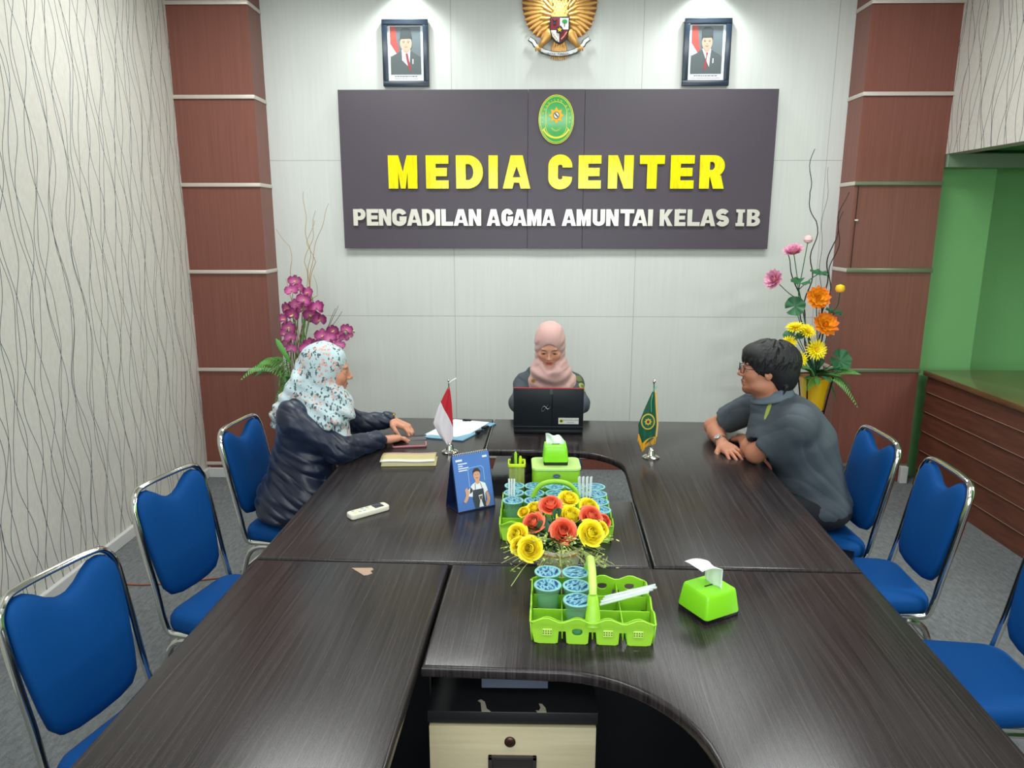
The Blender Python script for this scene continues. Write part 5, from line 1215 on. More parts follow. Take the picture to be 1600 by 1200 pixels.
M_pink = pet_mat('pink_lotus_petal', (196, 60, 130), (226, 160, 188), .05); M_or = pet_mat('orange_lotus_petal', (250, 206, 30), (240, 128, 30), .085); M_yf = mat('yellow_chrysanthemum_petal', (244, 224, 16), .55); M_bud = mat('pale_pink_bud', (222, 184, 184), .5); M_oc = mat('orange_seed_centre', (206, 120, 30), .6); M_lf = mat('lotus_leaf_green', (44, 98, 62), .45, var=.15, vscale=15)
top = Vector((0, 0, .80))
LOT = [(12, 1.0, 8, .42), (11, .92, 28, .40), (9, .78, 48, .36), (7, .6, 66, .3)]
def stem(parent, a, b, m=None, r=.0028, bend=(0, 0, 0)):
    bm = bmesh.new(); a, b = Vector(a), Vector(b); tube(bm, arc_path([a, (a + b) / 2 + Vector(bend), b], .5, 8), r, 6); return obj('stem', bm, m or M_lf, parent)
for (px, py, r_, d, nm) in ((1211, 437, .074, (-.75, -.55, .25), 'pink_lotus'), (1240, 395, .074, (-.35, -.35, .95), 'pink_lotus')):
    p = rp(px, py, -.02); layered(t, p, d, r_, LOT, M_pink, nm, mat('yellow_centre', (226, 190, 60), .6)); stem(t, rp(1248, 468), p, bend=(.01, 0, -.02))
stem(t, top, rp(1248, 452), r=.004); stem(t, rp(1248, 452), rp(1262, 378)); 
bm = bmesh.new(); lathe(bm, [(.004, 0), (.022, .008), (.028, .024), (.022, .042), (.003, .052)], 18); o = obj('flower_bud', bm, M_bud, t); o.location = rp(1262, 380)
for (px, py, r_, d) in ((1277, 466, .085, (-.1, -.95, .35)), (1288, 508, .090, (.0, -.9, .5))):
    p = rp(px, py, -.06); layered(t, p, d, r_, LOT, M_or, 'orange_lotus', M_oc); stem(t, top + Vector((.02, 0, 0)), p + Vector((0, .02, 0)), M_twigd)
bm = bmesh.new(); lathe(bm, [(.004, 0), (.022, .006), (.029, .024), (.024, .044), (.003, .052)], 18); o = obj('flower_bud', bm, pet_mat('yellow_orange_bud', (236, 120, 60), (244, 204, 30), .05), t); o.location = rp(1312, 457, -.1)
stem(t, rp(1292, 492), rp(1312, 457, -.1), bend=(.03, 0, -.02)); stem(t, top, rp(1292, 492))
MUM = [(20, 1.0, 5, .16), (18, .9, 22, .15), (15, .7, 42, .14), (10, .45, 62, .13)]
for (px, py, r_, d) in ((1275, 546, .072, (0, -.95, .3)), (1243, 512, .066, (-.2, -.3, .95)), (1262, 517, .058, (.1, -.7, .7)), (1233, 536, .055, (-.5, -.7, .4)), (1247, 561, .062, (-.35, -.9, .1))):
    p = rp(px, py, -.08); layered(t, p, d, r_, MUM, M_yf, 'yellow_chrysanthemum', mat('golden_centre', (216, 160, 20), .7), True); stem(t, top, p + Vector((0, .02, 0)))
for (px, py, r_, d) in ((1242, 478, .052, (-.3, -.85, .2)), (1313, 563, .062, (.15, -.92, .35)), (1241, 524, .058, (-.3, -.35, .9)), (1250, 441, .050, (0, -.3, .95)), (1279, 427, .046, (.1, -.25, .95)), (1303, 488, .045, (.2, -.25, .95))):
    p = rp(px, py, -.04); leaf_round(t, p, d, r_ * 1.18, M_lf); stem(t, top if py > 470 else rp(1248, 452), p, bend=(.0, .0, .01))
random.seed(5)
for k in range(22):
    a = random.uniform(0, 6.28); d = Vector((math.cos(a), math.sin(a) * .8 - .2, random.uniform(.2, 1.1))).normalized(); bm = bmesh.new(); M = Matrix.Translation(top + d * .03) @ d.to_track_quat('X', 'Z').to_matrix().to_4x4(); petal3(bm, M, random.uniform(.11, .2), random.uniform(.035, .055), -.7, -.3, 7, 4, base=.15); obj('leaf', bm, M_lf if k % 2 else M_leaf, t, 'all')
fern(t, top + Vector((.03, -.03, 0)), rp(1342, 640, -.15), .16, 22, .050); fern(t, top + Vector((.05, -.02, 0)), rp(1346, 585, -.1), .08, 22, .045)
fern(t, top + Vector((-.02, -.05, 0)), rp(1258, 612, -.16), .07, 24, .05); fern(t, top + Vector((-.03, -.04, 0)), rp(1252, 575, -.2), .08, 22, .045, M_fernd)
fern(t, top + Vector((.03, .02, 0)), rp(1308, 630, .05), .12, 24, .04, M_fernd); fern(t, top + Vector((.05, .04, 0)), rp(1332, 610, .05), .1, 22, .04, M_fernd)
for i, P in enumerate([[(1262, 560), (1255, 500), (1268, 420), (1275, 345), (1262, 300), (1272, 232)], [(1290, 560), (1294, 450), (1305, 390), (1318, 330)], [(1285, 560), (1290, 440), (1300, 380), (1312, 345), (1322, 300)], [(1262, 540), (1240, 430), (1226, 390)]]):
    twig(t, [top + Vector((.01 * (i - 1), .02, -.05))] + [rp(x, y, .05) for x, y in P[1:]], .0050, .014, .28, i, M_twigd)
twig(t, [top, rp(1282, 470, .1), rp(1282, 380, .1), rp(1296, 260, .1)], .0022, .008, .3, 9, M_twigd)

# ---- left arrangement: orchids
vb = Vector((-1.50, 4.60, 0)); 
t = thing('flower_vase', 'vase of magenta artificial orchids with curly twigs and ferns behind the woman in navy', 'flower arrangement', vb)
bm = bmesh.new(); lathe(bm, [(.045, .0), (.06, .02), (.065, .25), (.08, .55), (.098, .72), (.095, .72), (.075, .66)], 32); obj('vase', bm, M_vy, t)
def lp_(px, py, dy=0): return unp(px, py, 4.60 + dy) - vb
top = Vector((0, 0, .72))
g = NG('magenta_orchid_petal', .5); n = g.nt.nodes.new('ShaderNodeVectorMath'); n.operation = 'LENGTH'; g.L(g.tc.outputs['Object'], n.inputs[0])
vv = g.M('ADD', g.M('DIVIDE', n.outputs['Value'], .05), g.M('MULTIPLY', g.noise(g.tc.outputs['Object'], 60, 3), .25)); g.base(g.ramp(vv, (.15, (206, 130, 160)), (.6, (190, 84, 150)), (1.0, (138, 38, 96)))); M_orc = g.m
def orchid(p, d, s, seed):
    rnd = random.Random(seed); bm = bmesh.new()
    for a, L_, W_ in ((90, .9, .62), (210, .85, .55), (330, .85, .55)): petal3(bm, Matrix.Rotation(R(a), 4, 'Z') @ Matrix.Rotation(-R(8), 4, 'Y'), L_ * s, W_ * s, rnd.uniform(-.3, .4), .2, 5, 4, base=.3)
    for a in (15, 165): petal3(bm, Matrix.Translation((0, 0, .004)) @ Matrix.Rotation(R(a), 4, 'Z') @ Matrix.Rotation(-R(14), 4, 'Y'), 1.0 * s, 1.05 * s, rnd.uniform(-.3, .3), .15, 6, 5, base=.35, ruffle=.03 * s)
    o = obj('orchid_flower', bm, M_orc, t, 'all'); o.matrix_local = Matrix.Translation(p) @ frame_to(d, rnd.uniform(-.4, .4))
    bm = bmesh.new(); petal3(bm, Matrix.Translation((0, 0, .006)) @ Matrix.Rotation(R(270), 4, 'Z') @ Matrix.Rotation(-R(55), 4, 'Y'), .42 * s, .34 * s, .8, .5, 4, 3); tube(bm, [(0, 0, 0), (0, 0, .2 * s)], [.1 * s, .05 * s], 7); obj('orchid_lip', bm, mat('yellow_white_lip', (226, 190, 110), .5), o)
OR = [(461, 440, .036), (468, 452, .036), (456, 455, .035), (475, 470, .040), (482, 458, .034), (463, 478, .04), (450, 483, .042), (458, 492, .042), (474, 484, .042), (496, 482, .044), (490, 496, .04), (500, 500, .042), (484, 492, .038), (445, 500, .036), (452, 512, .038), (447, 523, .036), (455, 528, .034), (450, 538, .034), (504, 525, .042), (516, 530, .038), (522, 517, .038), (530, 528, .036), (540, 515, .034), (537, 528, .028), (486, 538, .04), (498, 540, .04), (512, 540, .036), (545, 525, .022), (456, 546, .03), (478, 546, .036), (530, 540, .03)]
for i, (px, py, s) in enumerate(OR):
    rnd = random.Random(i * 7); p = lp_(px, py, rnd.uniform(-.08, .02)); d = Vector(((px - 490) / 160 + rnd.uniform(-.5, .5), -.9, rnd.uniform(-.25, .5))); orchid(p, d, s * 1.35, i)
for P in ([(470, 560), (478, 500), (463, 430)], [(470, 560), (462, 500), (447, 490), (450, 545)], [(480, 560), (520, 515), (545, 522)], [(475, 560), (480, 480), (500, 495)], [(470, 560), (490, 470), (482, 455)]):
    bm = bmesh.new(); tube(bm, arc_path([top] + [lp_(x, y, 0) for x, y in P[1:]], .2, 6), .0035, 6); obj('stem', bm, M_fern, t)
for i, (px, py) in enumerate([(550, 520), (553, 521), (546, 518)]):
    bm = bmesh.new(); lathe(bm, [(.002, 0), (.008, .006), (.009, .014), (.002, .02)], 10); o = obj('orchid_bud', bm, mat('pale_green_bud', (170, 190, 120), .5), t); o.location = lp_(px, py)
for k in range(16):   # bundle of upright willow sticks
    x = -.045 + .012 * k * .6; twig(t, [top + Vector((x, .02, -.1)), top + Vector((x * 1.1 + .0, .03, .25)), top + Vector((x * 1.3 + random.uniform(-.01, .01), .04, .48 + random.uniform(-.04, .04)))], .0035, .004, .2, 30 + k, M_twigl if k % 3 else M_twigd)
for i, P in enumerate([[(480, 470), (484, 400), (478, 360), (474, 300)], [(482, 470), (488, 400), (500, 360), (514, 318)], [(484, 470), (476, 410), (488, 370), (492, 330)], [(478, 470), (492, 410), (480, 380), (490, 345)], [(456, 470), (455, 410), (452, 385), (430, 358)], [(462, 480), (449, 455), (447, 435)], [(485, 470), (497, 462), (489, 430)]]):
    twig(t, [top + Vector((-.03 + .01 * i, .03, 0))] + [lp_(x, y, .05) for x, y in P], .003, .007, .22, 60 + i, M_twigl)
for i, (a, b) in enumerate([((515, 510), (528, 478)), ((518, 512), (534, 487)), ((512, 512), (524, 482))]): twig(t, [top, lp_(*a), lp_(*b)], .0025, .002, .2, 80 + i, M_twigd)
fern(t, top, lp_(374, 597, -.1), .26, 22, .065); fern(t, top, lp_(398, 578, -.05), .24, 20, .065); fern(t, top + Vector((-.02, -.03, 0)), lp_(426, 650, -.16), .20, 22, .060); fern(t, top + Vector((-.02, -.03, 0)), lp_(440, 610, -.15), .16, 26, .045, M_fernd)
fern(t, top, lp_(395, 592, .05), .2, 28, .05, M_fernd); fern(t, top, lp_(455, 590, -.15), .1, 20, .05, M_fernd); fern(t, top, lp_(425, 560, 0), .12, 22, .06)
for (px, py, px2, py2, wl_) in ((455, 570, 437, 540, .035), (438, 580, 443, 600, .03)):
    a, b = lp_(px, py, -.05), lp_(px2, py2, -.1); d = b - a; bm = bmesh.new(); petal3(bm, Matrix.Translation(a) @ d.normalized().to_track_quat('X', 'Z').to_matrix().to_4x4() @ Matrix.Rotation(1.2, 4, 'X'), max(.1, d.length * 1.3), wl_, .6, .3, 7, 4, base=.3); obj('leaf', bm, M_fern, t, 'all')
# ------------------------------------------------------------ people: smooth-blended volumes turned into one continuous surface each
class Vol:
    def __init__(s, lo, hi, h):
        s.lo = np.array(lo, np.float32); s.h = h; s.n = (np.ceil((np.array(hi) - s.lo) / h).astype(int) + 1); s.d = np.full(s.n, .5, np.float32)
    def _box(s, lo, hi):
        a = np.clip(np.floor((np.array(lo) - s.lo) / s.h).astype(int), 0, s.n); b = np.clip(np.ceil((np.array(hi) - s.lo) / s.h).astype(int) + 1, 0, s.n)
        if (b <= a).any(): return None
        g = [s.lo[i] + np.arange(a[i], b[i], dtype=np.float32) * s.h for i in range(3)]
        return (slice(a[0], b[0]), slice(a[1], b[1]), slice(a[2], b[2])), g[0][:, None, None], g[1][None, :, None], g[2][None, None, :]
    def _mix(s, sl, d, k, sub):
        o = s.d[sl]
        if sub: d = -d; h = np.clip(.5 - .5 * (o - d) / k, 0, 1) if k > 0 else None; s.d[sl] = np.maximum(o, d) if k <= 0 else (o * (1 - h) + d * h + k * h * (1 - h))
        else:
            if k <= 0: s.d[sl] = np.minimum(o, d)
            else: h = np.clip(.5 + .5 * (o - d) / k, 0, 1); s.d[sl] = o * (1 - h) + d * h - k * h * (1 - h)
    def cap(s, a, b, ra, rb=None, k=.015, n=None, fl=1., sub=False):
        """rounded cone a-b; fl > 1 flattens it along the direction n"""
        rb = ra if rb is None else rb; a = np.array(a, np.float32); b = np.array(b, np.float32); m = max(ra, rb) + k + .012
        q = s._box(np.minimum(a, b) - m, np.maximum(a, b) + m)
        if q is None: return
        sl, X, Y, Z = q; ab = b - a; L2 = float(ab @ ab) + 1e-9; px, py, pz = X - a[0], Y - a[1], Z - a[2]
        t = np.clip((px * ab[0] + py * ab[1] + pz * ab[2]) / L2, 0, 1); dx, dy, dz = px - t * ab[0], py - t * ab[1], pz - t * ab[2]
        d2 = dx * dx + dy * dy + dz * dz
        if n is not None:
            n = np.array(n, np.float32); n /= np.linalg.norm(n); c = dx * n[0] + dy * n[1] + dz * n[2]; d2 = d2 + c * c * (fl * fl - 1)
            d = (np.sqrt(d2) - (ra + (rb - ra) * t)); d = np.where(d < 0, d / 1.0, d) / (1 + (fl - 1) * np.abs(c) / (np.sqrt(dx * dx + dy * dy + dz * dz) + 1e-6))
        else: d = np.sqrt(d2) - (ra + (rb - ra) * t)
        s._mix(sl, d, k, sub)
    def ell(s, c, r, k=.015, M=None, sub=False):
        """ellipsoid; M (4x4) places c and its axes"""
        c = Vector(c); Rm = np.eye(3, dtype=np.float32)
        if M is not None: c = M @ c; Rm = np.array(M.to_3x3(), dtype=np.float32)
        c = np.array(c, np.float32); r = np.array(r, np.float32) if hasattr(r, '__len__') else np.array([r] * 3, np.float32); m = float(r.max()) + k + .012
        q = s._box(c - m, c + m)
        if q is None: return
        sl, X, Y, Z = q; P = [X - c[0], Y - c[1], Z - c[2]]; L = [(P[0] * Rm[0, i] + P[1] * Rm[1, i] + P[2] * Rm[2, i]) / r[i] for i in range(3)]
        k0 = np.sqrt(L[0] ** 2 + L[1] ** 2 + L[2] ** 2) + 1e-6; k1 = np.sqrt((L[0] / r[0]) ** 2 + (L[1] / r[1]) ** 2 + (L[2] / r[2]) ** 2) + 1e-6
        s._mix(sl, k0 * (k0 - 1) / k1, k, sub)
    def disp(s, f):
        X = (s.lo[0] + np.arange(s.n[0], dtype=np.float32) * s.h)[:, None, None]; Y = (s.lo[1] + np.arange(s.n[1], dtype=np.float32) * s.h)[None, :, None]; Z = (s.lo[2] + np.arange(s.n[2], dtype=np.float32) * s.h)[None, None, :]
        idx = np.nonzero(np.abs(s.d) < .03); x = X.ravel()[idx[0]]; y = Y.ravel()[idx[1]]; z = Z.ravel()[idx[2]]; s.d[idx] += f(x, y, z).astype(np.float32)
    def mesh(s):
        d = s.d; neg = d < 0; n = s.n; cnt = np.zeros(n - 1, np.int8)
        for i in (0, 1):
            for j in (0, 1):
                for k in (0, 1): cnt += neg[i:n[0] - 1 + i, j:n[1] - 1 + j, k:n[2] - 1 + k]
        act = np.argwhere((cnt > 0) & (cnt < 8)); idm = np.full(n - 1, -1, np.int32); idm[tuple(act.T)] = np.arange(len(act)); acc = np.zeros((len(act), 3)); w = np.zeros(len(act))
        C = [(i, j, k) for i in (0, 1) for j in (0, 1) for k in (0, 1)]; val = {c: d[act[:, 0] + c[0], act[:, 1] + c[1], act[:, 2] + c[2]].astype(np.float64) for c in C}
        for a in C:
            for ax in range(3):
                if a[ax]: continue
                b = list(a); b[ax] = 1; b = tuple(b); va, vb = val[a], val[b]; x = (va < 0) != (vb < 0); t = np.where(x, va / np.where(x, va - vb, 1), 0); p = np.array(a, float)[None] + np.zeros((len(act), 3)); p[:, ax] += t; acc += p * x[:, None]; w += x
        V = s.lo + (act + acc / w[:, None]) * s.h; F = []
        for ax in range(3):
            o1, o2 = [(1, 2), (2, 0), (0, 1)][ax]; sa = [slice(None)] * 3; sb = [slice(None)] * 3; sa[ax] = slice(0, n[ax] - 1); sb[ax] = slice(1, n[ax]); e = np.argwhere(neg[tuple(sa)] != neg[tuple(sb)]); e = e[(e[:, o1] > 0) & (e[:, o2] > 0) & (e[:, o1] < n[o1] - 1) & (e[:, o2] < n[o2] - 1)]
            def g(a, b): q = e.copy(); q[:, o1] -= a; q[:, o2] -= b; return idm[tuple(q.T)]
            q = np.stack([g(0, 0), g(1, 0), g(1, 1), g(0, 1)], 1); inv = ~neg[tuple(e.T)]; q[inv] = q[inv][:, ::-1]; F.append(q[:, ::-1] if False else q)
        return V, np.concatenate(F)
def vol_obj(name, vol, m, parent=None, origin=(0, 0, 0), paint=None, smooth_it=2):
    V, F = vol.mesh(); V = V.astype(np.float64)
    if smooth_it:
        E = np.concatenate([F[:, [0, 1]], F[:, [1, 2]], F[:, [2, 3]], F[:, [3, 0]]]); E = np.concatenate([E, E[:, ::-1]]); deg = np.bincount(E[:, 0], minlength=len(V))[:, None]
        for it in range(smooth_it):
            for lam in (.5, -.46):
                S = np.stack([np.bincount(E[:, 0], weights=V[E[:, 1], i], minlength=len(V)) for i in range(3)], 1); V = V + lam * (S / np.maximum(deg, 1) - V)
    W_ = V.copy(); V = V - np.array(origin)
    me = bpy.data.meshes.new(name); me.vertices.add(len(V)); me.vertices.foreach_set('co', V.astype(np.float32).ravel()); me.loops.add(F.size); me.polygons.add(len(F)); me.loops.foreach_set('vertex_index', F.ravel().astype(np.int32)); me.polygons.foreach_set('loop_start', np.arange(0, F.size, 4, dtype=np.int32)); me.update(calc_edges=True); me.validate()
    bmx = bmesh.new(); bmx.from_mesh(me); bmesh.ops.recalc_face_normals(bmx, faces=bmx.faces); bmx.to_mesh(me); bmx.free()
    if paint is not None and len(me.vertices) == len(W_):
        c = paint(W_); a = me.color_attributes.new('tone', 'FLOAT_COLOR', 'POINT'); a.data.foreach_set('color', np.concatenate([c, np.ones((len(c), 1))], 1).astype(np.float32).ravel())
    return link(name, me, m, parent, 'all', None if parent else origin)

def skin_mat(name):
    m = bpy.data.materials.new(name); m.use_nodes = True; nt = m.node_tree; b = nt.nodes['Principled BSDF']; a = nt.nodes.new('ShaderNodeVertexColor'); a.layer_name = 'tone'; nt.links.new(a.outputs[0], b.inputs['Base Color'])
    b.inputs['Roughness'].default_value = .48; b.inputs['Subsurface Weight'].default_value = .12; b.inputs['Subsurface Radius'].default_value = (.012, .005, .003); b.inputs['Subsurface Scale'].default_value = .5; b.inputs['Specular IOR Level'].default_value = .35
    return m
def headM(c, yaw, pitch, roll=0): return Matrix.Translation(c) @ Matrix.Rotation(R(yaw), 4, 'Z') @ Matrix.Rotation(R(pitch), 4, 'X') @ Matrix.Rotation(R(roll), 4, 'Y')
def add_head(v, M, fem=True, s=1.):
    e = lambda c, r, k=.015, sub=False: v.ell(Vector(c) * s, [q * s for q in (r if hasattr(r, '__len__') else (r, r, r))], k, M, sub)
    def cp(a, b, ra, rb, k, sub=False): v.cap(M @ (Vector(a) * s), M @ (Vector(b) * s), ra * s, rb * s, k, sub=sub)
    e((0, -.018, .030), (.074, .092, .084)); e((0, .022, -.025), (.060 if fem else .062, .064, .078), .02)
    e((0, .060, -.088), (.026, .022, .018), .025); 
    for q in (-1, 1):
        e((q * .045, .012, -.068), (.020, .040, .020), .03); e((q * .036, .056, -.022), (.022, .022, .022), .02)
    cp((-.032, .073, .024), (.032, .073, .024), .010, .010, .016)
    for q in (-1, 1): e((q * .030, .094, .004), (.017, .013, .0095), .008, True); e((q * .030, .0705, .004), (.0150, .0135, .0125), .003)
    cp((0, .082, .012), (0, .098, -.020), .0062, .0092, .008); e((0, .099, -.0225), (.0105, .0095, .0085), .006)
    for q in (-1, 1): e((q * .0115, .090, -.026), (.0075, .009, .0065), .005)
    cp((-.017, .0795, -.0525), (.017, .0795, -.0525), .0052, .0052, .006); e((0, .0850, -.0515), (.013, .0062, .0052), .005); cp((-.013, .0800, -.0635), (.013, .0800, -.0635), .0058, .0058, .006)
    cp((-.022, .0880, -.0578), (.022, .0880, -.0578), .0016, .0016, .003, True)
    for q in (-1, 1): e((q * .074, -.004, -.004), (.007, .017, .029), .006); e((q * .080, .003, .0), (.005, .008, .014), .004, True)
    cp((0, -.02, -.06), (0, -.045, -.165), .050 if fem else .055, .056 if fem else .062, .03)
def face_paint(M, skin, lip, brow=(.02, .014, .012), fem=True, s=1., lids=0.35, hairline=None):
    Mi = np.array(M.inverted()); sk = np.array(lin(skin)[:3]); lp = np.array(lin(lip)[:3]); bw = np.array(brow)
    def f(W_):
        P = (np.c_[W_, np.ones(len(W_))] @ Mi.T)[:, :3] / s; x, y, z = P.T; ax = np.abs(x); C = np.tile(sk, (len(W_), 1))
        n = .5 + .5 * np.sin(W_[:, 0] * 55 + np.sin(W_[:, 1] * 47)) * np.sin(W_[:, 2] * 51); C *= (1 + .05 * (n - .5))[:, None]
        near = (y > .035) & (np.abs(x) < .08) & (z > -.13) & (z < .12)
        def blend(msk, col, a=1.): msk = np.clip(msk, 0, 1)[:, None] * near[:, None] * a; return C * (1 - msk) + np.array(col) * msk
        g = lambda dx, dz, rx, rz: 1 - np.clip((np.sqrt((dx / rx) ** 2 + (dz / rz) ** 2) - .75) / .35, 0, 1)
        C = blend(g(ax - .040, z + .025, .026, .022), sk * np.array([1.04, .84, .82]), .35)
        C = blend(g(x, z + .052, .021, .0058), lp); C = blend(g(x, z + .064, .018, .0062), lp * 1.12); C = blend(g(x, z + .0578, .021, .0016), lp * .3)
        C = blend(g(ax - .030, z - (.0045), .0165, .0085), sk * .72, .5)
        C = blend(g(ax - .030, z - (.0025), .0135, .0052 * (1 - lids * .5)), (.62, .58, .55)); C = blend(g(ax - .029, z - .0025, .0060, .0056), (.012, .008, .007))
        C = blend(g(ax - .029, z - (.0078 - lids * .006) + (ax - .029) ** 2 * 9, .0145, .0019) * (y > .062), (.015, .010, .010))
        bz = .0240 - ((ax - .030) / .022) ** 2 * .004; C = blend((y > .060) * g(ax - .030, z - bz, .0180, .0030 if fem else .0044), bw, .8)
        C = blend(g(ax - .0068, z + .0300, .0040, .0022) * (y > .085), sk * .25, .8)
        return C
    return f
def add_hand(v, w, d, n, side, curl=(.3, .35, .4, .45), thumb=(.5, .4), spread=.06, s=1., k=.006):
    """w wrist, d finger direction, n back-of-hand normal; the thumb leaves towards side * (d x n)"""
    w = Vector(w); d = Vector(d).normalized(); n = Vector(n); n = (n - d * n.dot(d)).normalized(); sd = d.cross(n).normalized() * side
    base = [(.026, .085, .070), (.0085, .090, .079), (-.0095, .087, .072), (-.0265, .078, .056)]; Rd = [.0086, .0088, .0084, .0074]
    for i, (o, L, fl) in enumerate(base):
        a = w + sd * o * .55 * s + d * .012 * s; b = w + (sd * o + d * L) * s; v.cap(a, b, .0125 * s, .0105 * s, .010)
        v.cap(w + d * .03 * s + sd * o * .8 * s - n * .006 * s, b - n * .004 * s - d * .01 * s, .012 * s, .0095 * s, .010)
        dd = (d + sd * spread * (1.4 - i) * .9).normalized(); p = b; c = curl[i]
        for j, fr in enumerate((.44, .31, .25)):
            ang = c * (.75 if j == 0 else 1.0); dd = (Matrix.Rotation(ang, 3, n.cross(dd).normalized() * -1 if False else dd.cross(n).normalized() * -1) @ dd).normalized(); nn = n
            q = p + dd * fl * fr * s; v.cap(p, q, Rd[i] * s * (1 - .10 * j), Rd[i] * s * (.94 - .12 * j), .0035 if j else .006); n_ = (n - dd * n.dot(dd))
            p = q
    a = w + sd * .018 * s + d * .018 * s; t1 = (d * .62 + sd * .75 - n * .28).normalized(); b = a + t1 * .040 * s; v.cap(a, b, .0150 * s, .0115 * s, .012)
    t2 = (d * .86 + sd * (.55 - thumb[0]) - n * (.2 + thumb[1] * .5)).normalized(); c = b + t2 * .032 * s; v.cap(b, c, .0108 * s, .0095 * s, .006); t3 = (d * .9 - sd * thumb[0] * .6 - n * (.2 + thumb[1] * .6)).normalized(); v.cap(c, c + t3 * .025 * s, .0094 * s, .0072 * s, .004)
def limb(v, pts, rs, k=.02):
    for (a, b), (ra, rb) in zip(zip(pts, pts[1:]), zip(rs, rs[1:])): v.cap(a, b, ra, rb, k)
def add_legs(v, hips, knees, ankles, rs, toe, k=.03, feet=True):
    for h_, kn, an in zip(hips, knees, ankles):
        limb(v, [h_, kn, an], rs, k)
        if feet: v.cap(Vector(an) + Vector((0, 0, -.03)), Vector(an) + Vector(toe) * .15 + Vector((0, 0, -.045)), .034, .026, .02)
def folds(amp, f1, f2, ph=0.):
    def f(x, y, z):
        a = np.sin((x * f1[0] + y * f1[1] + z * f1[2]) + 1.7 * np.sin(x * 13 + z * 11 + ph) + 1.3 * np.sin(y * 15 - z * 7)); b = np.sin((x * f2[0] + y * f2[1] + z * f2[2]) + 2 * np.sin(y * 9 + z * 14 + ph)); c = 1 - 2 * np.abs(np.sin((x * f1[0] + y * f1[1] + z * f1[2]) * .55 + 1.4 * np.sin(x * 12 + z * 10 + ph) + 1.5 * np.sin(y * 13 - z * 6))) ** .7; return amp * (.22 * a + .25 * b * a + .55 * c)
    return f
VH = .0034
# ============================== woman in navy jacket and floral headscarf (left)
HL = headM((-.862, 3.10, 1.128), -80, -7); hc = HL.translation
skin1 = (196, 138, 112)
v = Vol((-1.25, 2.82, .0), (-.46, 3.66, 1.27), VH); add_head(v, HL)
ch1, wa1, pe1 = (-.975, 3.09, .86), (-1.02, 3.08, .70), (-1.04, 3.07, .57)
v.ell(ch1, (.09, .145, .12), .04); v.ell(wa1, (.09, .12, .12), .04); v.ell(pe1, (.12, .155, .10), .04); v.cap((-.895, 3.095, .99), (-.95, 3.09, .93), .055, .07, .03)
shn, eln, wrn = Vector((-.975, 2.945, .935)), Vector((-.795, 2.985, .802)), Vector((-.662, 3.175, .793)); shf, elf, wrf = Vector((-.935, 3.245, .94)), Vector((-.82, 3.42, .80)), Vector((-.660, 3.47, .806))
limb(v, [shn, eln, wrn], [.045, .037, .023]); limb(v, [shf, elf, wrf], [.045, .037, .023])
add_hand(v, wrn, (.72, .66, -.10), (-.1, .12, 1), -1, (.25, .3, .35, .4), (.3, .5), s=1.10); add_hand(v, wrf, (.84, -.42, -.26), (.25, .1, 1), 1, (.5, .6, .65, .65), (.35, .5), s=1.10)
add_legs(v, [(-1.0, 2.99, .565), (-1.0, 3.16, .565)], [(-.66, 2.99, .555), (-.66, 3.18, .555)], [(-.63, 2.99, .09), (-.63, 3.18, .09)], [.07, .05, .035], (1, 0, 0))
pL = vol_obj('person', v, skin_mat('tan_skin'), None, (-1.04, 3.07, 0), face_paint(HL, skin1, (150, 78, 72)), 1)
tag(pL, 'seated person in navy jacket and floral headscarf at the left of the table', 'person')
O1 = (-1.04, 3.07, 0)
g = NG('navy_satin_suiting', .42); g.base(g.ramp(g.noise(g.vec(g.X, g.Y, g.Z), 6, 3), (.3, (14, 22, 40)), (.75, (26, 38, 62)))); g.b.inputs['Sheen Weight'].default_value = .18; g.b.inputs['Sheen Roughness'].default_value = .35; g.b.inputs['Sheen Tint'].default_value = (.35, .5, .9, 1); M_navys = g.m
v = Vol((-1.30, 2.80, .40), (-.58, 3.62, 1.06), .0036)
v.ell(ch1, (.115, .168, .14), .05); v.ell(wa1, (.112, .142, .14), .05); v.ell(pe1, (.150, .188, .125), .05); v.ell((-1.03, 3.07, .52), (.165, .195, .07), .03); v.cap((-.99, 2.97, .965), (-.96, 3.21, .97), .062, .062, .04); v.cap((-.93, 3.09, 1.0), (-.96, 3.09, .93), .06, .09, .03)
v.ell((-.935, 3.03, .60), (.135, .17, .105), .04); v.ell((-.93, 3.05, .74), (.09, .13, .12), .05)
limb(v, [shn, eln, wrn - (wrn - eln).normalized() * .012], [.062, .054, .041], .03); limb(v, [shf, elf, wrf - (wrf - elf).normalized() * .015], [.062, .052, .040], .025)
for a, b in ((wrn, eln), (wrf, elf)):
    q = (b - a).normalized(); v.cap(a + q * .006, a - q * .03, .030, .030, .004, sub=True)
v.disp(folds(.0050, (70, 35, 95), (25, 80, -80))); v.disp(lambda x, y, z: .0028 * np.sin(120 * z + 40 * x + 2.5 * np.sin(12 * y)) * np.clip((.82 - z) / .05, 0, 1) * (x < -.86)); v.disp(lambda x, y, z: .0030 * np.sin(150 * (x + .79) + 90 * (z - .8)) * np.exp(-((x + .79) ** 2 + (y - 2.98) ** 2 + (z - .82) ** 2) / .006))
jk = vol_obj('jacket', v, M_navys, pL, O1, None, 1)
v = Vol((-1.22, 2.86, .06), (-.5, 3.32, .68), .0055); add_legs(v, [(-1.0, 2.99, .565), (-1.0, 3.16, .565)], [(-.66, 2.99, .555), (-.66, 3.18, .555)], [(-.63, 2.99, .10), (-.63, 3.18, .10)], [.085, .068, .055], (1, 0, 0), feet=False); vol_obj('skirt', v, mat('black_cloth', (22, 24, 30), .8), pL, O1, None, 1)
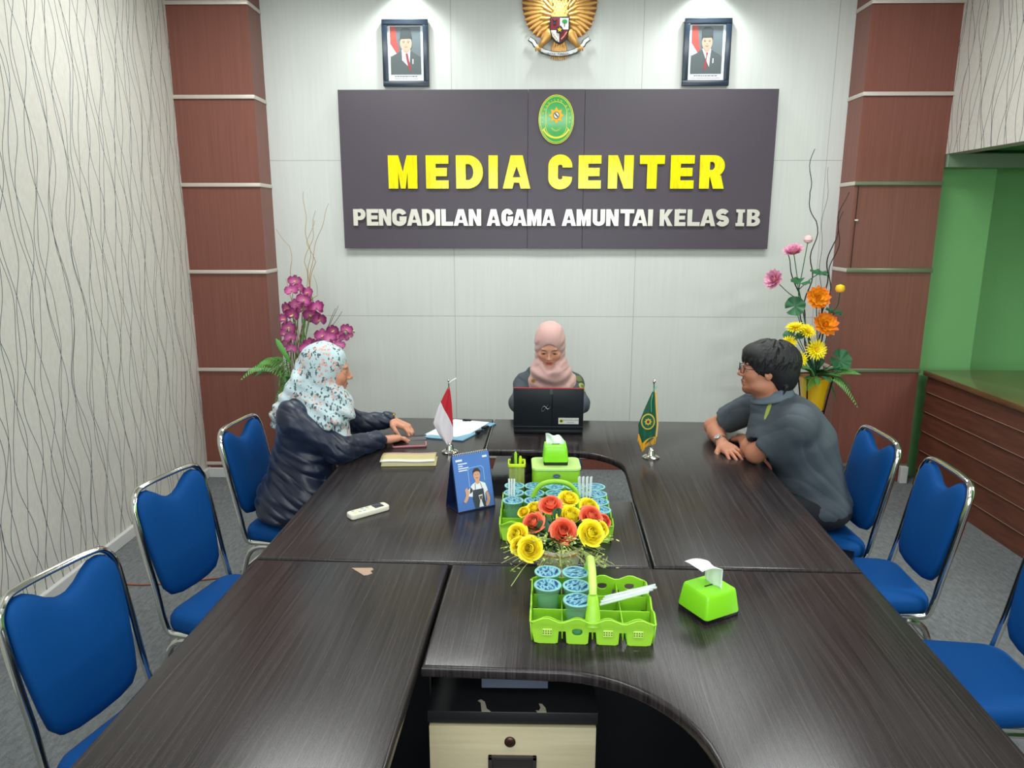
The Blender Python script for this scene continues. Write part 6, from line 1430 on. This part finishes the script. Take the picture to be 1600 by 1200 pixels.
# floral scarf
g = NG('floral_headscarf_cloth', .6)
nz_ = g.nt.nodes.new('ShaderNodeTexNoise'); nz_.inputs['Scale'].default_value = 90; g.L(g.tc.outputs['Object'], nz_.inputs[0]); va_ = g.nt.nodes.new('ShaderNodeVectorMath'); va_.operation = 'MULTIPLY_ADD'; va_.inputs[1].default_value = (.018, .018, .018); g.L(nz_.outputs['Color'], va_.inputs[0]); g.L(g.tc.outputs['Object'], va_.inputs[2]); P_ = va_.outputs[0]
def vor(scale, feat='F1', out='Distance', off=(0, 0, 0), rnd=1.):
    mp = g.nt.nodes.new('ShaderNodeMapping'); mp.inputs['Location'].default_value = off; g.L(P_, mp.inputs[0]); n = g.nt.nodes.new('ShaderNodeTexVoronoi'); n.feature = feat; n.inputs['Scale'].default_value = scale; n.inputs['Randomness'].default_value = rnd; g.L(mp.outputs[0], n.inputs[0]); return n.outputs[out]
big = g.noise(P_, 18, 2)
cl = g.M('LESS_THAN', vor(62), g.M('MULTIPLY', g.M('GREATER_THAN', big, .52), .40)); ct = g.M('LESS_THAN', vor(62), g.M('MULTIPLY', g.M('GREATER_THAN', big, .48), .16))
lf_n = g.nt.nodes.new('ShaderNodeMapping'); lf_n.inputs['Scale'].default_value = (1, .8, .34); lf_n.inputs['Rotation'].default_value = (.5, .6, 0); g.L(P_, lf_n.inputs[0]); vn = g.nt.nodes.new('ShaderNodeTexVoronoi'); vn.inputs['Scale'].default_value = 85; g.L(lf_n.outputs[0], vn.inputs[0])
lf = g.M('LESS_THAN', vn.outputs['Distance'], g.M('MULTIPLY', g.M('GREATER_THAN', g.noise(P_, 22, 2), .46), .40))
c = g.mix(lf, (186, 206, 212), (78, 96, 100)); c = g.mix(cl, c, (218, 172, 160)); c = g.mix(ct, c, (196, 116, 110)); g.base(c); M_floral = g.m
v = Vol((-1.20, 2.84, .72), (-.66, 3.32, 1.28), .0036)
e = lambda c, r, k=.02, sub=False, M=HL: v.ell(c, r, k, M, sub)
e((0, -.022, .032), (.086, .104, .094)); e((0, -.025, -.04), (.084, .090, .095), .03); e((0, .022, -.135), (.078, .080, .055), .03); e((0, .0, -.10), (.080, .080, .06), .03)
v.cap((-.96, 3.09, 1.12), (-1.098, 3.06, .895), .060, .026, .03, (1, 0, .45), 2.0); v.cap((-.95, 3.05, 1.06), (-1.09, 3.05, .93), .05, .03, .03, (1, 0, .5), 2.0); v.cap((-.97, 3.04, 1.08), (-1.06, 3.0, .96), .06, .04, .03, (1, 0, .4), 2.2)
v.cap((-.83, 3.07, 1.00), (-.80, 3.05, .955), .072, .060, .03); v.cap((-.93, 3.03, 1.02), (-.84, 2.985, .945), .060, .055, .03, (0, -1, .8), 1.6); v.cap((-.93, 3.17, 1.02), (-.85, 3.2, .95), .06, .05, .03, (0, 1, .8), 1.8)
v.cap((-.81, 3.045, .95), (-.775, 3.02, .785), .052, .046, .02, (1, -.25, .2), 2.4); v.cap((-.99, 3.0, 1.0), (-.86, 2.99, .965), .05, .05, .03, (0, -1, .9), 2.2)
e((0, .138, -.018), (.062, .084, .094), .008, True)
v.disp(lambda x, y, z: .0042 * np.sin(95 * ((z - 1.13) * .9 + (x + .86) * .75) + 2.2 * np.sin(18 * y + 9 * z)) * np.clip((1.12 - z) / .08, 0, 1) * np.clip((z - .86) / .05, .3, 1) + .0030 * np.sin(110 * (x + .05 * z) + 3 * np.sin(z * 20)) * np.clip((.98 - z) / .06, 0, 1) + .0022 * np.sin(70 * (x * .9 - z * .6) + 2 * np.sin(y * 14)) * (z > 1.1))
sc = vol_obj('headscarf', v, M_floral, pL, O1, None, 1)
def watch(parent, w, d, face_dir, m_band, m_face, r=.027, origin=(0, 0, 0), wd=.010):
    w = Vector(w) - Vector(origin); d = Vector(d).normalized(); bm = bmesh.new(); M = Matrix.Translation(w) @ d.to_track_quat('Z', 'Y').to_matrix().to_4x4()
    lathe(bm, [(r - .002, -wd / 2), (r, -wd / 2), (r + .001, 0), (r, wd / 2), (r - .002, wd / 2)], 28, M=None)
    for q in bm.verts: q.co = M @ q.co
    o = obj('watch_band', bm, m_band, parent); f = Vector(face_dir); f = (f - d * f.dot(d)).normalized(); bm = bmesh.new(); M2 = Matrix.Translation(w + f * r) @ f.to_track_quat('Z', 'Y').to_matrix().to_4x4(); lathe(bm, [(.013, -.002), (.0145, .0), (.0145, .004), (.012, .005)], 24)
    for q in bm.verts: q.co = M2 @ q.co
    obj('watch_face', bm, m_face, o)
M_goldw = mat('gold_watch', (206, 160, 60), .25, 1.0)
watch(pL, wrf + (wrf - elf).normalized() * .004, (wrf - elf), (-.2, -.3, 1), M_goldw, M_goldw, .0285, O1)

# ============================== man in grey shirt (right)
HR = headM((1.012, 3.05, 1.150), 84, 2); skin2 = (176, 118, 92)
v = Vol((.80, 2.78, 0), (1.50, 3.58, 1.29), VH); add_head(v, HR, False)
ch2, wa2, pe2 = (1.125, 3.04, .87), (1.21, 3.03, .70), (1.265, 3.02, .57)
v.ell(ch2, (.10, .155, .12), .04); v.ell(wa2, (.10, .13, .12), .04); v.ell(pe2, (.12, .155, .10), .04); v.cap((1.06, 3.05, 1.02), (1.10, 3.04, .94), .056, .08, .03)
shn, eln, wrn = Vector((1.105, 2.885, .945)), Vector((.985, 3.000, .796)), Vector((1.005, 3.235, .783)); shf, elf, wrf = Vector((1.04, 3.225, .945)), Vector((.905, 3.405, .800)), Vector((.895, 3.195, .778))
limb(v, [shn, eln, eln * .6 + wrn * .4, wrn], [.050, .040, .040, .026]); limb(v, [shf, elf, elf * .6 + wrf * .4, wrf], [.050, .038, .039, .0265])
add_hand(v, wrf, (.22, -.95, -.08), (-.25, 0, 1), 1, (.22, .18, .2, .35), (.1, .3), .16); add_hand(v, wrn, (.3, .9, -.05), (0, 0, 1), -1, (.3, .3, .35, .4), (.2, .3))
add_legs(v, [(1.22, 2.94, .56), (1.22, 3.11, .56)], [(.86, 2.93, .555), (.86, 3.13, .555)], [(.83, 2.93, .09), (.83, 3.13, .09)], [.075, .052, .036], (-1, 0, 0))
O2 = (1.265, 3.02, 0)
fp = face_paint(HR, skin2, (140, 84, 76), (.02, .014, .012), False)
def paint2(W_):
    C = fp(W_); Mi = np.array(HR.inverted()); P = (np.c_[W_, np.ones(len(W_))] @ Mi.T)[:, :3]; x, y, z = P.T; m = ((z < -.078) & (y > .045) & (z > -.125) & (np.abs(x) < .04)).astype(float) * np.clip((y - .045) / .02, 0, 1); m = np.maximum(m, .6 * ((np.abs(z + .040) < .006) & (np.abs(x) < .022) & (y > .075))); return C * (1 - .45 * m[:, None])
pR = vol_obj('person', v, skin_mat('brown_skin'), None, O2, paint2, 1); tag(pR, 'seated person with black hair, glasses and grey short-sleeved shirt, arms folded on table', 'person')
g = NG('grey_uniform_shirting', .75); g.base(g.ramp(g.noise(g.vec(g.X, g.Y, g.Z), 5, 3), (.3, (56, 66, 74)), (.75, (72, 82, 90)))); g.bump(g.noise(g.vec(g.X, g.Y, g.Z), 700, 2), .15, .001); M_grey = g.m
v = Vol((.86, 2.76, .46), (1.46, 3.52, 1.10), .0036)
v.ell(ch2, (.125, .180, .145), .05); v.ell(wa2, (.125, .155, .15), .05); v.ell(pe2, (.140, .185, .10), .05); v.cap((1.215, 3.03, .85), (1.305, 3.02, .60), .105, .085, .05, (0, 1, 0), .62); v.cap((1.11, 2.90, .965), (1.06, 3.19, .97), .064, .062, .04); v.cap((1.062, 3.05, 1.022), (1.10, 3.04, .95), .071, .098, .03)
cut = .62
v.cap((1.02, 3.05, .985), (1.05, 3.05, .88), .050, .095, .04); limb(v, [shn + Vector((.01, 0, 0)), shn * (1 - cut) + eln * cut], [.072, .066], .06); limb(v, [shf, shf * (1 - cut) + elf * cut], [.070, .064], .03)
for a, b in ((shn, eln), (shf, elf)):
    q = (b - a).normalized(); c_ = a * (1 - cut) + b * cut; v.cap(c_ + q * .03, c_ + q * .14, .064, .075, .004, sub=True); v.cap(c_ + q * .005, c_ + q * .06, .050, .056, .006, sub=True)
v.ell((1.165, 2.98, .86), (.11, .10, .14), .06); v.ell((1.13, 3.05, .95), (.10, .15, .08), .06); v.ell((.985, 3.06, 1.03), (.022, .022, .03), .01, None, True)
v.disp(folds(.0027, (45, 70, 60), (90, -30, 70), 3.)); shR = vol_obj('shirt', v, M_grey, pR, O2, None, 1)
# collar and placket
bm = bmesh.new()
def fn(u, w_):
    a = R(-150 + 300 * u); r_ = .063 + .024 * w_; c_ = Vector((1.058, 3.05, 1.045)); z = 1.072 - .042 * w_ - .024 * math.cos(a); return Vector((c_.x - r_ * math.cos(a) * 1.05, c_.y + r_ * math.sin(a) * 1.0, z)) - Vector(O2), Vector((-math.cos(a), math.sin(a), .3)).normalized()
wall_grid(bm, fn, 30, 4, .003); obj('collar', bm, mat('grey_collar_cloth', (88, 100, 110), .75), pR, 'all')
bm = bmesh.new()
for i_ in range(2): pass
from mathutils.bvhtree import BVHTree
def patch_on(target, origin, corners, name, m, parent, off=.0015, nu=8, nv=12, shape=None):
    """cloth patch laid onto a garment: a quad between three pixel-free corner points is pressed along its normal onto the surface"""
    me = target.data; bv = BVHTree.FromPolygons([v_.co for v_ in me.vertices], [p_.vertices for p_ in me.polygons]); o_ = Vector(origin)
    a_, b_, c_ = [Vector(q) - o_ for q in corners]; n_ = (b_ - a_).cross(c_ - a_).normalized(); bm = bmesh.new(); G = []
    if n_.y > 0: n_ = -n_
    for i in range(nu + 1):
        row = []
        for j in range(nv + 1):
            u, w_ = i / nu, j / nv
            if shape: u = .5 + (u - .5) * shape(w_)
            p_ = a_ + (b_ - a_) * u + (c_ - a_) * w_; h_ = bv.ray_cast(p_ + n_ * .12, -n_, .3)
            row.append(bm.verts.new((h_[0] + h_[1].normalized() * off * (1 if h_[1].dot(n_) > 0 else -1)) if h_[0] is not None else p_))
        G.append(row)
    for i in range(nu):
        for j in range(nv): bm.faces.new((G[i][j], G[i + 1][j], G[i + 1][j + 1], G[i][j + 1]))
    return obj(name, bm, m, parent, 'all')
rnd_shape = lambda w_: math.sqrt(max(.02, 1 - (2 * w_ - 1) ** 2))
bp = lambda px, py, y: unp(px, py, y)
patch_on(shR, O2, [bp(1187, 651, 2.93), bp(1194, 652, 2.92), bp(1197, 623, 2.95)], 'shoulder_badge', mat('lime_badge_cloth', (150, 160, 70), .7), pR, shape=rnd_shape)
v = Vol((.75, 2.80, .06), (1.46, 3.26, .70), .0055); add_legs(v, [(1.24, 2.94, .565), (1.24, 3.11, .565)], [(.86, 2.93, .555), (.86, 3.13, .555)], [(.83, 2.93, .10), (.83, 3.13, .10)], [.09, .07, .056], (-1, 0, 0), feet=False); v.ell((1.28, 3.02, .56), (.13, .18, .085), .04); vol_obj('trousers', v, mat('black_cloth'), pR, O2, None, 1)
# hair
v = Vol((.88, 2.90, 1.02), (1.20, 3.20, 1.31), .0024)
e = lambda c, r, k=.015, sub=False: v.ell(c, r, k, HR, sub)
e((0, -.026, .036), (.090, .116, .090)); e((0, -.075, -.020), (.078, .068, .080), .03); e((0, .03, .07), (.075, .066, .045), .02)
e((0, .118, -.048), (.110, .098, .092), .006, True)
for q in (-1, 1): e((q * .100, -.002, -.030), (.032, .026, .036), .006, True)
rnd = random.Random(4)
for i in range(260):
    a = rnd.uniform(-math.pi, math.pi); e0 = rnd.uniform(.1, 1.3)      # strand root on the crown, flows down and outwards
    def sp_(a, el, r_=1.0): return Vector((.091 * math.sin(a) * math.cos(el) * r_, -.026 + .118 * math.cos(a) * math.cos(el) * r_, .038 + .093 * math.sin(el) * r_))
    front = math.cos(a) > .55; lo_ = (-.02 if front else (-.12 if abs(math.sin(a)) > .8 else -.75)); el1 = max(lo_ + rnd.uniform(-.18, .12), e0 - rnd.uniform(.5, .9)); pts = [sp_(a + rnd.uniform(-.02, .02) + .12 * (k / 4), e0 + (el1 - e0) * k / 4, 1.0 + .012 * math.sin(k)) for k in range(5)]
    for k in range(4): v.cap(HR @ pts[k], HR @ pts[k + 1], .0062 - .0010 * k, .0052 - .0010 * k, .002)
for i in range(26):   # nape, sideburn and fringe tips
    s = rnd.choice((-1, 1)); t_ = rnd.random()
    if i % 3 == 0: p0 = Vector((s * .070, .030 + rnd.uniform(-.02, .03), .045)); p1 = p0 + Vector((0, rnd.uniform(.0, .02), -.045 + rnd.uniform(-.015, .01)))
    elif i % 3 == 1: p0 = Vector((s * rnd.uniform(.02, .078), -.075 - rnd.uniform(0, .03), -.055)); p1 = p0 + Vector((0, .008, -.035 + rnd.uniform(-.012, .01)))
    else: p0 = Vector((rnd.uniform(-.06, .06), .078, .070)); p1 = p0 + Vector((rnd.uniform(-.01, .01), .008, -.034 + rnd.uniform(-.012, .01)))
    v.cap(HR @ p0, HR @ p1, .009, .0022, .004)
g = NG('black_hair', .55); g.base(g.ramp(g.noise(g.vec(g.M('MULTIPLY', g.X, 2), g.M('MULTIPLY', g.Y, 8), g.Z), 90, 3), (.35, (8, 9, 12)), (.75, (17, 18, 23)))); g.bump(g.noise(g.vec(g.M('MULTIPLY', g.X, 1), g.M('MULTIPLY', g.Y, 5), g.Z), 160, 3), .5, .003)
vol_obj('hair', v, g.m, pR, O2, None, 0)
# glasses
gm = mat('dark_glasses_frame', (34, 30, 32), .3); ob = bmesh.new(); O2v = Vector(O2)
for q in (-1, 1):
    tube(ob, [HR @ Vector((q * .031 + .020 * math.copysign(abs(math.cos(a)) ** .6, math.cos(a)), .0985 - .006 * abs(math.cos(a)) * (1 if q * math.cos(a) > 0 else 0), .003 + .016 * math.copysign(abs(math.sin(a)) ** .6, math.sin(a)))) - O2v for a in [2 * math.pi * k / 28 for k in range(28)]], .0017, 6, closed=True)
    tube(ob, [HR @ Vector((q * .052, .093, .010)) - O2v, HR @ Vector((q * .070, .075, .010)) - O2v, HR @ Vector((q * .079, .0, .008)) - O2v], .0018, 6)
tube(ob, [HR @ Vector((-.012, .0995, .006)) - O2v, HR @ Vector((0, .103, .009)) - O2v, HR @ Vector((.012, .0995, .006)) - O2v], .0017, 6)
gl = obj('glasses', ob, gm, pR)
watch(pR, wrf - (wrf - elf).normalized() * .018, (wrf - elf), (-.6, 0, .8), M_steel, mat('silver_watch_face', (200, 202, 204), .2, .6), .0310, O2, .014)

# ============================== woman in pink headscarf (behind the laptop)
HC = headM((.132, 3.925, 1.105), 176, -24); skin3 = (206, 148, 122)
v = Vol((-.16, 3.46, 0), (.42, 4.24, 1.24), VH); add_head(v, HC)
ch3, wa3, pe3 = (.13, 4.02, .83), (.13, 4.04, .70), (.13, 4.05, .57)
v.ell(ch3, (.13, .085, .12), .04); v.ell(wa3, (.12, .09, .12), .04); v.ell(pe3, (.155, .12, .10), .04); v.cap((.132, 3.99, .97), (.13, 4.01, .90), .05, .07, .03)
sL, eL_, wL = Vector((-.005, 4.01, .862)), Vector((-.035, 3.88, .79)), Vector((.03, 3.665, .795)); sR, eR_, wR = Vector((.268, 4.01, .862)), Vector((.298, 3.88, .79)), Vector((.225, 3.665, .795))
limb(v, [sL, eL_, wL], [.045, .036, .023]); limb(v, [sR, eR_, wR], [.045, .036, .023]); add_hand(v, wL, (.2, -.95, -.03), (0, 0, 1), 1, (.3, .3, .3, .35), (.2, .2)); add_hand(v, wR, (-.2, -.95, -.03), (0, 0, 1), -1, (.3, .3, .3, .35), (.2, .2))
add_legs(v, [(.05, 4.0, .565), (.21, 4.0, .565)], [(.05, 3.66, .555), (.21, 3.66, .555)], [(.05, 3.62, .09), (.21, 3.62, .09)], [.07, .05, .035], (0, -1, 0)); O3 = (.13, 4.05, 0)
pC = vol_obj('person', v, skin_mat('light_brown_skin'), None, O3, face_paint(HC, skin3, (178, 96, 90), lids=1.), 1); tag(pC, 'seated person in pink headscarf and grey uniform behind the laptop, looking down', 'person')
v = Vol((-.20, 3.60, .44), (.46, 4.26, 1.0), .0045)
v.ell(ch3, (.145, .112, .14), .05); v.ell(wa3, (.142, .115, .14), .05); v.ell(pe3, (.185, .145, .11), .05); v.cap((-.005, 4.01, .880), (.268, 4.01, .880), .056, .056, .04); v.cap((.06, 4.02, .93), (.20, 4.02, .93), .05, .05, .04); limb(v, [sL, eL_, wL + Vector((-.005, .012, 0))], [.056, .050, .036], .03); limb(v, [sR, eR_, wR + Vector((.005, .012, 0))], [.056, .050, .036], .03)
v.disp(folds(.0035, (60, 40, 60), (50, -30, 70), 2.)); shC = vol_obj('shirt', v, M_grey, pC, O3, None, 1)
v = Vol((-.08, 3.54, .06), (.36, 4.22, .68), .0055); add_legs(v, [(.05, 4.0, .565), (.21, 4.0, .565)], [(.05, 3.66, .555), (.21, 3.66, .555)], [(.05, 3.62, .10), (.21, 3.62, .10)], [.085, .068, .056], (0, -1, 0), feet=False); vol_obj('skirt', v, mat('black_cloth'), pC, O3, None, 1)
g = NG('dusty_pink_scarf_cloth', .7); g.base(g.ramp(g.noise(g.vec(g.X, g.Y, g.Z), 4, 2), (.3, (188, 148, 142)), (.7, (200, 160, 154)))); g.b.inputs['Sheen Weight'].default_value = .2
v = Vol((-.10, 3.78, .74), (.37, 4.18, 1.25), .0036); e = lambda c, r, k=.02, sub=False, M=HC: v.ell(c, r, k, M, sub)
e((0, -.020, .034), (.084, .104, .094)); e((0, -.02, -.04), (.084, .090, .095), .03); e((0, .0, -.10), (.082, .085, .06), .03)
v.ell((.135, 3.93, .955), (.098, .085, .055), .03); v.cap((.135, 3.945, .95), (.135, 3.925, .90), .10, .085, .03, (0, 1, .2), 1.7); v.cap((.18, 3.99, .975), (.275, 3.975, .845), .080, .060, .04, (.6, -.2, .6), 1.4); v.cap((.09, 3.99, .965), (.035, 3.965, .845), .070, .055, .04, (-.6, -.2, .6), 1.4)
v.cap((.13, 3.925, .93), (.15, 3.90, .80), .085, .08, .03, (0, 1, .1), 3.0)
e((0, .118, -.014), (.052, .088, .080), .008, True)
v.disp(lambda x, y, z: .0045 * np.sin(100 * (np.sqrt((x - .135) ** 2 * 1.4 + (z - 1.09) ** 2)) + 1.2 * np.sin(22 * x)) * np.clip((1.02 - z) / .05, 0, 1) + .003 * np.sin(120 * x + 30 * z) * np.clip((.90 - z) / .04, 0, 1) + .0018 * np.sin(90 * x + 18 * np.sin(z * 9)) * (np.abs(x - .13) > .055) * (z > .98))
scC = vol_obj('headscarf', v, g.m, pC, O3, None, 1)
o3 = Vector(O3)
bm = bmesh.new(); star(bm, 6, .016, .008, 0, -.005); obj('brooch', bm, mat('gold_brooch', (200, 150, 60), .3, .9), pC, False).location = unp(833, 595, 3.885) - o3
patch_on(shC, O3, [bp(902, 610, 3.95), bp(913, 610, 3.97), bp(901, 598, 3.95)], 'sleeve_badge', mat('lime_badge_cloth'), pC, .0020, shape=rnd_shape)
patch_on(shC, O3, [bp(904, 607, 3.95), bp(911, 607, 3.97), bp(903.5, 601, 3.95)], 'sleeve_badge_centre', mat('olive_thread', (98, 110, 52), .7), pC, .0030, shape=rnd_shape)
patch_on(shC, O3, [bp(903, 596, 3.95), bp(911, 596, 3.97), bp(902, 588, 3.95)], 'name_patch', mat('olive_thread'), pC, .0020)
